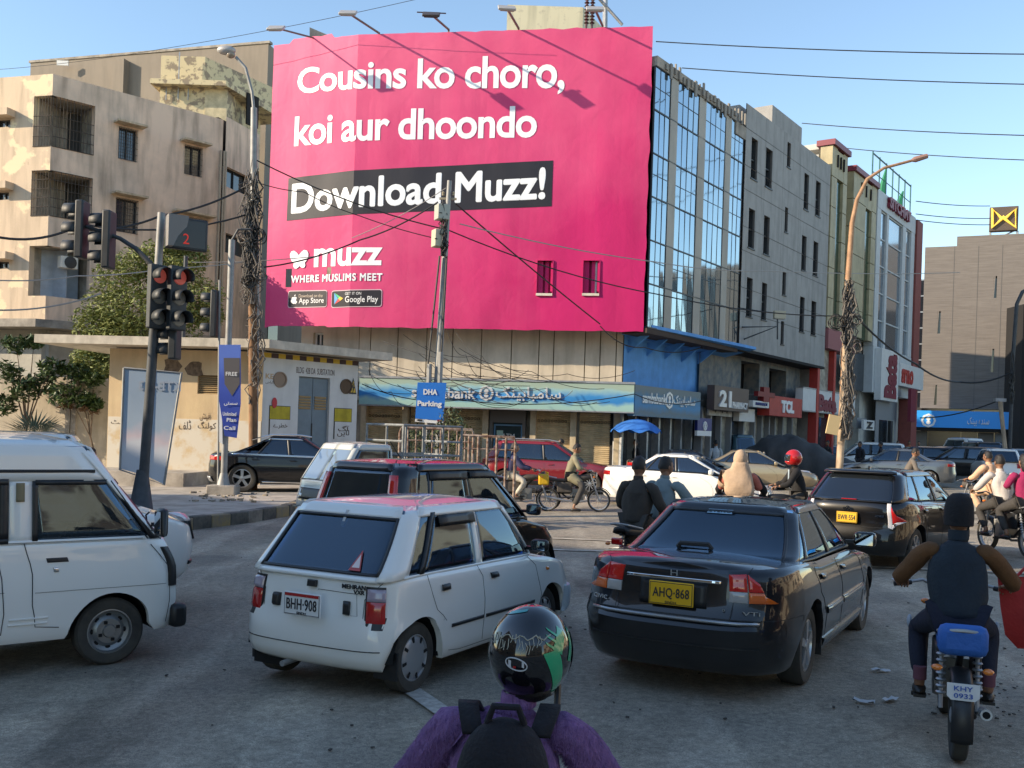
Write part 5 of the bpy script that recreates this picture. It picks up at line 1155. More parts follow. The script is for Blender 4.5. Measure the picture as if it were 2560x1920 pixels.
 # ---- greenhouse
 def gp(c, s, v, off=0.):
  g = c.sp['gh']; sgn = 1
  if s < 0: s = -s; sgn = -1
  p, q = g.get('p', 14), g.get('q', 5)
  xc = .7071 ** (2 / p); ec = .7071 ** (2 / q)
  if s <= 1: e = s * ec; xi, eta = -(1 - e ** q) ** (1 / p), e
  elif s <= 2: xi = -xc + (s - 1) * 2 * xc; eta = (1 - abs(xi) ** p) ** (1 / q)
  else: e = (3 - s) * ec; xi, eta = (1 - e ** q) ** (1 / p), e
  r = max(0., v - .90) / .10; rin = (1 - math.sqrt(max(0, 1 - r * r)))
  x0 = lerp(g['b0'], g['t0'], v ** g.get('er', 1.) if v > 0 else 0); x1 = lerp(g['b1'], g['t1'], v ** g.get('ef', 1.) if v > 0 else 0); hw = lerp(g['wb'], g['wt'], v ** 1.25 if v > 0 else 0)
  zb = c.ztp(min(max(lerp(x0, x1, (xi + 1) / 2), .0), c.L)) - .012 if g.get('follow', True) else g['zb']
  z = zb + (c.H - .03 - zb) * (v if v <= .9 else .9 + .1 * math.sin(r * math.pi / 2))
  xm, xh = (x0 + x1) / 2, (x1 - x0) / 2
  return Vector((xm + (xh + off - rin * .09) * xi, sgn * (hw + off - rin * .07) * eta, z + off * .3))
 def gs(c, x, v):
  g = c.sp['gh']; p, q = g.get('p', 14), g.get('q', 5); xc = .7071 ** (2 / p); ec = .7071 ** (2 / q)
  x0 = lerp(g['b0'], g['t0'], max(v, 0) ** g.get('er', 1.)); x1 = lerp(g['b1'], g['t1'], max(v, 0) ** g.get('ef', 1.)); xi = (x - (x0 + x1) / 2) / ((x1 - x0) / 2); xi = max(-1, min(1, xi))
  if abs(xi) <= xc: return 1 + (xi + xc) / (2 * xc)
  e = (1 - abs(xi) ** p) ** (1 / q) / ec; return e if xi < 0 else 3 - e
 def gpanel(c, name, fa, fb, v0, v1, mt, off, sg=1, n=6, m=8, th=.02, parent=None):
  """piece between ring params fa(v), fb(v)"""
  rows = []
  for j in range(m + 1):
   v = lerp(v0, v1, j / m); a, b = fa(v), fb(v); rows.append([c.gp(sg * lerp(a, b, i / n), v, off) if not (a < 0 < b) else c.gp(lerp(a, b, i / n), v, off) for i in range(n + 1)])
  mb = MB(); mb.grid(rows); o = mb.build(name, mt, parent or c.root, smooth=True, ang=60)
  sd = o.modifiers.new('t', 'SOLIDIFY'); sd.thickness = th; sd.offset = -1 if sg > 0 or True else 1
  return o
 def greenhouse(c):
  g = c.sp['gh']; pil = g['pil']                   # pil: list of (xb0,xb1,xt0,xt1) strips along the side, rear to front
  yr = g.get('yr', (.78, .80)); yf = g.get('yf', (.86, .88)); v0, v1 = g.get('v0', .05), g.get('v1', .86)
  q = g.get('q', 5); ec = .7071 ** (2 / q)
  sr = lambda v: min(lerp(yr[0], yr[1], v) / ec, 1.); sf = lambda v: 3 - min(lerp(yf[0], yf[1], v) / ec, 1.)
  XB = lambda k, i: (lambda v, k=k, i=i: c.gs(lerp(pil[k][i], pil[k][i + 2], v), v))
  pm = c.sp.get('pillar', c.paint); gm = c.gl
  rg_ = c.gpanel('rear_window', lambda v: -sr(v) - .06, lambda v: sr(v) + .06, .0, .93, g.get('rglass', gm), -.006, n=14, th=.006)
  wg = c.gpanel('windscreen', lambda v: sf(v) - .06, lambda v: 3.0, .0, .93, g.get('fglass', m_gl), -.006, 1, n=7, th=.006) if g.get('front', True) else None
  if wg: c.gpanel('windscreen', lambda v: sf(v) - .06, lambda v: 3.0, .0, .93, g.get('fglass', m_gl), -.006, -1, n=7, th=.006)
  for sg in (1, -1):
   for k in range(len(pil) - 1):
    c.gpanel('side_window', lambda v, k=k: XB(k, 1)(v) - .02, lambda v, k=k: XB(k + 1, 0)(v) + .02, .0, .93, gm, -.008, sg, n=8, th=.006)
   c.gpanel('pillar', sr, XB(0, 1), 0, 1, pm if not g.get('cblack') else m_trim, .0, sg, n=9)
   c.gpanel('pillar', XB(len(pil) - 1, 0), sf, 0, 1, pm, .0, sg, n=9)
   for k in range(1, len(pil) - 1): c.gpanel('pillar', XB(k, 0), XB(k, 1), 0, v1 + .03, g.get('pmat', m_trim), -.002, sg, n=2)
   c.gpanel('roof_rail', lambda v: XB(0, 1)(v) - .02, lambda v: XB(len(pil) - 1, 0)(v) + .02, v1, 1, pm, .001, sg, n=14, m=5)
   c.gpanel('belt_trim', lambda v: XB(0, 1)(v) - .02, lambda v: XB(len(pil) - 1, 0)(v) + .02, -.01, v0, g.get('belt', m_trim), .002, sg, n=14, m=2)
   if g.get('chromeline'): c.gpanel('chrome_trim', lambda v: XB(0, 1)(v) - .02, lambda v: XB(len(pil) - 1, 0)(v) + .02, v1 - .03, v1 + .02, m_chrome, .006, sg, n=14, m=2); c.gpanel('chrome_trim', lambda v: XB(0, 1)(v) - .02, lambda v: XB(len(pil) - 1, 0)(v) + .02, v0 - .02, v0 + .03, m_chrome, .006, sg, n=14, m=2)
  c.gpanel('rear_header', lambda v: -sr(v) - .02, lambda v: sr(v) + .02, g.get('rv1', v1), 1, pm, .001, n=12, m=5)
  c.gpanel('rear_lower_trim', lambda v: -sr(v) - .02, lambda v: sr(v) + .02, -.02, g.get('rv0', v0), g.get('rlow', m_trim), .001, n=12, m=2)
  if g.get('gask'):
   for a, b in ((g.get('rv0', v0), g.get('rv0', v0) + .035), (g.get('rv1', v1) - .035, g.get('rv1', v1))): c.gpanel('window_rubber', lambda v: -sr(v), lambda v: sr(v), a, b, m_trim, .005, n=12, m=1)
   for sg in (1, -1): c.gpanel('window_rubber', lambda v: sr(v) - .035, lambda v: sr(v) + .005, g.get('rv0', v0), g.get('rv1', v1), m_trim, .005, sg, n=2)
  if wg:
   for sg in (1, -1):
    c.gpanel('front_header', lambda v: sf(v) - .02, lambda v: 3.0, v1, 1, pm, .001, sg, n=6, m=5); c.gpanel('cowl', lambda v: sf(v) - .02, lambda v: 3.0, -.02, v0, m_trim, .001, sg, n=6, m=2)
  S_ = [i / 6 for i in range(7)] + [1 + i / 16 for i in range(1, 16)] + [2 + i / 6 for i in range(7)]
  rows = []
  cr = g.get('rc', .035)
  for s in S_:
   p = c.gp(s, 1., .001); rows.append([Vector((p.x, p.y * t, p.z + cr * (1 - t * t) * min(1, (min(p.x - c.gp(0, 1).x, c.gp(3, 1).x - p.x) + .02) / .25))) for t in [1 - k / 7 for k in range(15)]])
  MB().grid(rows).build('roof', c.sp.get('roofpaint', c.paint), c.root, smooth=True, ang=50)
  if c.dt:
   zb_ = c.ztp((g['b0'] + g['b1']) / 2); sm = c.sp.get('seat', m_seatm)
   MB().box(((g['b0'] + g['b1']) / 2, 0, zb_ - .30), (g['b1'] - g['b0'] - .1, g['wb'] * 2 - .12, .04)).build('cabin_floor', m_int, c.root)
   MB().box((g['b1'] - .25, 0, zb_ - .08), (.45, g['wb'] * 2 - .16, .14)).build('dashboard', m_int, c.root, bevel=.03)
   for x in c.sp.get('seats', ()):
    for y in (-.36, .36):
     sb_ = MB(); sb_.box((x, y, zb_ - .02), (.12, .46, .55), 0, Matrix.Rotation(R(-12), 3, 'Y')); s1 = sb_.build('seat', sm, c.root, bevel=.05)
     MB().box((x - .07, y, zb_ + .34), (.09, .26, .17)).build('headrest', sm, s1, bevel=.04)
   mb = MB(); mb.lathe([(.175, -.012), (.19, 0), (.175, .012), (.165, 0)], (0, 0, 0), 'X', 20, True)
   Rm = Matrix.Rotation(R(25), 3, 'Y'); mb.v = [tuple(Rm @ Vector(v) + Vector((g['b1'] - .62, -.36, zb_ + .03))) for v in mb.v]; mb.build('steering_wheel', m_trim, c.root, smooth=True)
 def mirror(c, x, z, mt=None, sides=(-1, 1), sz=(.10, .19, .13), y=None):
  for sg in sides:
   y_ = y or c.W / 2 * .93; mb = MB(); mb.box((x, sg * (y_ + .14), z), sz); o = mb.build('door_mirror', mt or c.paint, c.root, bevel=.035)
   MB().box((x - sz[0] / 2 - .003, sg * (y_ + .14), z), (.004, sz[1] * .8, sz[2] * .75)).build('mirror_glass', m_mir, o); MB().box((x, sg * (y_ + .02), z - .03), (.05, .12, .03)).build('mirror_arm', m_trim, o)
 def plate(c, x, y, z, txt, mt, w=.31, h=.155, tilt=0., col=None, back=True, sub=None):
  d = -1 if back else 1; t = MB().box((x, y, z), (.012, w, h)); o = t.build('number_plate', mt, c.root, bevel=.008)
  MB().box((x + d * .0065, y, z), (.002, w - .016, h - .016)).build('plate_rim_line', m_ink, o); MB().box((x + d * .008, y, z), (.002, w - .026, h - .026)).build('plate_face', mt, o)
  put_text('plate_text', txt, w * .82, h * (.48), (x + d * .009, y, z + (.0 if not sub else .0)), (0, d * 1., 0), col or m_ink, o, .002, .012, 1.05, out=(d, 0, 0))
  if sub: put_text('plate_text', sub, w * .25, h * .10, (x + d * .009, y, z - h * .37), (0, d * 1., 0), col or m_ink, o, .002, .0, 1, out=(d, 0, 0))
  return o
 def rtext(c, txt, y, z, w, h, mt, off=.004, name='badge', bold=.01):
  p = c.ry(y, z, off); p1, p2 = c.ry(y - .05, z, off), c.ry(y + .05, z, off); d = (p1 - p2).normalized()
  return put_text(name, txt, w, h, p, d, mt, c.root, .004, bold, 1.)
 def handle(c, x, z, mt, sg=-1, w=.16, h=.045):
  return c.sidepatch('door_handle', x, x + w, z, z + h, mt, .028, sg, n=4, m=3, back=.02)
def put(spec, Pr, yaw, wheel_x, sg=-1):
 """origin such that the wheel (rear or front x = wheel_x, side sg) touches ground point Pr"""
 c, s = math.cos(yaw), math.sin(yaw); lx, ly = wheel_x, sg * spec['W'] / 2 * .9
 return (Pr[0] - (lx * c - ly * s), Pr[1] - (lx * s + ly * c), gz(Pr[0]) if len(Pr) < 3 else Pr[2])
SED = dict(rear=[(.15, .18), (.28, .04), (.45, .0), (.60, .03), (.72, .06), (.98, .12), (1.05, .16)], front=[(.15, .2), (.3, .04), (.45, 0), (.6, .05), (.75, .3), (.9, .7)],
           side=[(.15, .92), (.3, .975), (.55, 1.), (.75, .99), (.95, .95), (1.05, .92)])
HAT = dict(rear=[(.15, .1), (.25, .03), (.42, .0), (.55, .03), (.65, .09), (.95, .14), (1.05, .17)], front=[(.15, .15), (.3, .03), (.45, 0), (.6, .05), (.75, .2), (.9, .5)],
           side=[(.15, .93), (.3, .975), (.55, 1.), (.75, .99), (.92, .965), (1.05, .93)])
p_white = paint('paint_white', (.80, .79, .74), rough=.35, dust=.05); p_blackg = paint('paint_graphite', (.009, .010, .013), metal=.1, rough=.3, dust=.05); p_black = paint('paint_black', (.004, .004, .005), rough=.3, dust=.03)
p_red = paint('paint_red', (.22, .006, .012), rough=.3, dust=.05); p_gold = paint('paint_gold', (.36, .29, .19), metal=.5, dust=.1); p_grey = paint('paint_grey', (.12, .14, .16), metal=.5, dust=.1); p_offw = paint('paint_offwhite', (.50, .52, .50), dust=.3, rough=.5)
p_navy = paint('paint_navy', (.010, .014, .028), metal=.3, rough=.3, dust=.07); p_silver = paint('paint_silver', (.38, .40, .42), metal=.6)
# ---- small white five-door hatchback (foreground, centre left)
sp = dict(HAT, L=3.28, W=1.46, H=1.40, xr=.46, xf=2.63, rw=.262, arch=.31, tw=.15, wheel='cap', rim=m_cap, sill=.20, p=15, q=4.6, paint=p_white, seats=(1.05, 1.95), seat=m_seatm, tr=.02,
          rear=[(.15, .14), (.24, .03), (.30, .0), (.50, -.0), (.535, .04), (.60, .05), (.95, .09)], front=[(.15, .15), (.3, .0), (.5, 0), (.6, .06), (.75, .14), (.9, .4)],
          side=[(.15, .94), (.28, .985), (.50, 1.), (.70, .985), (.92, .955)],
          top=[(0, .87), (.3, .885), (1.5, .88), (2.35, .875), (2.7, .83), (3.05, .76), (3.28, .68)],
          gh=dict(b0=.06, b1=2.42, t0=.50, t1=1.98, wb=.685, wt=.55, er=.85, p=16, q=7, yr=(.80, .84), yf=(.85, .85), v0=.03, v1=.85, rv0=.05, rv1=.83, gask=1, rlow=p_white, rglass=m_gld, belt=p_white, rc=.03, pmat=p_white,
                  pil=[(.2, .30, .5, .66), (.46, .50, .80, .83), (1.30, 1.39, 1.34, 1.43), (2.36, 2.42, 1.80, 1.9)]))
c = Car('hatchback_car', 'white five-door hatchback with black-rimmed rear window, left of the helmeted rider', 'car', sp, (0, 0, 0), 0)
hatch_ = c.root; c.root.location = put(sp, G(1034, 1732), R(62), .46); c.root.rotation_euler.z = R(62)
c.gpanel('quarter_rubber', lambda v: c.gs(lerp(.44, .79, v), v), lambda v: c.gs(lerp(.50, .85, v), v), .02, .9, m_trim, .006, -1, n=1)
c.gpanel('rain_visor', lambda v: c.gs(.84, v), lambda v: c.gs(1.36, v), .68, .84, m_trim, .02, -1, n=4, m=3)
for sg in (-1, 1):
 c.rpatch('tail_lamp_housing', sg * .485, sg * .700, .515, .815, m_trim, .010)
 c.rpatch('tail_lamp', sg * .495, sg * .692, .56, .71, m_lred, .02); c.rpatch('reversing_lamp', sg * .495, sg * .692, .714, .80, M('lamp_smoky', (.36, .30, .36), .15, coat=1.), .02)
 c.rpatch('bumper_bracket', sg * .30, sg * .36, .605, .70, m_trim, .03)
 c.seam([(1.36, .26), (1.37, .5), (1.38, .87)], sg); c.seam([(2.38, .28), (2.42, .5), (2.40, .86)], sg); c.seam([(.78, .50), (.62, .60), (.56, .72), (.52, .87)], sg); c.seam([(.83, .26), (1.0, .24), (2.3, .24)], sg); c.seam([(.03, .545), (.16, .545)], sg)
 c.sidepatch('rub_strip', .86, 1.36, .435, .462, m_trim, .012, sg); c.sidepatch('rub_strip', 1.40, 2.28, .435, .462, m_trim, .012, sg)
 c.handle(.60 + .1, .735, m_trim, sg, .12, .045); c.handle(1.52, .745, m_trim, sg, .12, .045); c.sidepatch('side_marker', 2.62, 2.67, .70, .73, m_lamb, .01, sg)
c.rseam([(-.47, .56), (-.47, .72), (-.60, .86)]); c.rseam([(.47, .56), (.47, .72), (.60, .86)]); c.rseam([(-.47, .57), (.47, .57)]); c.rseam([(-.40, .755), (-.05, .76), (-.05, .755)], w=.005); c.rseam([(-.40, .755), (-.42, .60), (.18, .58)], w=.004)
c.rseam([(-.66, .36), (0, .355), (.66, .36)], w=.01)
c.plate(-.052, 0.0, .655, 'BHH\u00b7908', m_platew, .34, .17, sub='SINDH')
MB().box((-.062, 0, .722), (.004, .31, .022)).build('plate_red_band', m_lred, c.root)
c.rpatch('boot_lock', -.04, .04, .775, .825, m_trim, .02); c.rtext('MEHRAN', -.37, .805, .20, .032, m_seam, .006); c.rtext('VXR', -.42, .77, .09, .03, m_seam, .006)
t = MB(); t.extr([c.gp(-.62, .10, .004), c.gp(-.45, .10, .004), c.gp(-.535, .36, .004)], (-.004, 0, 0)); t.build('warning_sticker', M('sticker_red', (.5, .08, .08), .6), c.root)
t = MB(); t.extr([c.gp(-.59, .135, .009), c.gp(-.48, .135, .009), c.gp(-.535, .30, .009)], (-.003, 0, 0)); t.build('sticker_face', M('sticker_pink', (.75, .62, .58), .6), c.root)
c.mirror(2.30, .95, m_trim, (-1, 1), (.09, .17, .11), .62)
MB().tube([(-.02, .2, .19), (.2, .2, .2)], .022, 10).build('exhaust_pipe', m_steel, c.root); MB().box((.25, .45, .2), (.25, .3, .14)).build('spare_wheel_well', m_well, c.root)
c.sidepatch('front_bumper', 2.98, 3.22, .26, .50, M('bumper_blue_grey', (.48, .55, .60), .4), .03);
for sg in (1, -1): MB().box((.2, sg * .58, .24), (.02, .2, .2)).build('mud_flap', m_trim, c.root)
MB().extr([(.22, .02, .90), (.22, -.02, .90), (.45, -.01, 1.32), (.45, .01, 1.32)], (.01, 0, 0)).build('cabin_strut', M('strut_pale', (.5, .5, .5), .6), c.root)
# ---- graphite saloon (foreground, centre right)
sp = dict(SED, L=4.46, W=1.73, H=1.375, xr=.98, xf=3.60, rw=.308, arch=.365, tw=.195, wheel='alloy5', sill=.19, p=13, q=3.6, paint=p_blackg, seats=(1.75, 2.65), seat=M('seat_grey', (.17, .16, .15), .9), tr=.10, tf=.08, glass=glass('saloon_glass', see=.42, ior=1.8),
          rear=[(.15, .12), (.28, .03), (.42, -.0), (.56, -.02), (.59, .02), (.63, .085), (.75, .10), (.90, .12), (.98, .16)],
          top=[(0, .93), (.12, .955), (.5, .965), (.95, .955), (1.6, .93), (3.1, .915), (3.5, .88), (4.1, .76), (4.46, .62)],
          gh=dict(b0=.72, b1=3.32, t0=1.52, t1=2.55, wb=.735, wt=.545, er=.72, ef=.88, p=15, q=6, yr=(.86, .86), yf=(.88, .86), v0=.05, v1=.87, rv0=.035, rv1=.87, gask=1, rlow=m_trim, belt=m_trim, pmat=m_trim, chromeline=0, cblack=0,
                  pil=[(.70, .98, 1.3, 1.66), (1.15, 1.20, 1.60, 1.64), (2.08, 2.15, 2.02, 2.09), (3.14, 3.22, 2.35, 2.45)]))
c = Car('saloon_car', 'dark graphite saloon seen from behind with a yellow plate, right of the helmeted rider', 'car', sp, (0, 0, 0), 0)
c.root.location = put(sp, G(2006, 1710), R(61.5), .98); c.root.rotation_euler.z = R(61.5)
m_lred2 = M('lamp_bright_red', (.62, .012, .008), .1, coat=1.)
for sg in (-1, 1):
 a_, b_, e_, f_ = c.s_of_y(.46), c.s_of_y(.595), c.s_of_y(.605), c.s_of_x(.20); lg = M('lamp_grey', (.40, .38, .36), .12, coat=1.); lo = M('lamp_orange', (.75, .14, .02), .12, coat=1.)
 c.patch('tail_lamp', [(sg * a_, .80), (sg * b_, .80), (sg * b_, .925), (sg * a_, .915)], m_lred2, .012); c.patch('reversing_lamp', [(sg * a_, .72), (sg * b_, .72), (sg * b_, .796), (sg * a_, .796)], lg, .012)
 c.patch('tail_lamp', [(sg * e_, .80), (sg * (f_ - .03), .80), (sg * (f_ - .06), .86), (sg * e_, .925)], m_lred2, .014, n=14); c.patch('indicator_lamp', [(sg * e_, .72), (sg * f_, .72), (sg * (f_ - .03), .796), (sg * e_, .796)], lo, .014, n=14)
 c.seam([(1.42, .24), (1.45, .50), (1.20, .70), (1.12, .93)], sg); c.seam([(2.12, .24), (2.13, .92)], sg); c.seam([(3.18, .24), (3.22, .6), (3.24, .90)], sg); c.seam([(1.42, .26), (3.2, .26)], sg); c.seam([(.02, .60), (.62, .60), (.66, .56)], sg)
 c.sidepatch('rub_strip', 1.46, 2.10, .50, .55, p_blackg, .022, sg); c.sidepatch('rub_strip', 2.15, 3.16, .50, .55, p_blackg, .022, sg)
 c.sidepatch('rub_strip_glint', 1.46, 2.10, .552, .560, m_chrome, .014, sg); c.sidepatch('rub_strip_glint', 2.15, 3.16, .552, .560, m_chrome, .014, sg)
 c.sidepatch('sill_skirt', 1.40, 3.2, .20, .30, p_blackg, .02, sg)
 c.handle(1.30, .80, p_blackg, sg); c.handle(2.25, .79, p_blackg, sg)
 MB().box((1.36, sg * .74, .30), (.02, .2, .26)).build('mud_flap', m_trim, c.root)
c.rseam([(-.485, .60), (-.49, .80), (-.60, .97)]); c.rseam([(.485, .60), (.49, .80), (.60, .97)]); c.rseam([(-.66, .60), (.66, .60)], w=.012); c.rseam([(-.76, .40), (0, .395), (.76, .40)], w=.014, mt=m_trim)
c.rpatch('chrome_bar', -.38, .38, .845, .868, m_chrome, .035); c.rpatch('plate_recess', -.28, .28, .66, .84, m_trim, .004)
pl_ = c.plate(.052, .0, .745, 'AHQ\u00b7868', m_platey, .345, .175, sub='SINDH')
c.rtext('H', 0, .895, .055, .045, m_chrome, .01, 'emblem', .0); em_ = MB()
for a, b, d_, e in ((-.07, -.055, .86, .95), (.055, .07, .86, .95), (-.055, .055, .86, .87), (-.055, .055, .94, .95)): pass
c.rtext('CIVIC', .645, .655, .16, .032, m_chrome, .006); c.rtext('VTi', -.62, .648, .13, .03, m_chrome, .006); c.rtext('o', -.42, .66, .02, .02, m_chrome, .006)
c.mirror(2.98, .99, p_blackg, (-1, 1), (.12, .20, .14), .76)
MB().extr([c.gp(-.10, .80, .004), c.gp(.32, .80, .004), c.gp(.32, .875, .004), c.gp(-.10, .875, .004)], (.002, 0, 0)).build('window_sticker', M('sticker_blue', (.35, .55, .7), .6), c.root)
q_ = c.gp(.11, .835, .006); put_text('sticker_text', 'REVENUE', .26, .022, q_ + Vector((-.004, 0, 0)), (0, -1, 0), m_ink, c.root, .002, .01, 1.1, up=(.7, 0, .7), out=(-.7, 0, .7))
MB().tube([(.95, .28, .98), (.93, .24, 1.03), (.93, -.0, 1.035), (.95, -.04, .98)], .02, 6).build('high_brake_lamp', m_int, c.root)
MB().box((3.0, .0, 1.20), (.03, .24, .07)).build('rear_view_mirror', m_trim, c.root); MB().box((1.1, 0, .955), (.5, 1.2, .02)).build('parcel_shelf', m_int, c.root)
c.rpatch('bumper_glint', -.70, .70, .575, .585, p_silver, .004)
# ---- white high-roof microvan cut by the left edge
sp = dict(HAT, L=3.255, W=1.42, H=1.86, xr=.82, xf=2.66, rw=.275, arch=.325, tw=.15, wheel='steel', rim=M('steel_rim_grey', (.26, .27, .27), .4, .7), sill=.26, p=22, q=7, paint=p_white, seats=(.9, 1.75), seat=m_seatd, tf=.01, tr=.01, crown=0, seam=1,
          rear=[(.15, .05), (.3, .0), (1.1, .03)], front=[(.15, .16), (.30, .03), (.5, .0), (.75, .015), (1.1, .14)], side=[(.15, .95), (.35, .985), (.7, 1.), (1.1, .975)],
          top=[(0, 1.04), (3.255, 1.04)],
          gh=dict(b0=.03, b1=3.12, t0=.16, t1=2.48, wb=.685, wt=.60, er=1, ef=.9, p=18, q=8, yr=(.84, .84), yf=(.9, .88), v0=.03, v1=.60, rv1=.60, belt=p_white, pmat=p_white, rc=.05,
                  pil=[(.0, .25, .1, .3), (1.10, 1.22, 1.10, 1.22), (1.86, 2.06, 1.84, 2.02), (3.02, 3.12, 2.32, 2.5)]))
c = Car('microvan', 'white high-roof microvan cut off by the left edge of the picture', 'van', sp, (0, 0, 0), 0)
van_ = c.root; c.root.location = put(sp, G(272, 1662), R(40), 2.66); c.root.rotation_euler.z = R(40)
sg = -1
c.seam([(2.04, 1.03), (2.04, .55), (2.08, .38), (2.26, .36)], sg, .012); c.seam([(3.05, .98), (3.12, .8), (3.13, .60), (3.13, .32)], sg, .01); c.seam([(1.84, .34), (1.84, .5), (1.80, 1.03)], sg, .012); c.seam([(.1, .66), (1.84, .66)], sg, .006); c.seam([(2.06, .645), (3.1, .645)], sg, .006); c.seam([(.1, .34), (1.84, .34)], sg, .012); c.seam([(.1, 1.035), (3.0, 1.035)], sg, .006)
c.sidepatch('door_handle_recess', 2.17, 2.33, .875, .91, m_trim, .008, sg); c.sidepatch('door_lock', 2.20, 2.235, .80, .835, m_chrome, .012, sg); c.sidepatch('sliding_door_handle', 1.66, 1.70, .70, .90, m_trim, .035, sg)
c.gpanel('window_rubber', lambda v: c.gs(1.80, v), lambda v: c.gs(1.86, v), .04, .62, m_trim, .004, -1, n=1); c.gpanel('window_rubber', lambda v: c.gs(1.2, v), lambda v: c.gs(1.86, v), .0, .05, m_trim, .005, -1, n=4, m=1); c.gpanel('window_rubber', lambda v: c.gs(.2, v), lambda v: c.gs(1.86, v), .56, .62, m_trim, .005, -1, n=4, m=1)
c.gpanel('window_rubber', lambda v: c.gs(2.03, v), lambda v: c.gs(2.07, v), .02, .60, m_trim, .004, -1, n=1); c.gpanel('window_rubber', lambda v: c.gs(2.05, v), lambda v: c.gs(lerp(3.02, 2.5, v), v), .56, .61, m_trim, .005, -1, n=4, m=1); c.gpanel('window_rubber', lambda v: c.gs(lerp(2.96, 2.42, v), v), lambda v: c.gs(lerp(3.04, 2.50, v), v), .0, .60, m_trim, .005, -1, n=1)
c.gpanel('roof_gutter', lambda v: c.gs(.1, v), lambda v: c.gs(2.5, v), .68, .71, m_seam, .006, -1, n=14, m=1); c.gpanel('air_vent', lambda v: c.gs(1.91, v), lambda v: c.gs(1.97, v), .40, .58, M('vent_tan', (.22, .18, .10), .7), .01, -1, n=1)
c.mirror(3.0, 1.17, m_trim, (-1,), (.07, .16, .24), .66)
MB().box((3.22, -.62, .36), (.14, .16, .20)).build('bumper_corner', m_trim, c.root, bevel=.04); MB().box((3.2, 0, .36), (.12, 1.3, .16)).build('front_bumper', m_trim, c.root, bevel=.04)
c.sidepatch('corner_grille', 3.14, 3.20, .62, .95, m_trim, .012, sg)
for y in (.2, -.25): MB().tube([(3.08, y, 1.10), (3.0, y - .18, 1.20), (2.96, y - .36, 1.24)], .008, 5).build('wiper', m_trim, c.root)
c.sidepatch('step_rib', 1.88, 2.16, .40, .415, p_white, .012, sg); c.sidepatch('step_rib', 1.88, 2.16, .44, .455, p_white, .012, sg)
# ---- white off-roader behind the microvan
sp = dict(HAT, L=4.75, W=1.87, H=1.84, xr=1.0, xf=3.80, rw=.38, tw=.24, wheel='alloy5', sill=.34, p=9, q=3.4, paint=p_white, tf=.10,
          rear=[(.3, .1), (.5, 0), (.9, .05), (1.3, .1)], front=[(.3, .16), (.45, .03), (.7, .0), (.95, .05), (1.10, .14), (1.25, .4)], side=[(.3, .93), (.6, .99), (.9, 1.), (1.3, .95)],
          top=[(0, 1.20), (3.2, 1.19), (3.6, 1.16), (4.3, 1.06), (4.75, .92)],
          gh=dict(b0=.08, b1=3.55, t0=.35, t1=2.75, wb=.83, wt=.66, p=15, q=6, v0=.05, v1=.86, pil=[(.1, .35, .4, .6), (1.3, 1.36, 1.3, 1.36), (2.2, 2.28, 2.15, 2.22), (3.4, 3.48, 2.55, 2.65)]))
c = Car('suv_car', 'white off-road car whose bonnet shows past the nose of the microvan', 'car', sp, (0, 0, 0), 0)
fr_ = D(490, 1330, 10.7); yw = R(36); c.root.rotation_euler.z = yw; c.root.location = (fr_.x - (4.70 * math.cos(yw) + .60 * math.sin(yw)), fr_.y - (4.70 * math.sin(yw) - .60 * math.cos(yw)), gz(fr_.x))
c.patch('headlamp', [(-2.28, .95), (-2.02, .97), (-1.97, 1.07), (-2.2, 1.03)], m_lwht, .015); c.seam([(3.45, .4), (3.5, .9), (3.5, 1.15)], -1); c.rpatch('front_grille', -.5, .5, .75, .98, m_trim, .01, True)
c.patch('fog_lamp_slot', [(-2.3, .50), (-2.1, .5), (-2.1, .54), (-2.3, .54)], m_trim, .02)
# ---- black tall hatchback with tall red tail lamps
sp = dict(HAT, L=3.40, W=1.475, H=1.62, xr=.50, xf=2.92, rw=.27, tw=.16, wheel='alloy7', sill=.2, p=14, q=4.4, paint=p_black, seats=(1.1, 2.0), glass=m_gl, tf=.06,
          rear=[(.15, .1), (.3, 0), (.6, .0), (.85, .05), (1.0, .07)], top=[(0, .93), (.3, .94), (2.4, .92), (2.8, .90), (3.2, .80), (3.4, .68)],
          gh=dict(b0=.06, b1=2.72, t0=.27, t1=1.90, wb=.69, wt=.56, er=.9, p=15, q=6, yr=(.74, .76), v0=.03, v1=.87, rlow=p_black, rglass=m_gld, belt=p_black, pmat=p_black,
                  pil=[(.15, .42, .35, .60), (.62, .68, .72, .78), (1.36, 1.44, 1.34, 1.42), (2.55, 2.62, 1.72, 1.8)]))
c = Car('tall_hatchback_car', 'black tall hatchback with tall red rear pillar lamps, directly behind the white hatchback', 'car', sp, (0, 0, 0), 0)
rr0 = D(976, 1300, 10.5); yw = R(55); c.root.rotation_euler.z = yw; c.root.location = (rr0.x - .68 * math.sin(yw), rr0.y + .68 * math.cos(yw), gz(rr0.x))
for sg in (-1, 1):
 c.gpanel('pillar_lamp', lambda v: .80 + .02, lambda v: 1.0, .02, .80, m_lred2, .02, sg, n=3, m=8); c.rpatch('tail_lamp', sg * .55, sg * .70, .74, .90, m_lred, .02)
 c.seam([(1.40, .25), (1.41, .92)], sg); c.seam([(2.55, .28), (2.56, .9)], sg); c.seam([(.95, .4), (.80, .7), (.75, .92)], sg); c.handle(.85, .80, p_black, sg); c.handle(1.75, .80, p_black, sg)
c.mirror(2.50, 1.02, p_black, (-1, 1), (.10, .19, .14), .68); MB().tube([(.95, .0, 1.60), (.85, .0, 1.68), (.72, .0, 1.82)], .006, 5).build('aerial', m_trim, c.root); MB().box((.97, 0, 1.605), (.12, .04, .04)).build('aerial_base', m_trim, c.root, bevel=.01)
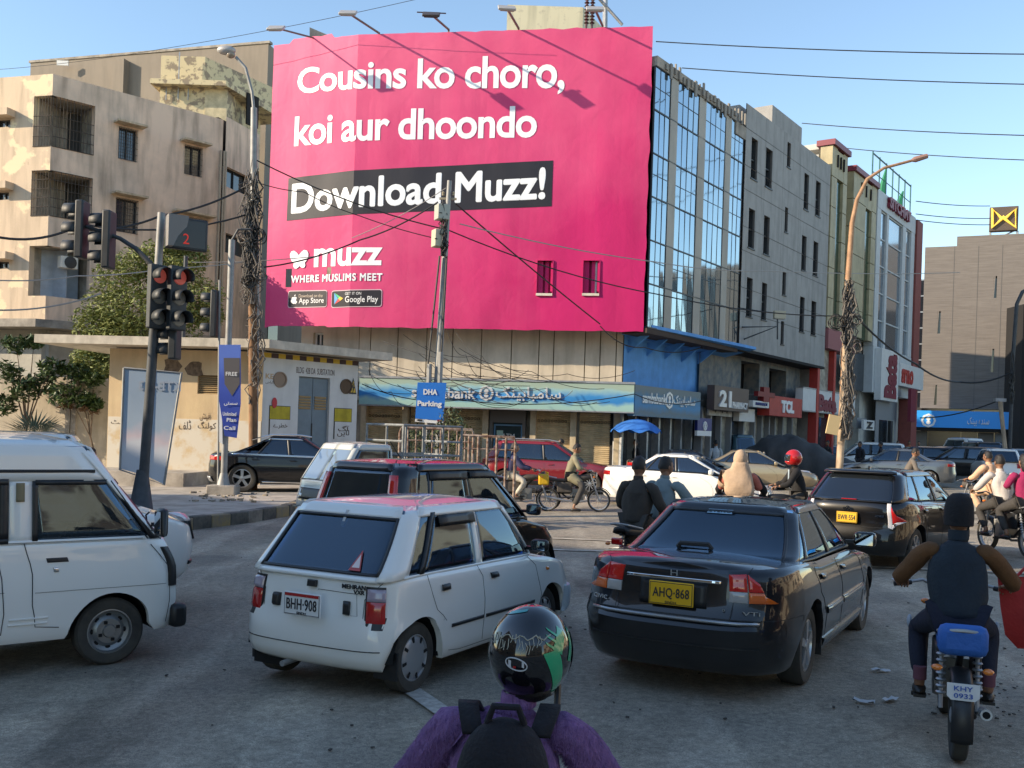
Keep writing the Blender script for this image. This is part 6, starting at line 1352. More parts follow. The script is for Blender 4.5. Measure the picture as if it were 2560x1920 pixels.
c.gpanel('rain_visor', lambda v: c.gs(.72, v), lambda v: c.gs(1.38, v), .72, .86, m_trim, .02, -1, n=4, m=3); c.gpanel('rain_visor', lambda v: c.gs(1.44, v), lambda v: c.gs(lerp(2.6, 1.8, v), v), .74, .86, m_trim, .02, -1, n=4, m=3)
MB().box((1.9, -.62, .85), (.5, .02, .012)).build('window_sill_strip', m_chrome, c.root)
# ---- old white pickup with a pipe rack, facing left
sp = dict(HAT, L=3.2, W=1.40, H=1.74, xr=.62, xf=2.42, rw=.275, tw=.15, wheel='steel', sill=.28, p=22, q=7, paint=p_offw, tf=.01, tr=.01, seats=(2.3,),
          rear=[(.15, .02), (1., .02)], front=[(.15, .1), (.3, .0), (.6, 0), (.95, .08)], side=[(.2, .95), (.5, 1), (1., .98)], top=[(0, .80), (1.60, .80), (1.66, 1.0), (3.2, 1.0)],
          gh=dict(b0=1.72, b1=3.1, t0=1.76, t1=2.62, wb=.68, wt=.60, p=18, q=8, follow=False, zb=.98, v0=.04, v1=.84, belt=p_offw, pmat=p_offw, fglass=glass('sky_glass', (.20, .26, .32), see=.15, ior=1.9), pil=[(1.7, 1.84, 1.72, 1.84), (2.98, 3.08, 2.50, 2.62)]))
c = Car('pickup_truck', 'old white pickup with a pipe rack facing left, windscreen towards the kerb', 'pickup', sp, (0, 0, 0), 0)
fc = D(735, 1300, 19.4); yw = R(223); c.root.rotation_euler.z = yw; c.root.location = (fc.x - (3.2 * math.cos(yw) + .6 * math.sin(yw)), fc.y - (3.2 * math.sin(yw) - .6 * math.cos(yw)), gz(fc.x))
rk = MB(); zr_ = 2.1
for y in (-.62, .62):
 rk.tube([(.05, y, .8), (.05, y, zr_), (1.55, y, zr_), (1.55, y, .8)], .03, 8)
 for x in (.55, 1.05): rk.tube([(x, y, .8), (x, y, zr_)], .025, 6)
 rk.tube([(.05, y, 1.5), (1.55, y, 1.5)], .025, 6)
for x in (.05, 1.55):
 for z in (zr_, 1.78, 1.5): rk.tube([(x, -.62, z), (x, .62, z)], .025, 6)
rk.build('pipe_rack', M('rack_grey_paint', (.20, .21, .21), .6, var=.3, vs=8), c.root)
c.rpatch('front_grille', -.42, .42, .62, .84, m_trim, .012, True); c.rpatch('front_bumper', -.66, .66, .34, .50, m_trim, .05, True)
for sg in (-1, 1): c.patch('headlamp', [(sg * 2.50, .62), (sg * 2.22, .62), (sg * 2.22, .84), (sg * 2.5, .84)], m_trim, .012); c.patch('headlamp', [(sg * 2.47, .64), (sg * 2.26, .64), (sg * 2.26, .82), (sg * 2.47, .82)], m_lwht, .022)
c.patch('indicator_lamp', [(-2.5, .40), (-2.3, .4), (-2.3, .46), (-2.5, .46)], m_lamb, .06); c.seam([(1.9, .35), (1.9, 1.0)], 1); c.seam([(2.9, .6), (2.95, 1.0)], 1)
# ---- black fastback on the pavement
sp = dict(SED, L=4.9, W=1.93, H=1.60, xr=.98, xf=3.90, rw=.38, tw=.25, wheel='alloy5', sill=.24, p=11, q=3.2, paint=p_black, glass=m_gld, tf=.1, tr=.08,
          rear=[(.2, .1), (.4, .0), (.7, .0), (.95, .04), (1.1, .1)], front=[(.15, .2), (.3, .04), (.6, 0), (.8, .1), (1., .5)], side=[(.2, .94), (.45, .985), (.7, 1.), (.95, .97), (1.1, .93)],
          top=[(0, 1.05), (.3, 1.06), (.9, 1.02), (3.2, .99), (3.8, .95), (4.5, .84), (4.9, .68)],
          gh=dict(b0=.30, b1=3.65, t0=1.75, t1=2.55, wb=.83, wt=.60, er=.62, ef=.8, p=15, q=6, yr=(.85, .85), v0=.06, v1=.84, belt=m_chrome, chromeline=1, pmat=m_trim,
                  pil=[(.4, .62, 1.5, 1.85), (1.30, 1.34, 1.78, 1.82), (2.20, 2.27, 2.12, 2.19), (3.50, 3.58, 2.32, 2.42)]))
c = Car('fastback_car', 'glossy black fastback with silver window line parked on the pavement by the banner pole', 'car', sp, (0, 0, 0), 0)
P = G(604, 1230, .22); yw = R(9); c.root.rotation_euler.z = yw; lx = put(sp, (P.x, P.y, P.z), yw, .98); c.root.location = (lx[0], lx[1], gz(P.x) + .215)
c.rpatch('tail_lamp', -.88, -.45, .86, .98, m_lred, .015); c.sidepatch('tail_lamp', .05, .42, .86, .96, m_lred, .014, -1); c.seam([(1.45, .3), (1.45, .6), (1.25, .8), (1.2, 1.0)], -1); c.seam([(2.25, .3), (2.26, .98)], -1); c.seam([(3.4, .3), (3.5, .98)], -1)
c.handle(1.3, .88, p_black, -1, .2); c.handle(2.35, .87, p_black, -1, .2); c.sidepatch('sill_trim', 1.5, 3.3, .27, .31, m_chrome, .03, -1); c.mirror(3.3, 1.05, p_black, (-1,), (.13, .22, .15), .84)
MB().tube([(1.2, -.70, 1.44), (1.7, -.66, 1.585), (2.5, -.66, 1.60), (2.8, -.68, 1.56)], .02, 6).build('roof_bar', m_chrome, c.root); c.rpatch('rear_diffuser', -.85, .85, .26, .40, m_silver if False else m_steel, .02)
# ---- red crossover
sp = dict(HAT, L=4.60, W=1.86, H=1.69, xr=.92, xf=3.62, rw=.36, tw=.23, wheel='alloy10', sill=.26, p=10, q=3.2, paint=p_red, glass=m_gld, tf=.12, seats=(1.6, 2.5),
          front=[(.2, .16), (.4, .0), (.75, .0), (.95, .06), (1.05, .3)], side=[(.2, .94), (.45, .985), (.75, 1.), (1.0, .965), (1.1, .93)], rear=[(.2, .1), (.4, .0), (.8, .02), (1.1, .08)],
          top=[(0, 1.08), (.3, 1.08), (3.1, 1.04), (3.6, 1.02), (4.25, .92), (4.60, .78)],
          gh=dict(b0=.18, b1=3.45, t0=.62, t1=2.45, wb=.81, wt=.63, p=15, q=6, v0=.05, v1=.84, belt=m_trim, pmat=m_trim, pil=[(.3, .62, .55, .80), (1.05, 1.10, 1.12, 1.16), (2.12, 2.19, 2.05, 2.12), (3.28, 3.36, 2.26, 2.36)]))
c = Car('crossover_car', 'glossy red crossover parked in front of the cream shutters', 'car', sp, (0, 0, 0), 0)
P = D(1262, 1225, 32.0); yw = R(-8); c.root.rotation_euler.z = yw; lx = put(sp, (P.x, P.y, 0), yw, .92); c.root.location = (lx[0], lx[1], gz(1.2))
c.patch('headlamp', [(-2.35, .86), (-1.99, .90), (-1.97, .96), (-2.35, .92)], m_lwht, .015); c.patch('fog_lamp', [(-2.45, .50), (-2.12, .5), (-2.12, .68), (-2.45, .68)], m_trim, .012); c.rpatch('front_grille', -.45, .45, .55, .85, m_trim, .01, True)
c.seam([(1.25, .35), (1.3, .7), (1.1, .9), (1.05, 1.06)], -1); c.seam([(2.16, .3), (2.17, 1.04)], -1); c.seam([(3.2, .3), (3.3, 1.04)], -1); c.handle(1.35, .92, p_red, -1, .18); c.handle(2.3, .91, p_red, -1, .18); c.sidepatch('sill_cladding', 1.3, 3.2, .27, .40, m_trim, .015, -1)
c.mirror(3.08, 1.12, p_red, (-1,), (.13, .22, .15), .82); MB().tube([(.75, -.66, 1.66), (1.2, -.66, 1.72), (2.3, -.67, 1.71), (2.6, -.69, 1.66)], .018, 6).build('roof_bar', m_silver if False else m_cap, c.root)
def saloon(label, P, yw, pt, sg=-1, wx=.98, name='saloon_car', wheel='alloy10', det=1, zof=0, cat='car', group=None):
 sp = dict(SED, L=4.62, W=1.775, H=1.46, xr=1.0, xf=3.70, rw=.32, tw=.2, wheel=wheel, sill=.2, p=11, q=3.2, paint=pt, tf=.13, tr=.08, seats=(1.85, 2.75) if det else (), glass=m_gl, det=det,
              rear=[(.15, .12), (.3, .02), (.5, 0), (.7, .03), (.95, .05), (1.1, .1)], side=[(.15, .93), (.3, .98), (.6, 1.), (.8, .985), (.95, .955), (1.05, .93)],
              top=[(0, 1.0), (.15, 1.03), (.6, 1.03), (1.2, .98), (3.2, .95), (3.6, .92), (4.3, .78), (4.62, .62)],
              gh=dict(b0=.62, b1=3.5, t0=1.55, t1=2.52, wb=.765, wt=.57, er=.72, ef=.8, p=15, q=6, v0=.06, v1=.86, belt=m_trim, pmat=m_trim, pil=[(.75, 1.0, 1.38, 1.75), (1.28, 1.33, 1.66, 1.70), (2.12, 2.19, 2.06, 2.13), (3.34, 3.42, 2.30, 2.40)]))
 c = Car(name, label, cat, sp, (0, 0, 0), 0, group); yw = R(yw); c.root.rotation_euler.z = yw; l = put(sp, P, yw, wx, sg); c.root.location = (l[0], l[1], gz(l[0]) + zof)
 for s in (sg,):
  c.seam([(1.36, .3), (1.4, .6), (1.22, .8), (1.18, .97)], s, .008); c.seam([(2.17, .28), (2.18, .96)], s, .008); c.seam([(3.15, .3), (3.22, .93)], s, .008); c.handle(1.35, .83, pt, s); c.handle(2.28, .82, pt, s)
  c.sidepatch('tail_lamp', .04, .34, .82, .93, m_lred, .012, s); c.patch('headlamp', [(s * 2.35, .68), (s * 1.97, .74), (s * 1.93, .80), (s * 2.35, .76)], m_lwht, .012); c.mirror(3.1, 1.0, pt, (s,), (.12, .21, .14), .78)
 return c
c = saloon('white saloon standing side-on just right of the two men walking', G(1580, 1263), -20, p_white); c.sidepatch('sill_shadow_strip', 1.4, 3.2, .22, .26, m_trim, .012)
c = saloon('champagne gold saloon side-on between the white saloon and the wrapped car', tuple(G(1981, 1226)), -14, p_gold, wx=3.70)
c = saloon('slate grey saloon seen side-on, left of the far right white hatch', tuple(G(2321, 1220)), 158, p_grey, sg=1, wx=1.0, wheel='steel')
c.rpatch('tail_lamp', .45, .86, .82, .94, m_lred2, .015)
PD = D(1725, 1200, 35.2); saloon('dark saloon roof behind the white saloon', (PD.x, PD.y), -8, p_black, det=0, wx=2.3)
# ---- black liftback, right
sp = dict(HAT, L=3.995, W=1.695, H=1.445, xr=.72, xf=3.27, rw=.30, arch=.355, tw=.19, wheel='alloy7', sill=.2, p=12, q=3.8, paint=p_black, glass=m_gl, tf=.1, tr=.05, seats=(1.3, 2.2),
          rear=[(.15, .12), (.3, .0), (.5, -.02), (.58, .04), (.70, .06), (.85, .03), (1.0, .08)], top=[(0, 1.0), (.3, 1.0), (1.2, .97), (2.7, .93), (3.1, .89), (3.7, .74), (3.995, .58)],
          side=[(.15, .93), (.3, .98), (.55, 1.), (.8, .98), (1.0, .94)],
          gh=dict(b0=.07, b1=3.2, t0=.55, t1=2.15, wb=.73, wt=.56, er=.9, ef=.8, p=14, q=5, yr=(.82, .82), v0=.03, v1=.87, rlow=p_black, rglass=m_gld, belt=m_trim, pmat=m_trim,
                  pil=[(.2, .5, .55, .85), (.98, 1.02, 1.05, 1.09), (1.80, 1.87, 1.72, 1.79), (3.02, 3.1, 1.92, 2.02)]))
c = Car('liftback_car', 'black liftback with yellow plate and wraparound tail lamps, ahead of the graphite saloon', 'car', sp, (0, 0, 0), 0)
c.root.location = put(sp, G(2284, 1421), R(51), .72); c.root.rotation_euler.z = R(51)
for sg in (-1, 1):
 a_, b_, f_ = c.s_of_y(.60), c.s_of_y(.655), c.s_of_x(.26)
 c.patch('reversing_lamp', [(sg * a_, .62), (sg * b_, .60), (sg * b_, .97), (sg * a_, .97)], m_lwht, .014); c.patch('tail_lamp', [(sg * b_, .68), (sg * f_, .72), (sg * (f_ - .05), .82), (sg * b_, .93)], m_lred2, .016, n=14); c.patch('reversing_lamp', [(sg * b_, .60), (sg * (f_ - .04), .66), (sg * f_, .715), (sg * b_, .675)], m_lwht, .015, n=14)
 c.seam([(1.08, .3), (1.1, .6), (.95, .8), (.92, .98)], sg); c.seam([(1.84, .28), (1.85, .94)], sg); c.seam([(2.9, .3), (2.95, .9)], sg); c.handle(1.05, .82, p_black, sg); c.handle(1.95, .82, p_black, sg)
c.gpanel('roof_spoiler', lambda v: -.98, lambda v: .98, .90, 1.0, p_black, .07, n=14, m=4, th=.03); c.rpatch('high_brake_lamp', -.12, .12, 1.0, 1.01, m_lred, .0)
c.plate(-.015 + .02, 0, .735, 'BWR\u00b7554', m_platey, .31, .16); c.rtext('oOo', 0, .875, .14, .06, m_chrome, .012, 'emblem', .02); c.rseam([(-.58, .62), (-.60, .98)]); c.rseam([(.58, .62), (.60, .98)]); c.rseam([(-.6, .61), (.6, .61)], w=.01); c.rtext('HYBRID', -.48, .78, .12, .03, m_chrome, .006)
c.mirror(2.75, 1.0, p_black, (-1, 1), (.13, .21, .15), .76); MB().box((.9, 0, 1.46), (.1, .03, .06)).build('aerial_fin', p_black, c.root, bevel=.015)
# ---- wrapped car under a dark sheet
cv = thing('covered_car', 'car wrapped in a dark grey dust sheet behind the gold saloon', 'covered car', D(1990, 1200, 43))
rows = []; base = D(1850, 1200, 43.5); end = D(2150, 1200, 42)
ax = Vector((end.x - base.x, end.y - base.y, 0)); Lc = ax.length; ax.normalize(); ay = Vector((-ax.y, ax.x, 0))
hp = [(0, .75), (.06, 1.45), (.25, 1.95), (.45, 1.95), (.62, 1.6), (.8, 1.15), (.95, .9), (1, .6)]
for i in range(41):
 t = i / 40; h = pl_interp(hp, t) ; row = []
 for j in range(25):
  a = math.pi * j / 24; y = -math.cos(a); z = math.sin(a) ** .55
  w_ = 1.05 + .12 * (1 - z); nz = .16 * noise.noise(Vector((t * 14, y * 3, 1))) + .05 * noise.noise(Vector((t * 30, y * 6, 5)))
  p = Vector((base.x, base.y, 0)) + ax * (t * Lc) + ay * (y * w_ * (.75 + .25 * min(1, 4 * t, 4 * (1 - t))) + nz); p.z = gz(p.x) + .12 + (h - .12) * z + nz * z; row.append(p)
 rows.append(row)
MB().grid(rows).build('dust_sheet', M('dust_sheet', (.045, .045, .045), .75, var=.2, vs=2, bump=.4, bs=8), cv, smooth=True, world=True)
for k, t in enumerate((.2, .75)):
 q = Vector((base.x, base.y, 0)) + ax * (t * Lc) - ay * .75; wheel(cv, Vector((q.x, q.y, gz(q.x) + .31)) - Vector(cv.location), .31, .2, -1, 'steel')
# ---- background parked cars
def small(label, pxy, Y, yaw, pt, kindc='hatch', H=1.5, L=3.7, W=1.66, name='parked_car', flip=False):
 P = D(pxy[0], pxy[1], Y)
 sp = dict(HAT, L=L, W=W, H=H, xr=.65, xf=L - .75, rw=.29, tw=.18, wheel='alloy7', sill=.2, p=12, q=4, paint=pt, glass=m_gld, det=0, tf=.1,
              top=[(0, .98 if kindc == 'hatch' else 1.05), (L - 1.3, .95), (L - .5, .82), (L, .65)] if H < 1.7 else [(0, 1.05), (L, 1.0)],
              gh=dict(b0=.08 if kindc == 'hatch' else .75, b1=L - .85 if H < 1.7 else L - .25, t0=.4 if kindc == 'hatch' else 1.5, t1=L - 1.75 if H < 1.7 else L - .9, wb=W / 2 - .09, wt=W / 2 - .24, p=15, q=6, v0=.04, v1=.85,
                      pil=[(.2, .4, .4, .62) if kindc == 'hatch' else (.8, 1.0, 1.35, 1.7), (L * .48, L * .48 + .07, L * .47, L * .47 + .07), (L - 1.05, L - .95, L - 1.95, L - 1.85) if H < 1.7 else (L - .5, L - .4, L - 1.2, L - 1.1)]))
 c = Car(name, label, 'car', sp, (P.x, P.y, gz(P.x)), R(yaw))
 yw = R(yaw); c.root.location = (P.x - L / 2 * math.cos(yw), P.y - L / 2 * math.sin(yw), gz(P.x))
 for sg in (-1, 1): c.rpatch('tail_lamp', sg * W * .32, sg * W * .45, .72, .92, m_lred, .02); c.patch('headlamp', [(sg * 2.35, .68), (sg * 2.0, .7), (sg * 2.0, .8), (sg * 2.35, .78)], m_lwht, .012)
 return c
small('small white hatchback seen from behind at the far right, ahead of the peach-clad rider', (2488, 1190), 43, 75, p_white, H=1.52, L=3.6, W=1.6)
small('white crossover beside the tangled cable pole', (2165, 1160), 54, 170, p_white, H=1.66, L=4.4, W=1.8)
small('dark blue car behind the slate grey saloon', (2290, 1160), 50, 175, p_navy, H=1.5, L=4.3, W=1.75)
small('black car with its tail towards the white hatch', (2412, 1160), 47, 150, p_black, H=1.55, L=4.4, W=1.78)
small('maroon window-lined dark car between two parked cars', (2350, 1150), 52, 160, paint('paint_maroon', (.07, .01, .015)), H=1.5, L=4.2, W=1.75)
small('white van roof standing out above the parked cars', (2405, 1140), 62, 95, p_white, H=1.95, L=3.6, W=1.6)
small('black off-roader rear beside the far right white car', (2450, 1150), 55, 80, p_black, H=1.75, L=4.3, W=1.8)
small('pale silver saloon cut by the right edge behind the riders', (2548, 1170), 50, 165, p_silver, 'sedan', H=1.46, L=4.5, W=1.76)
small('blue-grey car partly hidden by the cable pole', (2060, 1140), 56, 5, p_silver, 'sedan', H=1.46, L=4.5, W=1.76)
small('white car at the far left edge behind the shrubs', (-10, 1150), 19, 20, p_white, 'sedan', H=1.85, L=4.5, W=1.76)
small('teal small truck cab in front of the pharmacy front', (1822, 1135), 47, 110, paint('paint_teal', (.03, .09, .12), dust=.2), H=2.0, L=3.4, W=1.5)
# ================================================================== people
m_skin = M('skin_brown', (.26, .13, .075), .55, var=.06, vs=20); m_hair = M('hair_black', (.010, .008, .007), .55, bump=.4, bs=120)
def skinmesh(name, nodes, edges, mt, parent, root=0, sub=1, keep_mesh=False):
 """nodes: [(pos, r) or (pos, (rx, ry))]; returns evaluated smooth mesh object"""
 me = bpy.data.meshes.new(name); me.from_pydata([tuple(n[0]) for n in nodes], [tuple(e) for e in edges], [])
 o = bpy.data.objects.new(name, me); COL.objects.link(o)
 sk = o.modifiers.new('s', 'SKIN'); sk.use_smooth_shade = True
 if not me.skin_vertices:
  bm = bmesh.new(); bm.from_mesh(me); bm.verts.layers.skin.verify(); bm.to_mesh(me); bm.free()
 for i, n in enumerate(nodes):
  r = n[1] if isinstance(n[1], (tuple, list)) else (n[1], n[1]); me.skin_vertices[0].data[i].radius = r; me.skin_vertices[0].data[i].use_root = (i == root)
 sb = o.modifiers.new('d', 'SUBSURF'); sb.levels = sub; sb.render_levels = sub
 bpy.context.view_layer.update()
 m2 = bpy.data.meshes.new_from_object(o.evaluated_get(bpy.context.evaluated_depsgraph_get()))
 bpy.data.objects.remove(o); bpy.data.meshes.remove(me)
 if keep_mesh: return m2
 m2.name = name; m2.materials.clear(); m2.materials.append(mt); m2.polygons.foreach_set('use_smooth', [True] * len(m2.polygons))
 return link(name, m2, parent)
def wrinkle(o, amp=.008, f=9):
 s = random.random() * 50
 for v in o.data.vertices:
  q = v.co; n = noise.noise(Vector((q.x * f, q.y * f, q.z * f * .6 + s))); v.co = q + v.normal * n * amp
def head_mesh(c, yaw=0, pitch=0, r=1.):
 """head with brow, nose, chin, ears; local x forward"""
 mb = MB(); nu, nv = 20, 14; M_ = Matrix.Rotation(yaw, 3, 'Z') @ Matrix.Rotation(pitch, 3, 'Y'); pts = []
 for i in range(nv + 1):
  ph = math.pi * i / nv
  for j in range(nu):
   a = 2 * math.pi * j / nu; x, y, z = math.sin(ph) * math.cos(a), math.sin(ph) * math.sin(a), math.cos(ph)
   w_ = 1 - .28 * max(0, -z) ** 1.3; X = .098 * x * (1 + (.06 if z < -.2 and x > 0 else 0)); Y = .076 * y * w_; Z = .122 * z
   if x > .75 and -.35 < z < .15 and abs(y) < .3: X += .022 * (1 - abs(y) / .3) * (1 if z < -.05 else .4)
   if x > .6 and -.02 < z < .22 and .2 < abs(y) < .6: X -= .008
   if x > .7 and -.62 < z < -.45: X += .006
   pts.append(Vector((X, Y, Z)) * r)
 fs = [(i * nu + j, i * nu + nu + j, i * nu + nu + (j + 1) % nu, i * nu + (j + 1) % nu) for i in range(nv) for j in range(nu)]
 mb.add([M_ @ p + c for p in pts], fs)
 for s in (1, -1): mb.ell(M_ @ Vector((-.005, s * .078 * r, -.01)) + c, (.018, .008, .03), 8, 6, M_)
 return mb, M_
def person(label, loc, yaw, J, top, bottom, skin=None, hair='short', shoes=None, headyaw=0, headpitch=0, sleeves=True, kameez=0, group=None, scale=1., bulk=1., cat='person', hands=True, name='person', topname='shirt', low=False):
 """J: joints in local metres, x forward: pelvis, chest, neck, head, then for L/R: sh, el, wr, hip, kn, an, toe"""
 sk = skin or m_skin; t = thing(name, label, cat, loc, yaw, group); t.scale = (scale,) * 3
 V3 = lambda k: Vector(J[k])
 nod = [(V3('pelvis'), (.11, .09)), (V3('chest') - Vector((0, 0, .05)), (.10, .08)), (V3('neck'), .052), (V3('head'), .06)]; ed = [(0, 1), (1, 2), (2, 3)]
 for s in 'LR':
  b = len(nod); nod += [(V3('sh' + s) - Vector((0, 0, .03)), .035), (V3('el' + s), .034), (V3('wr' + s), .027)]; ed += [(1, b), (b, b + 1), (b + 1, b + 2)]
  b = len(nod); nod += [(V3('hip' + s), .07), (V3('kn' + s), .045), (V3('an' + s), .038), (V3('toe' + s), .03)]; ed += [(0, b), (b, b + 1), (b + 1, b + 2), (b + 2, b + 3)]
 m2 = skinmesh('b', nod, ed, sk, t, keep_mesh=True)
 hb, HM = head_mesh(V3('head') + Vector((.015, 0, .02)), headyaw, headpitch)
 for g_ in (1, -1): hb.ell(HM @ Vector((-.008, g_ * .080, -.012)) + V3('head') + Vector((.015, 0, .02)), (.018, .010, .032), 8, 6, HM)
 if hands:
  for s, sg in (('L', 1), ('R', -1)):              # palm, four curled fingers and a thumb
   w_, e_ = V3('wr' + s), V3('el' + s); d = (w_ - e_).normalized(); up = Vector((0, 0, 1)); sd = d.cross(up)
   if sd.length < .1: sd = Vector((0, 1, 0))
   sd.normalize(); dn = sd.cross(d).normalized() * (1 if sd.cross(d).z < 0 else -1)
   hb.ell(w_ + d * .045, (.048, .036, .018), 8, 6, Matrix((d, sd, -dn)).transposed())
   for k in range(4):
    o_ = sd * (.030 - .02 * k); ln = (.9, 1., .95, .75)[k]
    a = w_ + d * .08 + o_; b_ = a + d * .032 * ln + dn * .012; c_ = b_ + d * .008 + dn * .028 * ln; e2 = c_ - d * .02 * ln + dn * .012
    hb.tube([a - d * .02, a, b_, c_, e2], [.011, .0105, .0095, .009, .007], 6)
   a = w_ + d * .03 - sd * sg * .03; hb.tube([a, a + d * .025 + dn * .02 - sd * sg * .012, a + d * .04 + dn * .042], [.013, .011, .008], 6)
 vs = [tuple(v.co) for v in m2.vertices]; fs = [tuple(p.vertices) for p in m2.polygons]; bpy.data.meshes.remove(m2)
 bd = MB(); bd.add(vs, fs); bd.add(hb.v, hb.f); body = bd.build('body', sk, t, smooth=True, ang=80)
 hc = V3('head') + Vector((.015, 0, .02))
 if hair != 'helmet':
  for s in (1, -1):
   MB().ell(HM @ Vector((.083, s * .030, .012)) + hc, (.009, .014, .008), 8, 6).build('eye', M('eye_dark', (.03, .02, .015), .3), t, smooth=True)
  MB().ell(HM @ Vector((.092, 0, -.062)) + hc, (.008, .024, .006), 8, 5).build('mouth', M('lips', (.20, .07, .055), .6), t, smooth=True)
 if hair in ('short', 'long', 'beard'):
  mb = MB(); nu, nv = 24, 12; pts = []
  for i in range(nv + 1):
   ph = math.pi * .57 * i / nv
   for j in range(nu):
    a = 2 * math.pi * j / nu; x, y, z = math.sin(ph) * math.cos(a), math.sin(ph) * math.sin(a), math.cos(ph)
    k = 1.06 + .10 * noise.noise(Vector((x * 4, y * 4, z * 4 + hc.x * 9 + loc[0]))) + (.05 if z > .7 else 0)
    if x > .45 and z < .42: k = .90
    pts.append(HM @ Vector((.100 * x * k - .006, .080 * y * k, .124 * z * k)) + hc)
  mb.add(pts, [(i * nu + j, i * nu + nu + j, i * nu + nu + (j + 1) % nu, i * nu + (j + 1) % nu) for i in range(nv) for j in range(nu)]); mb.build('hair', m_hair, t, smooth=True, ang=80)
  if hair == 'long': MB().ell(hc + Vector((-.06, 0, -.06)), (.07, .085, .14)).build('hair', m_hair, t, smooth=True)
  if hair == 'beard': MB().ell(HM @ Vector((.05, 0, -.09)) + hc, (.055, .055, .05)).build('beard', m_hair, t, smooth=True)
 p_, c_ = V3('pelvis'), V3('chest'); B = bulk
 k = 1 if kameez else 0
 low_ = p_ + Vector((0, 0, -.06))
 nod = [(low_, (.165 * B, .13 * B)), (p_.lerp(c_, .5), (.155 * B, .125 * B)), (c_, (.17 * B, .125 * B)), (c_.lerp(V3('neck'), .6), (.115 * B, .085 * B)), (V3('neck'), (.058, .056))]; ed = [(0, 1), (1, 2), (2, 3), (3, 4)]
 for s in 'LR':
  b = len(nod); sh, el, wr = V3('sh' + s), V3('el' + s), V3('wr' + s)
  nod += [(c_.lerp(sh, .8), .078 * B)]; ed += [(2, b)]
  if sleeves:
   a0 = c_.lerp(sh, .55); o = skinmesh('sleeve', [(a0, .05), (sh, .076 * B), (sh.lerp(el, .5), .070 * B), (el, .062 * B), (el.lerp(wr, .5), .052 * B), (wr.lerp(el, .10), .04)], [(i, i + 1) for i in range(5)], top, t); wrinkle(o, .014, 10); wrinkle(o, .006, 26)
 o = skinmesh(topname, nod, ed, top, t, 1); wrinkle(o, .02, 9); wrinkle(o, .01, 20)
 MB().lathe([(.062, -.02), (.064, .0), (.06, .03), (.054, .03)], V3('neck') + Vector((0, 0, -.0)), 'Z', 16).build('collar', top, t, smooth=True)
 if kameez:                                           # skirt of the long shirt over the thighs
  nod = [(p_ + Vector((0, 0, .0)), (.17, .15))]; ed = []
  for s in 'LR':
   b = len(nod); hp, kn = V3('hip' + s), V3('kn' + s); nod += [(hp.lerp(kn, .15), .125), (hp.lerp(kn, kameez), .105)]; ed += [(0, b), (b, b + 1)]
  o = skinmesh('shirt_tail', nod, ed, top, t); wrinkle(o, .014, 7)
 nod = [(p_, (.15, .13))]; ed = []; kk = 1.25 if kameez else 1.
 for s in 'LR':
  b = len(nod); hp, kn, an = V3('hip' + s), V3('kn' + s), V3('an' + s); nod += [(hp, .105), (kn, .078 * kk), (an.lerp(kn, .12), .056 * kk)]; ed += [(0, b), (b, b + 1), (b + 1, b + 2)]
 o = skinmesh('trousers', nod, ed, bottom, t); wrinkle(o, .012, 8)
 sm = shoes or M('shoe_black', (.02, .018, .016), .5)
 for s in 'LR':
  a, b_ = V3('an' + s), V3('toe' + s); d = (b_ - a); d.z = 0; d.normalize(); yw_ = math.atan2(d.y, d.x)
  mb = MB(); mb.ell((0, 0, 0), (.135, .048, .04), 12, 8); mb.box((-.01, 0, -.028), (.24, .08, .02)); o = mb.build('shoe', sm, t, smooth=True, ang=50); o.location = a + d * .07 + Vector((0, 0, -.05)); o.rotation_euler.z = yw_
 return t
def J_stand(h=1.7, step=0., arms=0., lean=0.):
 k = h / 1.72; z = lambda v: v * k
 J = dict(pelvis=(0, 0, z(.98)), chest=(lean * .5, 0, z(1.30)), neck=(lean * .8, 0, z(1.48)), head=(lean, 0, z(1.60)))
 for s, g in (('L', 1), ('R', -1)):
  J['sh' + s] = (lean * .7, g * .185 * k, z(1.41)); J['el' + s] = (-.03 + arms * .5 + lean * .6, g * .245 * k, z(1.13)); J['wr' + s] = (.04 + arms + lean * .5, g * .24 * k, z(.90 + arms * .6))
  st = step * g; J['hip' + s] = (0, g * .095, z(.92)); J['kn' + s] = (st * .55 + .02, g * .105, z(.50)); J['an' + s] = (st, g * .11, z(.09)); J['toe' + s] = (st + .15, g * .125, z(.03))
 return J
def J_ride(seat=.80, hx=.52, hz=1.00, hw=.30, lean=.10, footL=(.02, .27), footR=(.02, .27), hunch=0., pillion=False, ground=''):
 J = dict(pelvis=(0, 0, seat + .10), chest=(lean * .8, 0, seat + .42), neck=(lean * 1.25 + hunch, 0, seat + .60), head=(lean * 1.35 + hunch * 1.6, 0, seat + .72))
 for s, g, f in (('L', 1, footL), ('R', -1, footR)):
  sh = Vector((lean * 1.0, g * .185, seat + .53)); w_ = Vector((hx, g * hw, hz)) ; mid = (sh + w_) / 2; el = mid + Vector((-.05, g * .11, -.10))
  J['sh' + s] = sh; J['el' + s] = el; J['wr' + s] = w_ - (w_ - el).normalized() * .09; J['hip' + s] = (.03, g * .10, seat + .06)
  down = s in ground
  J['kn' + s] = (.36, g * (.24 if not down else .26), seat - .08 if not down else seat - .16); J['an' + s] = (f[0] + .10, g * (.22 if not down else .36), f[1] + .09 if not down else .10); J['toe' + s] = (J['an' + s][0] + .15, J['an' + s][1], J['an' + s][2] - .06)
 return J
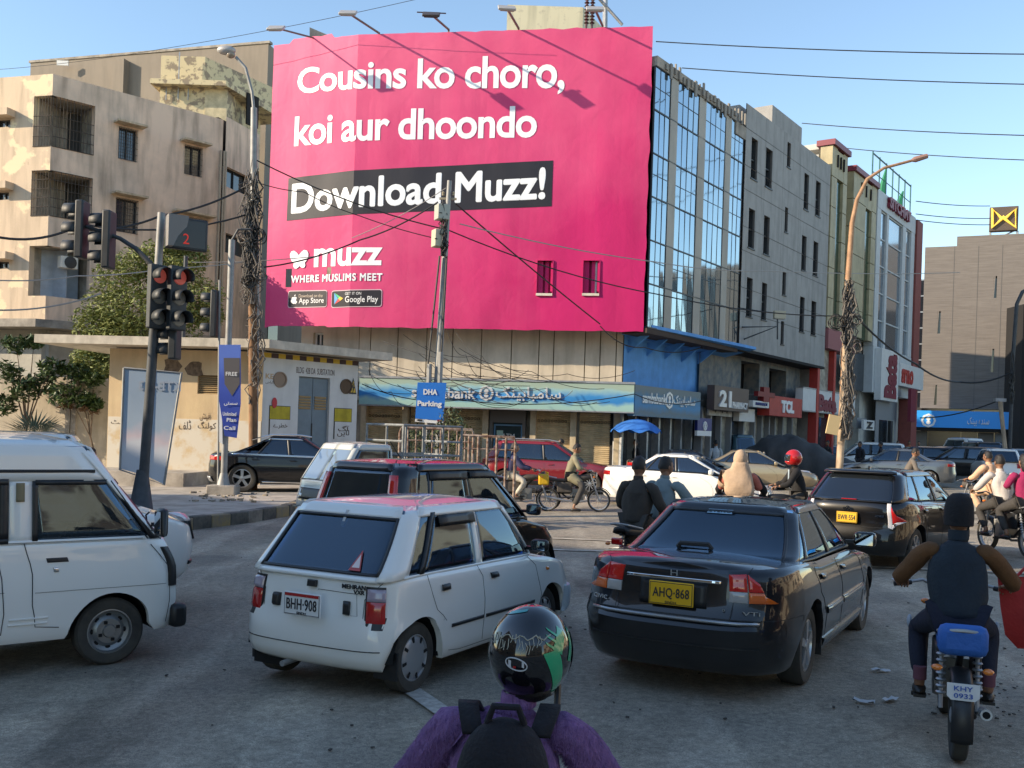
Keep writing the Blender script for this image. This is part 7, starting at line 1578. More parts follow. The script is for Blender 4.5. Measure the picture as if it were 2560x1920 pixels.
def helmet(parent, c, yaw, mt, visor=True, r=.145, extra=None):
 h = bpy.data.objects.new('helmet', None); COL.objects.link(h); h.parent = parent; h.location = c; h.rotation_euler = (0, 0, yaw)
 mb = MB(); nu, nv = 36, 22; rows = []
 for i in range(nv + 1):
  ph = math.pi * (.02 + .80 * i / nv); row = []
  for j in range(nu):
   a = 2 * math.pi * j / nu; x, y, z = math.sin(ph) * math.cos(a), math.sin(ph) * math.sin(a), math.cos(ph)
   X = r * x * 1.12; Y = r * y * .95; Z = r * z * 1.12
   if z < -.2: X += .02 * max(0, x) ;
   row.append(Vector((X, Y, Z)))
  rows.append(row)
 mb.grid(rows, True)
 keep = []
 for f in mb.f:
  cc = sum((Vector(mb.v[i]) for i in f), Vector()) / len(f)
  if visor and cc.x > r * .62 and -.45 * r < cc.z < .38 * r: continue
  keep.append(f)
 mb.f = keep; o = mb.build('shell', mt, h, smooth=True, ang=70); sd = o.modifiers.new('t', 'SOLIDIFY'); sd.thickness = .012; sd.offset = -1
 rim = rows[-1]; MB().tube(rim + [rim[0]], .009, 6).build('edge_trim', m_trim, h, smooth=True)
 if visor:
  v = MB(); v.grid([[Vector((r * 1.14 * math.cos(a) * math.cos(e) + .004, r * .97 * math.sin(a) * math.cos(e), r * 1.1 * math.sin(e))) for a in [R(-62) + R(124) * i / 12 for i in range(13)]] for e in [R(-26) + R(50) * j / 5 for j in range(6)]]); v.build('visor', glass('visor_glass', see=.45), h, smooth=True)
 return h
# ================================================================== motorcycles (x forward, origin on the ground midway between the wheels)
def motorcycle(label, loc, yaw, tank, rack=False, plate=None, lean=0, steer=0, group=None, seatm=None, tail=True, zof=0, det=True):
 t = thing('motorcycle', label, 'motorcycle', loc, yaw, group); t.rotation_euler = (lean, 0, yaw); xw = .61; r = .285
 seatm = seatm or m_trim
 for nm, x in (('rear_wheel', -xw), ('front_wheel', xw)):
  w_ = bpy.data.objects.new(nm, None); COL.objects.link(w_); w_.parent = t; w_.location = (x, 0, r)
  mb = MB(); mb.lathe([(r - .045, -.022), (r - .02, -.047), (r - .005, -.038), (r, 0), (r - .005, .038), (r - .02, .047), (r - .045, .022)], (0, 0, 0), 'Y', 32, True); mb.build('tyre', m_tyre, w_, smooth=True)
  mb = MB(); mb.lathe([(r - .045, -.022), (r - .06, -.018), (r - .06, .018), (r - .045, .022)], (0, 0, 0), 'Y', 32, True); mb.lathe([(.05, -.05), (.055, .0), (.05, .05), (.02, .055), (.02, -.055)], (0, 0, 0), 'Y', 14, True)
  for k in range(18): a = k * math.pi / 9; b = a + .25 * (1 if k % 2 else -1); mb.tube([(.05 * math.cos(b), .03 * (1 if k % 2 else -1), .05 * math.sin(b)), ((r - .055) * math.cos(a), 0, (r - .055) * math.sin(a))], .0028, 4, False)
  mb.build('rim', m_cap, w_, smooth=True, ang=50)
 F = [(xw, .28), (xw - .10, .60), (xw - .20, .95)]
 for y in (-.075, .075): MB().tube([(xw, y, .28), (xw - .12, y, .62), (xw - .22, y, .93)], [.024, .022, .018], 8).build('fork', m_steel, t, smooth=True)
 def fender(x, a0, a1, w_, nm, mt):
  rows = []
  for k in range(13):
   a = lerp(a0, a1, k / 12); rr = r + .035; rows.append([(x + (rr - .02 * abs(q) ** 2) * math.cos(a), q * w_, r + (rr - .02 * abs(q) ** 2) * math.sin(a)) for q in (-1, -.7, 0, .7, 1)])
  o = MB().grid(rows).build(nm, mt, t, smooth=True); sd = o.modifiers.new('t', 'SOLIDIFY'); sd.thickness = .004
 fender(xw, R(25), R(165), .05, 'front_mudguard', tank); fender(-xw, R(60), R(200), .065, 'rear_mudguard', m_trim)
 mb = MB(); mb.tube([(xw - .25, 0, .88), (.1, 0, .62), (.05, 0, .35), (-.15, 0, .30), (-.35, 0, .45), (-.62, 0, .70)], .022, 8); mb.tube([(xw - .25, 0, .85), (.15, 0, .75), (-.3, 0, .72), (-.75, 0, .74)], .02, 8); mb.build('frame', m_trim, t, smooth=True)
 mb = MB(); rows = []
 for k in range(9):
  u = k / 8; x = lerp(-.08, .40, u); hw = .12 * math.sin(math.pi * min(.95, u * .75 + .18)) ** .7; hh = .085 * math.sin(math.pi * min(.93, u * .7 + .22)) ** .6; rows.append([(x, hw * math.cos(a), .80 + u * .04 + hh * math.sin(a)) for a in [2 * math.pi * q / 14 for q in range(14)]])
 mb.grid(rows, True); mb.add(rows[0], [tuple(range(13, -1, -1))]); mb.add(rows[-1], [tuple(range(14))]); mb.build('fuel_tank', tank, t, smooth=True, ang=60)
 rows = []
 for k in range(9):
  u = k / 8; x = lerp(-.74, -.04, u); hw = .115 + .02 * math.sin(math.pi * u); z = .80 - .03 * math.sin(math.pi * u); rows.append([(x, hw * q, z + .03 * (1 - abs(q) ** 3) - (.05 if abs(q) == 1 else 0)) for q in (-1, -.85, -.4, 0, .4, .85, 1)])
 o = MB().grid(rows).build('seat', seatm, t, smooth=True); sd = o.modifiers.new('t', 'SOLIDIFY'); sd.thickness = .05
 mb = MB(); mb.box((.06, 0, .42), (.34, .20, .28)); mb.lathe([(.09, -.13), (.1, -.1), (.1, .1), (.09, .13), (.001, .135)], (.02, 0, .36), 'Y', 16)
 for k in range(6): mb.box((.20 + k * .022, 0, .50), (.012, .15, .14))
 mb.build('engine', M('engine_alloy', (.25, .25, .24), .4, .7), t, bevel=.008)
 MB().tube([(.28, -.06, .42), (.30, -.09, .28), (.1, -.12, .22), (-.2, -.13, .25), (-.35, -.14, .28), (-.75, -.15, .34)], [.018, .018, .02, .022, .034, .036], 12).build('exhaust', m_steel, t, smooth=True)
 for y in (-.11, .11):
  m1 = MB(); m1.tube([(-.60, y, .32), (-.50, y, .72)], .014, 8)
  for k in range(7): q = .25 + k * .1; m1.lathe([(.024, -.01), (.034, 0), (.024, .01)], (-.60 + q * .1, y, .32 + q * .4), 'Z', 10)
  m1.build('shock_absorber', m_steel, t, smooth=True)
  MB().box((-.25, y * 1.1, .58), (.38, .05, .26)).build('side_cover', tank, t, bevel=.03)
 hb = bpy.data.objects.new('handlebar', None); COL.objects.link(hb); hb.parent = t
 MB().tube([(.30, -.36, 1.0), (.38, -.20, 1.03), (.40, -.08, .97), (.40, .08, .97), (.38, .20, 1.03), (.30, .36, 1.0)], .012, 8).build('bar', m_steel, hb, smooth=True)
 for s in (1, -1):
  MB().tube([(.285, s * .40, .995), (.33, s * .28, 1.01)], .018, 8).build('grip', m_trim, hb, smooth=True); MB().tube([(.37, s * .22, 1.02), (.43, s * .30, 1.01), (.42, s * .40, .99)], .007, 6).build('lever', m_steel, hb)
 hl = MB(); hl.lathe([(.001, -.09), (.06, -.07), (.085, -.02), (.09, .03)], (.50, 0, .90), 'X', 18); hl.build('headlamp', tank, t, smooth=True); MB().lathe([(.085, .03), (.05, .045), (.001, .05)], (.50, 0, .90), 'X', 18).build('headlamp_glass', m_lwht, t, smooth=True)
 MB().tube([(-.752, -.15, .34), (-.754, -.15, .34)], .024, 10).build('exhaust_mouth', m_well, t)
 if tail: MB().box((-.82, 0, .66), (.05, .14, .08)).build('tail_lamp', m_lred, t, bevel=.015)
 for s in (1, -1): MB().ell((-.78, s * .15, .62), (.03, .035, .022), 8, 6).build('indicator_lamp', m_lamb, t, smooth=True); MB().ell((.47, s * .17, .86), (.03, .035, .022), 8, 6).build('indicator_lamp', m_lamb, t, smooth=True)
 for s in (1, -1): MB().box((-.02, s * .22, .27), (.07, .10, .03)).build('footrest', m_trim, t)
 MB().tube([(-.45, .13, .80), (-.78, .12, .86), (-.80, 0, .87), (-.78, -.12, .86), (-.45, -.13, .80)], .012, 8).build('grab_rail', m_steel if not rack else m_trim, t, smooth=True)
 MB().tube([(-.60, -.09, .285), (.05, -.10, .36)], .02, 6).build('chain_case', m_trim, t)
 if plate:
  p = MB().extr([(-.90, y, z) for y, z in ((-.07, .45), (-.095, .475), (-.095, .555), (.095, .555), (.095, .475), (.07, .45))], (.006, 0, 0)).build('number_plate', m_platew, t)
  for i, ln in enumerate(plate): put_text('plate_text', ln, .11, .03, (-.902, 0, .525 - i * .045), (0, -1, 0), M('plate_blue_ink', (.02, .10, .4), .5), p, .002, .01, out=(-1, 0, 0))
 return t
def on_bike(bp, yaw, dx=-.15): return (bp[0] + dx * math.cos(yaw), bp[1] + dx * math.sin(yaw), bp[2])
def gb_(px, py, dz=0): p = G(px, py, dz); return (p.x, p.y, gz(p.x))
cl = lambda n, c=(.1, .1, .1), **k: M(n, c, .9, bump=.3, bs=40, var=.12, vs=6, **k)
# --- near right rider on the blue-seated motorcycle
bp = gb_(2393, 1898); yaw = R(70); SC = .93; bp = (bp[0] + .57 * math.cos(yaw), bp[1] + .57 * math.sin(yaw), bp[2])
mc = motorcycle('motorcycle with a blue seat cover ridden away from the camera at the lower right', bp, yaw, m_black, plate=('KHY', '0933'), seatm=M('seat_blue', (.02, .12, .42), .6, bump=.3, bs=30), tail=False)
mc.scale = (SC,) * 3; MB().box((-.74, 0, .80), (.12, .30, .20)).build('seat_back_pad', M('seat_blue'), mc, bevel=.05)
J = J_ride(.80, .46, 1.04, .34, .10)
m_vest = cl('vest_navy', (.015, .024, .034)); m_slv = cl('sleeve_brown', (.14, .06, .02)); m_trk = cl('track_navy', (.012, .015, .030))
t = person('rider in a dark vest and black cap with brown sleeves, lower right corner', on_bike(bp, yaw, -.22), yaw, J, m_vest, m_trk, hair='none', sleeves=False, topname='vest', bulk=1.15, scale=SC)
for s in 'LR':
 o = skinmesh('sleeve', [(Vector(J['chest']) + (Vector(J['sh' + s]) - Vector(J['chest'])) * .55, .06), (J['sh' + s], .078), (J['el' + s], .064), (J['wr' + s].lerp(J['el' + s], .1), .04)], [(0, 1), (1, 2), (2, 3)], m_slv, t); wrinkle(o, .012, 10)
 MB().ell(Vector(J['kn' + s]) + Vector((.02, .05 * (1 if s == 'L' else -1), .03)), (.06, .02, .05), 10, 7).build('knee_patch', M('patch_grey', (.35, .38, .42), .8), t, smooth=True)
 MB().tube([Vector(J['an' + s]) + Vector((0, 0, .03)), Vector(J['an' + s]) + Vector((0, 0, .12))], .045, 10).build('sock', M('sock_maroon', (.14, .05, .07), .9), t, smooth=True)
mb = MB(); mb.lathe([(.001, .175), (.05, .17), (.088, .14), (.104, .08), (.108, .0), (.106, -.05), (.098, -.055)], (0, 0, 0), 'Z', 24); hc = Vector(J['head']) + Vector((.0, 0, .02)); mb.v = [tuple(Vector((v[0] * 1.05, v[1] * .92, v[2])) + hc) for v in mb.v]; mb.build('knit_cap', cl('cap_black', (.012, .011, .013)), t, smooth=True)
MB().lathe([(.068, -.03), (.07, 0), (.066, .04), (.06, .04)], Vector(J['neck']) + Vector((-.01, 0, .02)), 'Z', 18).build('collar', m_vest, t, smooth=True)
bag = thing('shopping_bag', 'red shopping bag with dark letters hanging from the near right rider\'s handlebar', 'bag', (bp[0] + .40, bp[1] + .10, .40)); bag.scale = (1.25,) * 3
mr_ = M('bag_red', (.42, .02, .018), .7, var=.1, vs=5, bump=.2)
mb = MB()
pts = lambda z, w_, x0, x1: [(lerp(x0, x1, k / 8), -w_ * math.sin(math.pi * k / 8), z) for k in range(9)] + [(lerp(x1, x0, k / 8), w_ * math.sin(math.pi * k / 8), z) for k in range(1, 8)]
mb.grid([pts(.36, .05, .0, .50), pts(.2, .07, .02, .50), pts(.05, .08, .05, .49), pts(-.02, .03, .12, .46)], True); o = mb.build('bag_body', mr_, bag, smooth=True); wrinkle(o, .008, 12)
o.location = (-.06, .0, .19); put_text('bag_text', 'RO', .20, .09, (.17, -.075, .34), (1, 0, 0), m_ink, bag, .002, .02)
MB().tube([(.02, 0, .53), (.1, 0, .62), (.26, 0, .66), (.4, 0, .56)], .008, 6).build('bag_handle', mr_, bag, smooth=True)
# --- foreground rider: helmet, purple fleece, backpack
fr = D(1325, 1640, 2.95); yaw = R(86); SC = .88; fb = (fr.x, fr.y + .17, gz(fr.x))
mc = motorcycle('motorcycle of the nearest rider, below the bottom edge of the picture', fb, yaw, m_black); mc.scale = (.78,) * 3
J = J_ride(.80, .46, .92, .40, .06, hunch=.02); J['neck'] = (J['neck'][0], -.025, J['neck'][2]); J['head'] = (J['head'][0], -.06, J['head'][2]); dzf = D(1325, 1655, 2.97).z - (.80 + .765) * SC - gz(fr.x)
m_pur = M('fleece_purple', (.20, .08, .26), .95, col2=(.36, .19, .44), vs=28, stretch=(3, 3, .7), thr=(.45, .75), bump=1., bs=70)
t = person('nearest rider seen from behind in a purple fleece and graphic black helmet', (fr.x - .055, fr.y + .06, gz(fr.x) + dzf), yaw, J, m_pur, m_trk, hair='helmet', bulk=1.18, topname='fleece', scale=SC)
fl = [o for o in t.children if o.name.split('.')[0] in ('fleece', 'sleeve')]; mb = MB(); rf = random.Random(9); pf = [(p, o.data) for o in fl for p in o.data.polygons if p.center.z > .85]
for k in range(26000):
 p, me = rf.choice(pf); a = [me.vertices[i].co for i in p.vertices]; u, v = rf.random(), rf.random(); c = a[0].lerp(a[1], u).lerp((a[3] if len(a) > 3 else a[2]).lerp(a[2], u), v); d = (p.normal * .5 + Vector((rf.gauss(0, .3), rf.gauss(0, .3), -.9))).normalized() * rf.uniform(.012, .03); s = d.cross(p.normal).normalized() * .002; mb.add([c - s, c + s, c + d], [(0, 1, 2)])
kind(mb.build('fleece_pile', m_pur, t), 'stuff')
nh = Vector(J['head']) + Vector((.01, 0, .045))
hm = helmet(t, nh, R(-28), M('helmet_gloss_black', (.006, .006, .008), .08, coat=1.), True, .148)
hr = .148
def hpatch(nm, poly, mt, k=1.02):                        # poly in (azimuth deg, elevation deg) on the helmet
 rows = []
 (a0, e0), (a1, e1), (a2, e2), (a3, e3) = poly
 for i in range(13):
  u = i / 12; row = []
  for j in range(5):
   v = j / 4; a = R(lerp(lerp(a0, a1, u), lerp(a3, a2, u), v)); e = R(lerp(lerp(e0, e1, u), lerp(e3, e2, u), v)); row.append((hr * 1.12 * k * math.cos(e) * math.cos(a), hr * .95 * k * math.cos(e) * math.sin(a), hr * 1.12 * k * math.sin(e)))
  rows.append(row)
 return MB().grid(rows).build(nm, mt, hm, smooth=True)
m_hg = M('helmet_green', (.01, .36, .16), .15, coat=1.); m_hw = M('helmet_white_print', (.6, .6, .6), .2, coat=1.)
hpatch('green_flash', [(-128, 8), (-96, -50), (-80, -50), (-104, 12)], m_hg, 1.012); hpatch('green_flash', [(-114, 12), (-96, 40), (-84, 30), (-98, 6)], m_hg, 1.012); hpatch('green_flash', [(-84, -5), (-70, 35), (-62, 30), (-74, -8)], m_hg, 1.012)
for k in range(3): hpatch('green_flash', [(-124 + 2 * k, 22 + 9 * k), (-98, 8 + 9 * k), (-98, 4 + 9 * k), (-122 + 2 * k, 18 + 9 * k)], m_hg, 1.016)
hpatch('green_flash', [(118, -10), (128, 40), (134, 38), (124, -12)], m_hg, 1.012); hpatch('green_flash', [(100, 55), (200, 72), (200, 66), (110, 48)], M('helmet_teal', (.02, .30, .30), .15, coat=1.), 1.012)
def hpt(a, e, k): a, e = R(a), R(e); return Vector((hr * 1.12 * k * math.cos(e) * math.cos(a), hr * .95 * k * math.cos(e) * math.sin(a), hr * 1.12 * k * math.sin(e)))
MB().tube([hpt(196 + 15 * math.cos(q), -4 + 7 * math.sin(q) - 2.5 * math.cos(q), 1.012) for q in [2 * math.pi * i / 24 for i in range(25)]], .0022, 5).build('oval_emblem', m_hw, hm, smooth=True)
for k_, (a, b) in enumerate(((185, 189), (204, 207))): hpatch('emblem_mark', [(a, -8 + k_), (b, -8), (b, 0), (a, 1)], m_hw, 1.012)
hpatch('emblem_mark', [(192, -9), (196, -8.5), (196, -6), (192, -6)], m_lred, 1.012)
rh = random.Random(2)
for k in range(16):                                       # scuffed lacquer and lightning lines
 a = 150 + k * 5.2; e = 24 + 5 * math.sin(k); MB().tube([hpt(a, e + 2, 1.012), hpt(a + 2 + rh.uniform(-2, 2), e - rh.uniform(2, 9), 1.012), hpt(a + rh.uniform(-3, 3), e - rh.uniform(6, 14), 1.012)], .0014, 4).build('lacquer_scratch', M('scratch_pale', (.45, .42, .33), .5), hm)
MB().tube([hpt(150 + k * 6, 27 + 3 * math.sin(k * 1.7), 1.013) for k in range(17)], .0022, 4).build('lacquer_scratch', M('scratch_pale'), hm)
o = MB().ell(nh + Vector((-.03, 0, -.12)), (.075, .085, .05), 14, 8).build('hair', m_hair, t, smooth=True)
MB().tube([nh + Vector((.06, -.10, -.10)), nh + Vector((.0, -.10, -.20)), nh + Vector((.02, -.04, -.26))], .012, 6).build('chin_strap', m_trim, t)
bk_ = thing('backpack', 'black backpack with a pale label worn by the nearest rider', 'backpack', (fr.x - .055, fr.y + .06, gz(fr.x) + dzf), yaw); bk_.scale = (SC,) * 3
m_bag = M('bag_black_cloth', (.010, .009, .013), .85, bump=.4, bs=60, var=.2, vs=9)
mb = MB(); c0 = Vector(J['chest']) + Vector((-.205, 0, -.06)); mb.ell(c0, (.11, .165, .25), 22, 16); mb.v = [(v[0], v[1] * (1 + .1 * (v[2] < c0.z)), v[2]) for v in mb.v]; o = mb.build('bag_body', m_bag, bk_, smooth=True); wrinkle(o, .012, 9)
for s in (1, -1):
 q = []
 for k in range(9): u = k / 8; q.append([Vector((lerp(-.14, .12, u), s * (.11 + .03 * math.sin(u * 3) + w_), J['chest'][2] + lerp(.13, .10, u) + .085 * math.sin(u * math.pi))) for w_ in (-.035, .035)])
 o = MB().grid(q).build('shoulder_strap', m_bag, bk_, smooth=True); sd = o.modifiers.new('t', 'SOLIDIFY'); sd.thickness = .018
MB().tube([c0 + Vector((-.01, -.06, .23)), c0 + Vector((-.03, -.04, .29)), c0 + Vector((-.03, .04, .29)), c0 + Vector((-.01, .06, .23))], .012, 8).build('top_loop', m_bag, bk_, smooth=True)
rows = [[Vector((c0.x - .118 + .02 * abs(y / .08) ** 2, y * (1 - .25 * (1 - u)), c0.z - .005 + .07 * u)) for y in (-.085, -.04, 0, .04, .085)] for u in (0, .5, 1)]
MB().grid(rows).build('label_patch', M('label_tan', (.20, .18, .13), .8), bk_, smooth=True); put_text('label_text', 'Nike', .07, .025, (c0.x - .122, 0, c0.z + .02), (0, -1, 0), m_ink, bk_, .002, .02, out=(-1, 0, 0))
# --- two men walking behind the graphite saloon
yaw = R(52); p = D(1600, 1300, 12.3); bp = (p.x + .3 * math.cos(yaw), p.y + .3 * math.sin(yaw), gz(p.x)); motorcycle('motorcycle carrying the two men behind the graphite saloon', bp, yaw, m_black)
person('man in a dark charcoal jacket sitting pillion with his back to us', (p.x - .05, p.y, gz(p.x)), yaw, J_ride(.80, .28, .98, .2, .02), cl('jacket_charcoal', (.045, .038, .032)), cl('trousers_dark', (.05, .045, .04)), bulk=1.15, topname='jacket')
person('man in a blue-grey shirt riding in front of the dark-jacketed man', on_bike(bp, yaw, .16), yaw, J_ride(.80, .40, 1.02, .3, .10), cl('shirt_bluegrey', (.17, .22, .23)), cl('trousers_dark'), bulk=1.1, headyaw=R(-25))
# --- olive kameez rider with the yellow can, and the blue sweater rider beside the pipe frame
m_dust = M('bike_dusty', (.07, .06, .05), .7, var=.3, vs=8)
A, B = gb_(1392, 1278), gb_(1496, 1279); yaw = R(-2); bp = (B[0] - .61, B[1], gz(B[0]))
motorcycle('dusty motorcycle ridden rightwards by the man in olive', bp, yaw, m_dust)
person('man in an olive kameez riding rightwards in front of the red crossover', on_bike(bp, yaw, -.15), yaw, J_ride(.80, .44, 1.03, .32, .12, ground='R'), cl('kameez_olive', (.22, .20, .13)), cl('shalwar_dark', (.06, .055, .05)), kameez=.9, headpitch=R(14), bulk=1.05)
ca_ = thing('jerrycan', 'yellow plastic can strapped behind the rider in olive', 'can', (bp[0] - .78, bp[1] - .08, bp[2] + .62))
MB().box((0, 0, .14), (.26, .2, .28)).build('can_body', M('can_yellow', (.65, .40, .02), .4), ca_, bevel=.04); MB().tube([(-.05, 0, .28), (-.04, 0, .33), (.06, 0, .33), (.07, 0, .28)], .014, 6).build('can_handle', M('can_yellow'), ca_); MB().lathe([(.03, 0), (.03, .04), (.001, .045)], (.09, 0, .28), 'Z', 10).build('can_cap', M('can_yellow'), ca_)
C2 = gb_(1368, 1280); bp2 = (C2[0] - .61, C2[1] + .3, gz(C2[0])); yaw = R(-4)
motorcycle('dusty motorcycle of the rider in the blue sweater, beside the pipe frame', bp2, yaw, m_dust)
person('man in a navy sweater and white trousers on a motorcycle behind the pipe frame', on_bike(bp2, yaw, -.30), yaw, J_ride(.80, .60, 1.02, .32, .04), cl('sweater_navy', (.035, .035, .085)), cl('trousers_white', (.50, .46, .38)))
# --- woman in a beige shawl with the man in black behind the graphite saloon roof
p = D(1840, 1320, 15.5); yaw = R(75); bp = (p.x + .05, p.y, gz(p.x))
motorcycle('motorcycle carrying the woman in the beige shawl', bp, yaw, m_black)
J = J_ride(.82, .25, 1.15, .18, .05)
t = person('woman in a beige shawl with a coral sleeve sitting pillion behind the graphite saloon', on_bike(bp, yaw, -.45), yaw, J, cl('dress_coral', (.45, .13, .09)), cl('dress_coral2', (.42, .12, .09)), hair='none', kameez=.9)
nod = [(Vector(J['head']) + Vector((-.01, 0, .03)), .135), (Vector(J['neck']) + Vector((-.03, 0, .03)), .12), (Vector(J['chest']) + Vector((-.03, 0, .02)), (.225, .17)), (Vector(J['pelvis']) + Vector((-.03, 0, .0)), (.20, .16))]
b = [(Vector(J['shL']) + Vector((-.02, .02, -.03)), .10), (Vector(J['shR']) + Vector((-.02, -.02, -.03)), .10), (Vector(J['elL']), .075)]
o = skinmesh('shawl', nod + b, [(0, 1), (1, 2), (2, 3), (2, 4), (2, 5), (4, 6)], cl('shawl_beige', (.48, .34, .23)), t, 2, 2); MB().ell(Vector(J['head']) + Vector((.0, 0, .04)), (.125, .108, .15), 18, 12).build('head_scarf', cl('shawl_beige'), t, smooth=True); wrinkle(o, .035, 9)
person('man in a black patterned shirt sitting in front of the woman in the beige shawl', on_bike(bp, yaw, .0), yaw, J_ride(.80, .46, 1.02, .32, .14), M('floral_black', (.012, .012, .014), .8, col2=(.45, .42, .38), vs=30, thr=(.26, .34)), cl('trousers_dark'))
# --- red helmet rider facing left
p = D(2008, 1330, 17.8); yaw = R(172); bp = (p.x - .25, p.y, gz(p.x))
motorcycle('motorcycle of the red-helmeted rider, facing left', bp, yaw, m_black)
J = J_ride(.80, .52, 1.03, .30, .10)
m_blz = cl('blazer_black', (.014, .013, .013))
t = person('rider in a black blazer and red full-face helmet facing left', on_bike(bp, yaw, -.18), yaw, J, m_blz, cl('trousers_dark'), hair='helmet', topname='blazer', bulk=1.05)
helmet(t, Vector(J['head']) + Vector((.01, 0, .03)), R(0), M('helmet_red', (.50, .012, .012), .15, coat=1.), True, .135)
MB().extr([Vector(J['chest']) + Vector((.135, y, z)) for y, z in ((-.05, .12), (.05, .12), (.03, -.12), (-.03, -.12))], (.012, 0, 0)).build('shirt_front', M('shirt_paleblue', (.45, .55, .62), .8), t)
# --- right side riders
p = D(2462, 1290, 22.0); yaw = R(120); bp = (p.x, p.y, gz(p.x))
motorcycle('motorcycle of the rider in peach cotton near the right edge', bp, yaw, m_dust)
person('rider in a peach shalwar kameez near the right edge', on_bike(bp, yaw, -.2), yaw, J_ride(.80, .48, 1.03, .34, .12), cl('kameez_peach', (.60, .38, .24)), cl('kameez_peach'), kameez=.9, bulk=1.12)
p = D(2542, 1380, 16.6); yaw = R(95); bp = (p.x, p.y + .3, gz(p.x))
motorcycle('motorcycle with red tail lamp carrying the woman in magenta at the right edge', bp, yaw, m_black, plate=('KGR', '271'))
person('pillion rider in a magenta kameez at the right edge', on_bike(bp, yaw, -.45), yaw, J_ride(.83, .20, 1.15, .18, .04), cl('kameez_magenta', (.30, .015, .08)), cl('trousers_dark'), hair='long')
person('rider in a white shirt in front of the woman in magenta', on_bike(bp, yaw + R(12), .12), yaw, J_ride(.80, .42, 1.03, .32, .12), cl('shirt_white', (.52, .48, .44)), cl('trousers_dark'))
p = D(2282, 1250, 27); yaw = R(-20); bp = (p.x, p.y, gz(p.x))
motorcycle('motorcycle passing in front of the slate grey saloon', bp, yaw, m_dust)
person('rider in a grey T-shirt in front of the slate grey saloon', on_bike(bp, yaw, -.2), yaw, J_ride(.80, .46, 1.03, .32, .16), cl('tshirt_grey', (.14, .12, .10)), cl('jeans_blue', (.12, .17, .24)), headpitch=R(10))
# --- pedestrians and people between the cars
for (x, y, Y, yw_, lab, tc_, bc_) in (
 (1788, 1180, 40, 100, 'man in a pale shirt walking by the stained shopfront', (.38, .42, .44), (.3, .32, .33)),
 (1588, 1160, 38.5, 200, 'person in black standing under the blue parasol', (.02, .02, .022), (.02, .02, .022)),
 (2148, 1190, 44, 200, 'man in a black T-shirt standing beside the cable pole', (.015, .015, .02), (.05, .05, .06)),
 (2200, 1185, 46, 160, 'man in dark clothes left of the slate grey saloon', (.03, .025, .03), (.04, .04, .05)),
 (2243, 1150, 60, 250, 'man in a dark cap by the maroon banner', (.03, .03, .05), (.04, .04, .05)),
 (2272, 1150, 61, 240, 'man in an orange shirt by the blue fascia sign', (.45, .14, .06), (.06, .05, .05)),
 (2296, 1150, 59, 230, 'person in brown under the left end of the blue fascia', (.16, .08, .05), (.06, .05, .05)),
 (1402, 1160, 36.2, 180, 'person whose dark head shows above the red crossover', (.1, .08, .07), (.1, .1, .1)),
 (2068, 1150, 50, 200, 'person in black beside the red pillar', (.03, .03, .03), (.05, .05, .05)),
 (2182, 1145, 63, 170, 'man in dark clothing at the far shop door', (.04, .04, .05), (.05, .05, .05)),
 (2500, 1160, 58, 260, 'man in grey between parked cars at the leaning pole', (.3, .27, .24), (.1, .1, .1))):
 q = D(x, y, Y); person(lab, (q.x, q.y, gz(q.x)), R(yw_), J_stand(1.7, .1), cl('cloth_%d' % int(x), tc_), cl('cloth_low_%d' % int(x), bc_), hands=False)
q = D(222, 1150, 22.5); J = J_ride(.42, .35, .75, .2, .05)
person('man in a brown jacket squatting by the thin tree trunk at the left', (q.x, q.y, gz(q.x) + .18), R(60), J, cl('jacket_brown', (.13, .075, .05)), cl('trousers_dark'), hands=False)
for cr_, lab, sx_, ck in ((hatch_, 'driver in a white sleeve at the wheel of the white hatchback', 1.70, 0), (van_, 'driver seen through the side window of the microvan', 1.95, .14)):
 rz_ = cr_.rotation_euler.z; q = Matrix.Rotation(rz_, 3, 'Z') @ Vector((sx_, -.34, .22 + ck)) + Vector(cr_.location); J = J_ride(.30, .42, .68, .14, .0); person(lab, q, rz_, J, cl('shirt_white', (.52, .48, .44)), cl('trousers_dark'))
# ================================================================== poles, signals, signs
m_pole = M('pole_dark_steel', (.055, .06, .065), .6, .3, var=.2, vs=5); m_poleg = M('pole_grey', (.27, .27, .26), .6, .3, var=.15, vs=4)
def flare(mb, b, r, h=.5): mb.lathe([(r * 3.2, 0), (r * 2.6, .05), (r * 1.15, h), (r, h)], b, 'Z', 10)
def signal_head(parent, c, yaw, lit=None, n=3, s=.36, back=False):
 h = bpy.data.objects.new('signal_head', None); COL.objects.link(h); h.parent = parent; h.location = c; h.rotation_euler = (0, 0, yaw)
 MB().box((0, 0, 0), (.16, .36, s * n + .04)).build('housing', M('signal_housing', (.028, .032, .034), .55, var=.2, vs=8), h, bevel=.03)
 for k in range(n):
  z = (n - 1) / 2 * s - k * s
  mm = M('signal_red_lit', (.5, .10, .08), .4, emi=.15) if lit == k else M('signal_lens_dusty', (.24, .22, .18), .5, var=.2, vs=9)
  MB().lathe([(.145, .0), (.13, .02), (.001, .045)], (.08, 0, z), 'X', 18).build('lens', mm, h, smooth=True)
  rows = [[(.08 + d, (.16 - .0 * d) * math.cos(a), z + .16 * math.sin(a) - .12 * d * d) for d in (0, .12, .26)] for a in [R(-25) + R(230) * i / 14 for i in range(15)]]
  o = MB().grid(rows).build('visor_hood', M('signal_housing'), h, smooth=True); sd = o.modifiers.new('t', 'SOLIDIFY'); sd.thickness = .008
 return h
B0 = G(352, 1290, .22); T0 = D(404, 532, B0.y); Y0 = B0.y
ts = thing('traffic_signal', 'tall dark traffic signal with a double three-lamp head showing red and a curved arm', 'traffic light', B0)
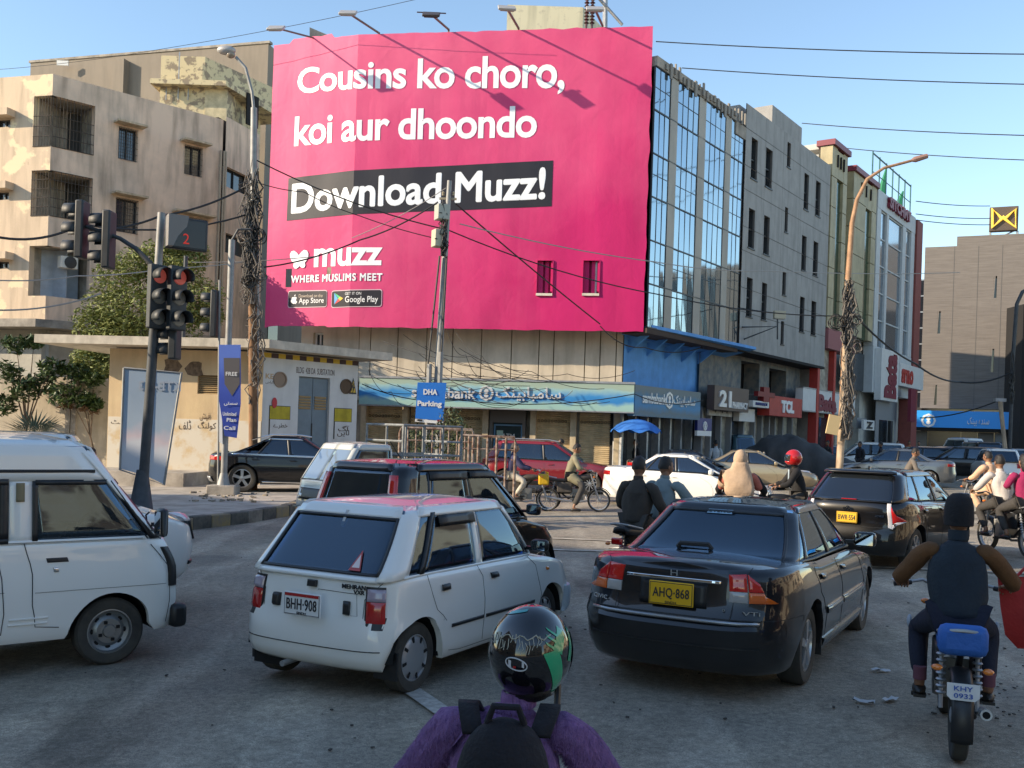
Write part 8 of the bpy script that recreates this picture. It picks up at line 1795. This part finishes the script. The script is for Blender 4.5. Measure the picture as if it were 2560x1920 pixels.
mb = MB(); mb.tube([B0, D(386, 820, Y0)], .095, 12); flare(mb, B0, .095, .9); mb.build('pole', m_pole, ts, world=True, smooth=True)
MB().tube([D(386, 820, Y0), T0], .075, 10).build('upper_pole', m_poleg, ts, world=True, smooth=True)
MB().tube([D(378, 660, Y0), D(340, 622, Y0), D(300, 596, Y0), D(215, 566, Y0)], [.05, .045, .04, .035], 8).build('mast_arm', m_pole, ts, world=True, smooth=True)
for x, y, yw_, nm in ((205, 575, R(180), 0), (272, 600, R(180), 0)): p = D(x, y, Y0); signal_head(ts, p - B0, yw_)
for x, y, lit in ((392, 742, 0), (442, 746, 0)): p = D(x, y, Y0 - .15); signal_head(ts, p - B0, R(-38), lit, s=.40)
p = D(437, 858, Y0 + .1); signal_head(ts, p - B0, R(180), s=.3, n=2)
p = D(466, 586, Y0); cb_ = bpy.data.objects.new('countdown_box', None); COL.objects.link(cb_); cb_.parent = ts; cb_.location = p - B0; cb_.rotation_euler = (0, 0, R(-58))
MB().box((0, 0, 0), (.12, .80, .62)).build('case', M('signal_housing'), cb_, bevel=.03); MB().box((.065, 0, 0), (.01, .70, .52)).build('face', M('countdown_face', (.02, .012, .012), .15), cb_)
o = MB().extr([(.07, y, z) for y, z in ((-.40, .31), (-.02, .31), (-.06, .1), (-.22, -.1), (-.30, -.29), (-.40, -.29))], (.20, 0, 0)); o.build('hood_cheek', M('hood_grey', (.22, .20, .18), .6), cb_)
put_text('digit', '2', .12, .20, (.075, -.02, -.10), (0, 1, 0), M('digit_red', (.8, .04, .02), .5, emi=.15), cb_, .003, .0, out=(1, 0, 0))
P3 = G(558, 1235, .22); p3t = D(580, 600, P3.y)
bn = thing('banner_post', 'grey post with a narrow blue mobile-phone banner in front of the black fastback', 'post', P3)
mb = MB(); mb.tube([P3, p3t], .085, 10); flare(mb, P3, .085, .55); mb.build('pole', m_poleg, bn, world=True, smooth=True)
MB().box((0, 0, .1), (.75, .55, .28)).build('concrete_foot', m_conc, bn, bevel=.03); MB().tube([p3t, p3t + Vector((.15, 0, .28)), p3t + Vector((.5, 0, .3))], .03, 6).build('bent_tip', m_pole, bn, world=True)
Yb = P3.y - .12; q = lambda x, y: D(x, y, Yb)
o = MB().extr([q(548, 862), q(602, 862), q(602, 1010), q(592, 1095), q(562, 1090), q(548, 1000)], (0, -.02, 0)).build('banner_cloth', gradsign('banner_blue_print', [(.03, .06, .30), (.02, .05, .32), (.05, .10, .45), (.10, .18, .55)], [0, .4, .8, 1]), bn, world=True)
MB().extr([q(560, 895), q(600, 895), q(600, 960), q(581, 990), q(562, 960)], (0, -.03, 0)).build('banner_shield', M('shield_grey', (.10, .09, .09), .6), bn, world=True)
for x, y, w_, tx in ((580, 935, .30, 'FREE'), (578, 1010, .35, ar('خصوصی'.replace('خصوصی', 'سستی'))), (575, 1035, .35, 'Unlimited'), (580, 1050, .25, 'Plan'), (575, 1070, .3, 'Call')): put_text('banner_text', tx, w_, .10, q(x, y) + Vector((0, -.045, 0)), (1, 0, 0), m_white, bn, .002, .01, world=True)
MB().extr([q(548, 862), q(553, 862), q(556, 1110), q(548, 1105)], (0, .05, 0)).build('banner_backing', m_white, bn, world=True)
ps = thing('traffic_signal', 'dark three-lamp signal head on its own side, turned away beside the banner post', 'traffic light', G(545, 1235, .22)); p = D(537, 785, P3.y + .1); signal_head(ps, p - Vector(ps.location), R(180), s=.40)
MB().tube([G(545, 1235, .22), D(549, 700, P3.y + .1)], .03, 8).build('pole', m_poleg, ps, world=True)
P2_ = G(447, 1190, .32); th = thing('thin_post', 'thin dark steel post with a bolted base standing on the step by the yellow wall', 'post', P2_); mb = MB(); mb.tube([P2_, D(465, 640, P2_.y)], .07, 10); flare(mb, P2_, .07, .5); mb.box(P2_ + Vector((0, 0, .02)), (.8, .5, .04)); mb.build('pole', m_pole, th, world=True, smooth=True)
kz = thing('poster_frame', 'leaning two-panel poster frame with faded blue and white sheets', 'poster board', G(350, 1260, .22)); Yk = kz.location.y + .6; q = lambda x, y: D(x, y, Yk)
for nm, a, b, c, e, mm in (('poster_sheet', (312, 922), (378, 926), (368, 1190), (302, 1172), 0), ('poster_sheet', (381, 926), (452, 934), (408, 1210), (371, 1192), 0)):
 MB().extr([q(*a), q(*e), q(*c), q(*b)], (0, .03, 0)).build(nm, gradsign('poster_faded', [(.62, .64, .66), (.62, .63, .65), (.6, .5, .52), (.34, .42, .5), (.28, .36, .45)], [0, .45, .56, .7, .95]), kz, world=True)
mb = MB(); F_ = [(310, 920), (454, 932), (410, 1212), (300, 1174), (310, 920)]; mb.tube([q(*x) for x in F_], .03, 6); mb.tube([q(380, 926), q(370, 1195)], .03, 6); mb.build('frame', m_poleg, kz, world=True)
vs, fs = fit_text('KTB-2.3', 1.3, .22, .004, .02); MB().add([q(400, 965) + Vector((-v.x * .75, -.02 + v.z, v.y)) for v in vs], [f[::-1] for f in fs]).build('show_through_text', M('poster_ghost', (.30, .35, .42), .8), kz, world=True)
Yl = 28.6; PB = D(632, 1190, Yl); PB.z = gz(PB.x) + .2
lp = thing('street_lamp', 'old street lamp with a round hood on a tall pole against the hoarding', 'street lamp', PB)
MB().tube([PB, D(640, 740, Yl), D(634, 400, Yl), D(635, 270, Yl)], [.13, .11, .10, .09], 10).build('pole', m_poleg, lp, world=True, smooth=True)
MB().tube([D(635, 280, Yl), D(630, 230, Yl), D(614, 170, Yl), D(590, 143, Yl)], .045, 8).build('bracket', m_poleg, lp, world=True, smooth=True)
mb = MB(); mb.ell(D(566, 126, Yl), (.27, .16, .13), 16, 10); mb.build('lamp_hood', M('lamp_housing', (.42, .40, .38)), lp, smooth=True, world=True); MB().ell(D(577, 137, Yl), (.13, .12, .10), 12, 8).build('bulb_glass', M('bulb_glass', (.3, .24, .18), .2), lp, smooth=True, world=True)
wp = thing('utility_pole', 'rust-brown utility pole wrapped in cable coils left of the hoarding', 'utility pole', PB + Vector((.1, -.3, 0)))
MB().tube([PB + Vector((.1, -.3, 0)), D(632, 740, Yl - .3), D(636, 560, Yl - .3)], .12, 10).build('pole', M('pole_brown', (.22, .12, .06), .85, var=.4, vs=5, stretch=(1, 1, .4)), wp, world=True, smooth=True)
rw_ = random.Random(8)
def tangle(parent, x, y0, y1, Y, n, spread, mt, name='cable_bundle', r=.014):
 mb = MB()
 for k in range(n):
  ya = rw_.uniform(y0, y1 - 60); yb = min(y1, ya + rw_.uniform(60, 240)); pts = []
  dx = rw_.uniform(-spread, spread) * .6
  for i in range(7): t = i / 6; pts.append(D(x + dx + rw_.uniform(-spread, spread) * math.sin(math.pi * t) - (lerp(ya, yb, t) - y0) * .03, lerp(ya, yb, t), Y + rw_.uniform(-.25, .1)))
  mb.tube(pts, r * rw_.uniform(.6, 1.4), 4, False)
 return kind(mb.build(name, mt, parent, world=True, smooth=True), 'stuff')
m_wirep = m_wireg; m_wireg = M('cable_dusty', (.13, .115, .10), .8)
tangle(wp, 632, 395, 760, Yl - .35, 70, 26, m_wireg); tangle(wp, 634, 420, 700, Yl - .3, 50, 20, m_wire, r=.018); tangle(wp, 640, 740, 1010, Yl - .3, 22, 22, m_wireg)
def coil(parent, x, y, Y, r, mt, n=5):
 mb = MB(); c = D(x, y, Y)
 for k in range(n): rr_ = r * rw_.uniform(.5, .8); o_ = Vector((rw_.uniform(-.06, .06), rw_.uniform(-.06, .06), rw_.uniform(-.06, .06))); mb.tube([c + o_ + Vector((rr_ * math.cos(a), .1 * math.sin(2 * a + k), rr_ * math.sin(a))) for a in [2 * math.pi * i / 18 for i in range(19)]], .016, 4, False)
 return mb.build('cable_coil', mt, parent, world=True, smooth=True)
for x, y, r in ((612, 592, .26), (640, 588, .28), (620, 700, .24), (648, 690, .2)): coil(wp, x, y, Yl - .5, r, m_wire if x % 3 else m_wireg)
PD_ = G(1076, 1245); Yd = 29.; PD_ = D(1079, 1215, Yd); PD_.z = gz(PD_.x)
dp = thing('utility_pole', 'slim grey pole with two meter boxes in front of the pink hoarding', 'utility pole', PD_)
MB().tube([PD_, D(1095, 940, Yd), D(1112, 640, Yd), D(1124, 452, Yd)], [.12, .11, .09, .07], 10).build('pole', m_poleg, dp, world=True, smooth=True)
for dx, y1 in ((-16, 910), (12, 880)): MB().tube([D(1079 + dx, 1215, Yd - .1), D(1090 + dx, y1, Yd - .1)], .075, 8).build('conduit', m_poleg, dp, world=True, smooth=True)
for dx in (-10, 10): MB().tube([D(1085 + dx * 1.6, 920, Yd - .1), D(1108 + dx * .9, 640, Yd - .12)], .03, 6).build('riser_cable', m_wire, dp, world=True)
for x0, y0, x1, y1, d_ in ((1090, 512, 1120, 551, M('meter_box_grey', (.38, .39, .33), .6)), (1083, 574, 1104, 618, M('meter_box_cream', (.46, .43, .32), .6))):
 a, b = D(x0, y0, Yd - .2), D(x1, y1, Yd - .2); mb = MB(); mb.box((a + b) / 2, (b.x - a.x, .35, a.z - b.z), R(25)); o = mb.build('meter_box', d_, dp, world=True, bevel=.02); MB().box((a + b) / 2 + Vector((-.02, -.20, -.05)), (.08, .02, .03), R(25)).build('box_latch', m_trim, o)
mb = MB(); mb.box(D(1120, 497, Yd), (.5, .06, .06));
for x in (1108, 1134): mb.lathe([(.02, -.08), (.05, -.05), (.03, -.02), (.05, .01), (.02, .05)], D(x, 483, Yd), 'Z', 8)
mb.build('insulator_bracket', M('bracket_tan', (.32, .27, .18), .7), dp, world=True); tangle(dp, 1112, 490, 640, Yd - .15, 26, 10, m_wire, r=.012)
dz_ = thing('parking_sign', 'blue and white parking sign panel on the slim grey pole', 'sign', D(1078, 1000, Yd - .35)); q = lambda x, y, o=0: D(x, y, Yd - .35 - o)
MB().extr([q(1044, 956), q(1038, 1046), q(1108, 1052), q(1116, 957)], (0, .04, 0)).build('panel', M('parking_blue', (.012, .17, .60), .4), dz_, world=True); MB().extr([q(1038, 1047), q(1037, 1054), q(1107, 1060), q(1108, 1053)], (0, .04, 0)).build('white_foot', m_white, dz_, world=True)
MB().extr([q(1044, 1041, .004), q(1045, 1037, .004), q(1051, 1042, .004)], (0, .002, 0))
for tx, x, y, w_, h_ in (('DHA', 1076, 980, .40, .16), ('Parking', 1074, 1011, .70, .20)): put_text('sign_text', tx, w_, h_, q(x, y, .01), (1, 0, .0), m_white, dz_, .004, .035, world=True)
MB().extr([q(1040, 1050, .012), q(1046, 1048, .012), q(1056, 1049, .012), q(1056, 1053, .012), q(1046, 1053, .012)], (0, .003, 0)).build('arrow', m_ink, dz_, world=True); MB().extr([q(1093, 1049, .012), q(1102, 1049, .012), q(1102, 1055, .012), q(1093, 1054, .012)], (0, .003, 0)).build('red_mark', m_mar, dz_, world=True)
m_rustp = M('pipe_rusty_white', (.34, .27, .22), .8, col2=(.13, .06, .035), vs=9, thr=(.4, .6))
for lab, xs_, yt, yb, Yr in (('rusty pipe railing with rounded corners behind the black tall hatchback', (1000, 1184), 1069, 1200, 24.5), ('rusty pipe railing nearer the red crossover, crossing the blue-sweatered rider', (1150, 1289), 1088, 1200, 22.8)):
 P = D(xs_[0], 1200, Yr); rl = thing('pipe_railing', lab, 'railing', (P.x, P.y, gz(P.x))); n = 8 if Yr > 24 else 5
 A = [D(lerp(xs_[0], xs_[1], t), lerp(yt, yt + 6, t), Yr) for t in (0, .02, .98, 1)]; A[0].z -= .12; A[3].z -= .12
 mb = MB(); mb.tube([Vector((A[0].x, Yr, gz(A[0].x))), *A, Vector((A[3].x, Yr, gz(A[3].x)))], .032, 8); mb.build('frame_pipe', m_rustp, rl, world=True, smooth=True); z2 = A[1].z - .30
 MB().tube([Vector((A[0].x, Yr, z2)), Vector((A[3].x, Yr, z2))], .022, 6).build('cross_pipe', m_rustp, rl, world=True)
 for k in range(1, n + 1): x = lerp(A[0].x, A[3].x, k / (n + 1)); MB().tube([Vector((x, Yr, gz(x))), Vector((x, Yr, A[1].z))], .022 if n > 6 else .034, 6).build('bar', m_rustp, rl, world=True)
PU = D(1588, 1150, 37.3); um = thing('parasol', 'open blue parasol with scalloped edge in front of the side shop doors', 'parasol', (PU.x, PU.y, gz(PU.x)))
tz = D(1590, 1047, 37.3).z - gz(PU.x); rows = [[(r * math.cos(a), r * math.sin(a), tz - r * r * .46 - (.12 * (.5 + .5 * math.cos(8 * a)) if r > .8 else 0)) for a in [2 * math.pi * k / 48 for k in range(48)]] for r in (.02, .3, .55, .75, .95)]
MB().grid(rows, True).build('canopy', M('parasol_blue', (.025, .16, .52), .8, var=.2, vs=2), um, smooth=True, ang=80)
MB().tube([(0, 0, 0), (0, 0, tz)], .022, 8).build('pole', m_steel, um)
for k in range(8): a = k * math.pi / 4 + math.pi / 8; MB().tube([(0, 0, tz - .02), (.9 * math.cos(a), .9 * math.sin(a), tz - .42)], .008, 4).build('rib', m_steel, um)
Yr = 37.; PR = D(2098, 1150, Yr); PR.z = gz(PR.x)
sr = thing('street_lamp', 'tall rusty street lamp with a long curved arm beside the right cable pole', 'street lamp', PR)
MB().tube([PR, D(2112, 900, Yr), D(2120, 700, Yr), D(2130, 560, Yr), D(2142, 500, Yr), D(2168, 448, Yr), D(2210, 420, Yr), D(2285, 400, Yr)], [.13, .12, .11, .09, .075, .065, .055, .05], 10).build('pole', M('pole_orange_rust', (.36, .21, .12), .7, .2, var=.2, vs=4), sr, world=True, smooth=True)
a = D(2280, 401, Yr); b = D(2318, 390, Yr); mb = MB(); mb.tube([a, a.lerp(b, .2), b], [.06, .11, .09], 8); mb.build('lamp_head', M('lamp_rust', (.30, .17, .13), .6), sr, world=True, smooth=True)
wr = thing('utility_pole', 'pale wooden pole smothered in tangled cables at the right', 'utility pole', PR + Vector((.15, -.4, 0)))
MB().tube([D(2098, 1185, Yr - .4), D(2112, 960, Yr - .4), D(2122, 700, Yr - .4)], .125, 10).build('pole', M('pole_wood_pale', (.42, .32, .22), .85, var=.35, vs=5, stretch=(1, 1, .3)), wr, world=True, smooth=True)
tangle(wr, 2128, 700, 1100, Yr - .5, 75, 18, m_wireg, r=.02); tangle(wr, 2120, 690, 860, Yr - .5, 30, 12, m_wire, r=.02)
for x, y, r in ((2092, 805, .36), (2110, 808, .3), (2138, 800, .3), (2140, 868, .28)): coil(wr, x, y, Yr - .6, r, m_wire if x < 2120 else m_wireg, 6)
mb = MB(); p = D(2083, 1062, Yr - .7); mb.box(p, (.42, .1, .7), 0, Matrix.Rotation(R(10), 3, 'Y')); mb.build('tag_board', M('tag_cream', (.55, .42, .22), .7), wr, world=True)
for nm, lab, P_, rr_, mm in (('street_lamp', 'thin dark street lamp curving at the far right edge', [(2522, 1190), (2532, 900), (2542, 760), (2556, 730), (2572, 722)], .09, m_pole), ('leaning_pole', 'pale pole leaning left in front of the blue fascia sign', [(2524, 1120), (2500, 1000)], .10, M('pole_wood_pale'))):
 Yq = 46.; P0 = D(*P_[0], Yq); t = thing(nm, lab, 'pole' if nm[0] == 'l' else 'street lamp', P0); pp = [D(*x, Yq) for x in P_]; pp[0].z = gz(pp[0].x) if nm[0] == 's' else pp[0].z - 1.5; MB().tube(pp, rr_, 8).build('pole', mm, t, world=True, smooth=True)
 if nm[0] == 's': tangle(t, 2532, 880, 1010, Yq - .1, 14, 7, m_wire)
 else: MB().box(pp[1], (.5, .2, .15)).build('cap', m_steel, t, world=True)
# ================================================================== overhead cables
def cable(lab, pts, r, mt, sag=0., name='overhead_cable'):
 P = [D(x, y, Y) for x, y, Y in pts]; out = []
 for a, b in zip(P, P[1:]): out += [a.lerp(b, k / 10) + Vector((0, 0, -4 * sag * (k / 10) * (1 - k / 10))) for k in range(10)]
 return tag(MB().tube(out + [P[-1]], r, 5, False).build(name, mt, smooth=True), lab, 'cable', 'cables strung over the junction')
for lab, pts, r, g_, sg in (
 ('highest cable in the sky right of the hoarding', [(1640, 104, 39), (2620, 136, 34)], .022, 0, .1), ('second cable from the top in the right sky', [(1705, 170, 42), (2620, 212, 36)], .022, 0, .1),
 ('third cable down, from the grey block roof across the right sky', [(2005, 308, 55), (2620, 340, 42)], .024, 0, .1), ('fourth cable down, ending behind the curved lamp arm', [(2110, 370, 60), (2620, 402, 46)], .024, 0, .1),
 ('upper thin cable running to the emblem sign', [(2290, 503, 66), (2475, 515, 74)], .03, 0, .1), ('middle thin cable running to the emblem sign', [(2290, 535, 66), (2475, 546, 74)], .03, 0, .1), ('lower thin cable running to the emblem sign', [(2290, 550, 66), (2475, 562, 74)], .03, 0, .1),
 ('pale cable crossing from the hoarding to the far stone building', [(1150, 560, 28), (1640, 655, 34), (1900, 677, 40), (2400, 681, 60)], .018, 1, .1), ('black cable crossing the hoarding below the slogan band to the glass block', [(640, 400, 28.6), (1120, 575, 29), (1640, 735, 33), (2120, 790, 37)], .02, 0, .2),
 ('black cable running steeply down right across the hoarding', [(1140, 510, 29), (1500, 810, 35)], .024, 0, .05), ('cable drooping across the blue wall', [(1500, 815, 36.2), (1610, 868, 36.4), (1770, 862, 42)], .02, 0, .25),
 ('twisted cable rising from the butterfly logo to the meter boxes', [(660, 668, 28.6), (900, 600, 28.8), (1095, 505, 29)], .022, 0, .12), ('cable from the left pole over the word Download', [(640, 455, 28.5), (760, 480, 28.5), (900, 540, 28.8), (1108, 600, 29)], .014, 0, .05),
 ('pale cable rising left of the meter boxes', [(880, 595, 30), (1115, 470, 29)], .012, 1, .1), ('heavy cable from the left edge to the wire-laden pole', [(-20, 590, 22), (180, 572, 24), (400, 540, 26), (636, 455, 28.5)], .03, 0, .15), ('second heavy cable above the traffic signal arm', [(200, 560, 24), (636, 530, 28.5)], .025, 0, .3),
 ('thin pale cable in front of the lowest corner balcony', [(-20, 700, 20), (190, 690, 22), (420, 670, 26), (640, 650, 28.5)], .014, 1, .05), ('rope-like cable low across the left balconies', [(-20, 775, 18), (250, 735, 20)], .016, 1, .1), ('faint cable crossing the left sky to the hoarding top', [(-20, 175, 45), (420, 120, 40), (1120, -20, 36)], .010, 0, .1),
 ('sagging cable from the tangled pole to the far right lamp', [(2130, 780, 36.5), (2290, 910, 42), (2400, 955, 46), (2530, 930, 46)], .04, 0, .2), ('cable from the leaning pole over the blue fascia', [(2300, 1045, 50), (2500, 1000, 46)], .03, 0, .2), ('cable from the grey block bracket to the tangled pole', [(1850, 770, 42), (2115, 790, 37)], .02, 0, .1),
 ('white cable across the left building by the signal heads', [(480, 656, 28), (800, 640, 29)], .012, 1, .05), ('black cable along the top of the bank sign', [(905, 960, 36), (1150, 1000, 35.5), (1586, 985, 35.8), (1760, 1000, 39)], .018, 0, .25)):
 cable(lab, pts, r, m_wirep if g_ else m_wire, sg)
for k in range(26):
 x0 = rw_.uniform(905, 1350); x1 = x0 + rw_.uniform(90, 420); y0, y1 = (rw_.uniform(900, 985), rw_.uniform(925, 1010))
 if k > 17: y0, y1 = rw_.uniform(820, 900), rw_.uniform(930, 990)
 tag(cable('', [(x0, y0, 36.0), ((x0 + x1) / 2, (y0 + y1) / 2 + rw_.uniform(0, 18), 35.8), (min(x1, 1600), y1, 36.0)], .011, m_wireg if k % 3 == 0 else m_wire, rw_.uniform(.05, .3), 'loose_cable'), 'thin loose cable trailing over the bank front', 'cable', 'loose cables on the bank front')
br = thing('lamp_bracket', 'black wall bracket with a pale floodlight on the grey panel block', 'bracket', FR.p(ux(1880), 7)); q = lambda x, y, o: FR.p(FR.px(x, y)[0], FR.px(x, y)[1], o)
MB().tube([q(1850, 818, .1), q(1888, 818, 1.0), q(1855, 848, .1)], .04, 6).build('arm', m_pole, br, world=True); mb = MB(); mb.box(q(1895, 790, 1.0), (.5, .3, .35)); mb.build('floodlight', M('flood_cream', (.5, .45, .33), .6), br, world=True); MB().tube([q(1890, 800, 1.0), q(1890, 850, 1.0)], .035, 6).build('upright', m_pole, br, world=True)
# ================================================================== trees and plants
m_leafA = M('leaf_feathery', (.27, .29, .085), .7, col2=(.15, .18, .05), vs=1.6); m_leafB = M('leaf_broad', (.075, .12, .03), .5, col2=(.03, .055, .016), vs=2.5); m_leafC = M('leaf_palm', (.15, .17, .10), .6, var=.3, vs=3); m_leafd = M('leaf_dry', (.14, .08, .04), .8); m_bark = M('bark', (.14, .10, .07), .9, var=.3, vs=6)
for m_ in (m_leafA, m_leafB):
 p = m_.node_tree.nodes['Principled BSDF']; p.inputs['Transmission Weight'].default_value = 0; p.inputs['Subsurface Weight'].default_value = 0
def leaves(name, centres, n, size, mt, parent, flat=.4, seed=1, fold=True):
 rn = random.Random(seed); mb = MB()
 for _ in range(n):
  c, r = rn.choice(centres); d = Vector((rn.gauss(0, 1), rn.gauss(0, 1), rn.gauss(0, 1))).normalized() * r[0] * rn.uniform(.45, 1.08); d.z *= r[1]
  p = Vector(c) + d; a = Vector((rn.gauss(0, 1), rn.gauss(0, 1), rn.gauss(0, flat))).normalized(); b = a.cross(Vector((rn.gauss(0, .5), rn.gauss(0, .5), 1))).normalized(); s = size * rn.uniform(.6, 1.3)
  nn = a.cross(b) * s * .18
  mb.add([p - a * s, p - b * s * .42 + nn, p + a * s, p + b * s * .42 + nn, p], [(0, 1, 4), (1, 2, 4), (2, 3, 4), (3, 0, 4)])
 return kind(mb.build(name, mt, parent, world=True, smooth=True), 'stuff')
def limbs(parent, base, tips, r, name='trunk'):
 mb = MB(); f = base + (sum(tips, Vector()) / len(tips) - base) * .45; mb.tube([base, base.lerp(f, .5) + Vector((.06, 0, 0)), f], [r, r * .85, r * .7], 8); mb.build(name, m_bark, parent, world=True, smooth=True)
 for t in tips: m2 = MB(); m2.tube([f, f.lerp(t, .5) + Vector((0, 0, .15)), t], [r * .5, r * .3, r * .1], 6); m2.build('limb', m_bark, parent, world=True, smooth=True)
Yt = 38.; tb = D(370, 1150, Yt); tb.z = gz(tb.x); tr = thing('acacia_tree', 'feathery yellow-green tree rising behind the small substation', 'tree', tb)
cs = [((*D(x, y, Yt + dy),), (r, .8)) for x, y, r, dy in ((300, 700, 1.0, 0), (345, 665, .9, .5), (400, 650, 1.0, .6), (450, 680, .9, .3), (480, 640, .7, 1), (500, 740, .9, 0), (270, 770, 1.0, 0), (240, 810, .9, -.2), (330, 780, 1.2, -.5), (410, 760, 1.2, -.4), (450, 800, 1.0, 0), (260, 870, 1.0, -.3), (290, 940, .9, -1), (240, 960, .9, -1.2), (350, 840, 1.1, 0), (300, 830, 1.0, -.5), (520, 790, .6, .2), (430, 615, .45, .5), (225, 900, .7, -.8))]
limbs(tr, tb, [Vector(c[0]) for c in cs[:9]], .2); leaves('foliage', cs, 19000, .10, m_leafA, tr, .5, 2)
Yt = 24.; tb = G(242, 1190, .2); Yt = tb.y; tr = thing('broad_leaf_tree', 'young tree with big dark leaves and a thin trunk at the left', 'tree', tb)
cs = [((*D(x, y, Yt + dy),), (r, .75)) for x, y, r, dy in ((40, 860, .45, 0), (85, 855, .3, 0), (20, 930, .55, 0), (60, 975, .6, .1), (130, 920, .5, 0), (190, 930, .5, .2), (235, 950, .35, 0), (160, 985, .6, -.2), (215, 1000, .4, 0), (100, 960, .55, .3), (10, 1010, .5, 0), (235, 1010, .3, 0))]
limbs(tr, tb, [Vector(c[0]) for c in (cs[5], cs[6], cs[7], cs[8], cs[11])], .05); t2 = D(60, 1190, Yt); t2.z = gz(t2.x); limbs(tr, t2, [Vector(cs[i][0]) for i in (0, 1, 2, 3, 4, 9)], .07, 'stem')
leaves('foliage', cs, 2600, .14, m_leafB, tr, .7, 3); leaves('dry_leaves', [((*D(225, 1025, Yt),), (.35, .5)), ((*D(170, 1015, Yt),), (.3, .4))], 110, .12, m_leafd, tr, .8, 4)
Yt = 21.; pb = D(85, 1110, Yt); pl = thing('fan_palm', 'small fan palm with spiky grey-green fronds at the left edge', 'palm', Vector((pb.x, Yt, gz(pb.x) + .2))); rp = random.Random(6)
MB().tube([Vector(pl.location), pb], .11, 8).build('trunk', m_bark, pl, world=True, smooth=True)
for k in range(16):
 a = 2 * math.pi * k / 16 + rp.uniform(-.2, .2); el = rp.uniform(-.35, 1.2); d = Vector((math.cos(a) * math.cos(el), math.sin(a) * math.cos(el), math.sin(el))); s = pb + d * .28; u = d.cross(Vector((0, 0, 1))).normalized(); w_ = u.cross(d); mb = MB()
 for j in range(13):
  t = R(-62 + j * 10.3); e = s + (d * math.cos(t) + u * math.sin(t)) * .62 * rp.uniform(.85, 1.1) + Vector((0, 0, -.10)); m_ = s.lerp(e, .5) + w_ * .03; mb.add([s, m_ + u * .022, e, m_ - u * .022], [(0, 1, 2, 3)])
 mb.tube([pb, s], .012, 4); kind(mb.build('frond', m_leafC, pl, world=True), 'stuff')
sb_ = D(1120, 1190, 27.5); sh = thing('shrub', 'thin-leaved shrub growing beside the parking sign pole', 'shrub', (sb_.x, sb_.y, gz(sb_.x)))
cs = [((*D(x, y, 27.5),), (r, .9)) for x, y, r in ((1130, 1045, .35), (1110, 1080, .35), (1150, 1070, .3), (1085, 1100, .35), (1130, 1120, .4), (1040, 1085, .3), (1045, 1130, .35), (1150, 1110, .25))]
limbs(sh, Vector((sb_.x, sb_.y, gz(sb_.x))), [Vector(c[0]) for c in cs[:5]], .03, 'stem'); leaves('foliage', cs, 900, .075, M('leaf_dusty', (.10, .12, .05), .7, var=.4, vs=4), sh, .8, 5)
# ================================================================== rubble and litter
rd = random.Random(12); mb = MB()
for k in range(80):
 q = G(rd.gauss(560, 55), rd.uniform(1224, 1256), .22); s = rd.uniform(.015, .09); mb.box((q.x, q.y, q.z + s * .2), (s * rd.uniform(.8, 2), s, s * .5), rd.uniform(0, 3), Matrix.Rotation(rd.uniform(-.4, .4), 3, 'X'))
kind(mb.build('rubble', M('rubble', (.26, .22, .17), .95, var=.5, vs=6)), 'stuff')
mb = MB()
for k in range(260):
 if k < 60: q = G(rd.uniform(200, 2500), rd.uniform(1500, 1900))
 elif k < 160: q = G(rd.gauss(2450, 60), rd.gauss(1720, 60))
 else: q = G(rd.uniform(560, 2500), rd.uniform(1380, 1600))
 s = rd.uniform(.004, .018); mb.box((q.x, q.y, q.z + s * .3 + .008), (s * rd.uniform(1, 2.2), s, s * .5), rd.uniform(0, 3))
kind(mb.build('grit', M('grit_dark', (.05, .045, .04), .95)), 'stuff')
for k, (x, y) in enumerate(((2182, 1683), (2243, 1455), (2188, 1762), (2228, 1748), (1560, 1500))):
 q = G(x, y); mb = MB(); mb.grid([[(i * .05, j * .03, .02 + .012 * math.sin(i * 2 + j * 3 + k)) for i in range(4)] for j in range(3)]); o = mb.build('paper_scrap', M('paper_pale', (.5, .5, .5), .8), smooth=True); o.location = (q.x, q.y, q.z + .006); o.rotation_euler = (0, 0, k * 1.3); tag(o, ('larger crumpled paper scrap left of the near motorcycle', 'small paper scrap on the asphalt behind the black liftback', 'paper scrap lowest of those left of the near motorcycle', 'paper scrap right beside the near rider\'s left foot', 'paper scrap beneath the graphite saloon\'s left side')[k], 'litter', 'paper scraps on the road')
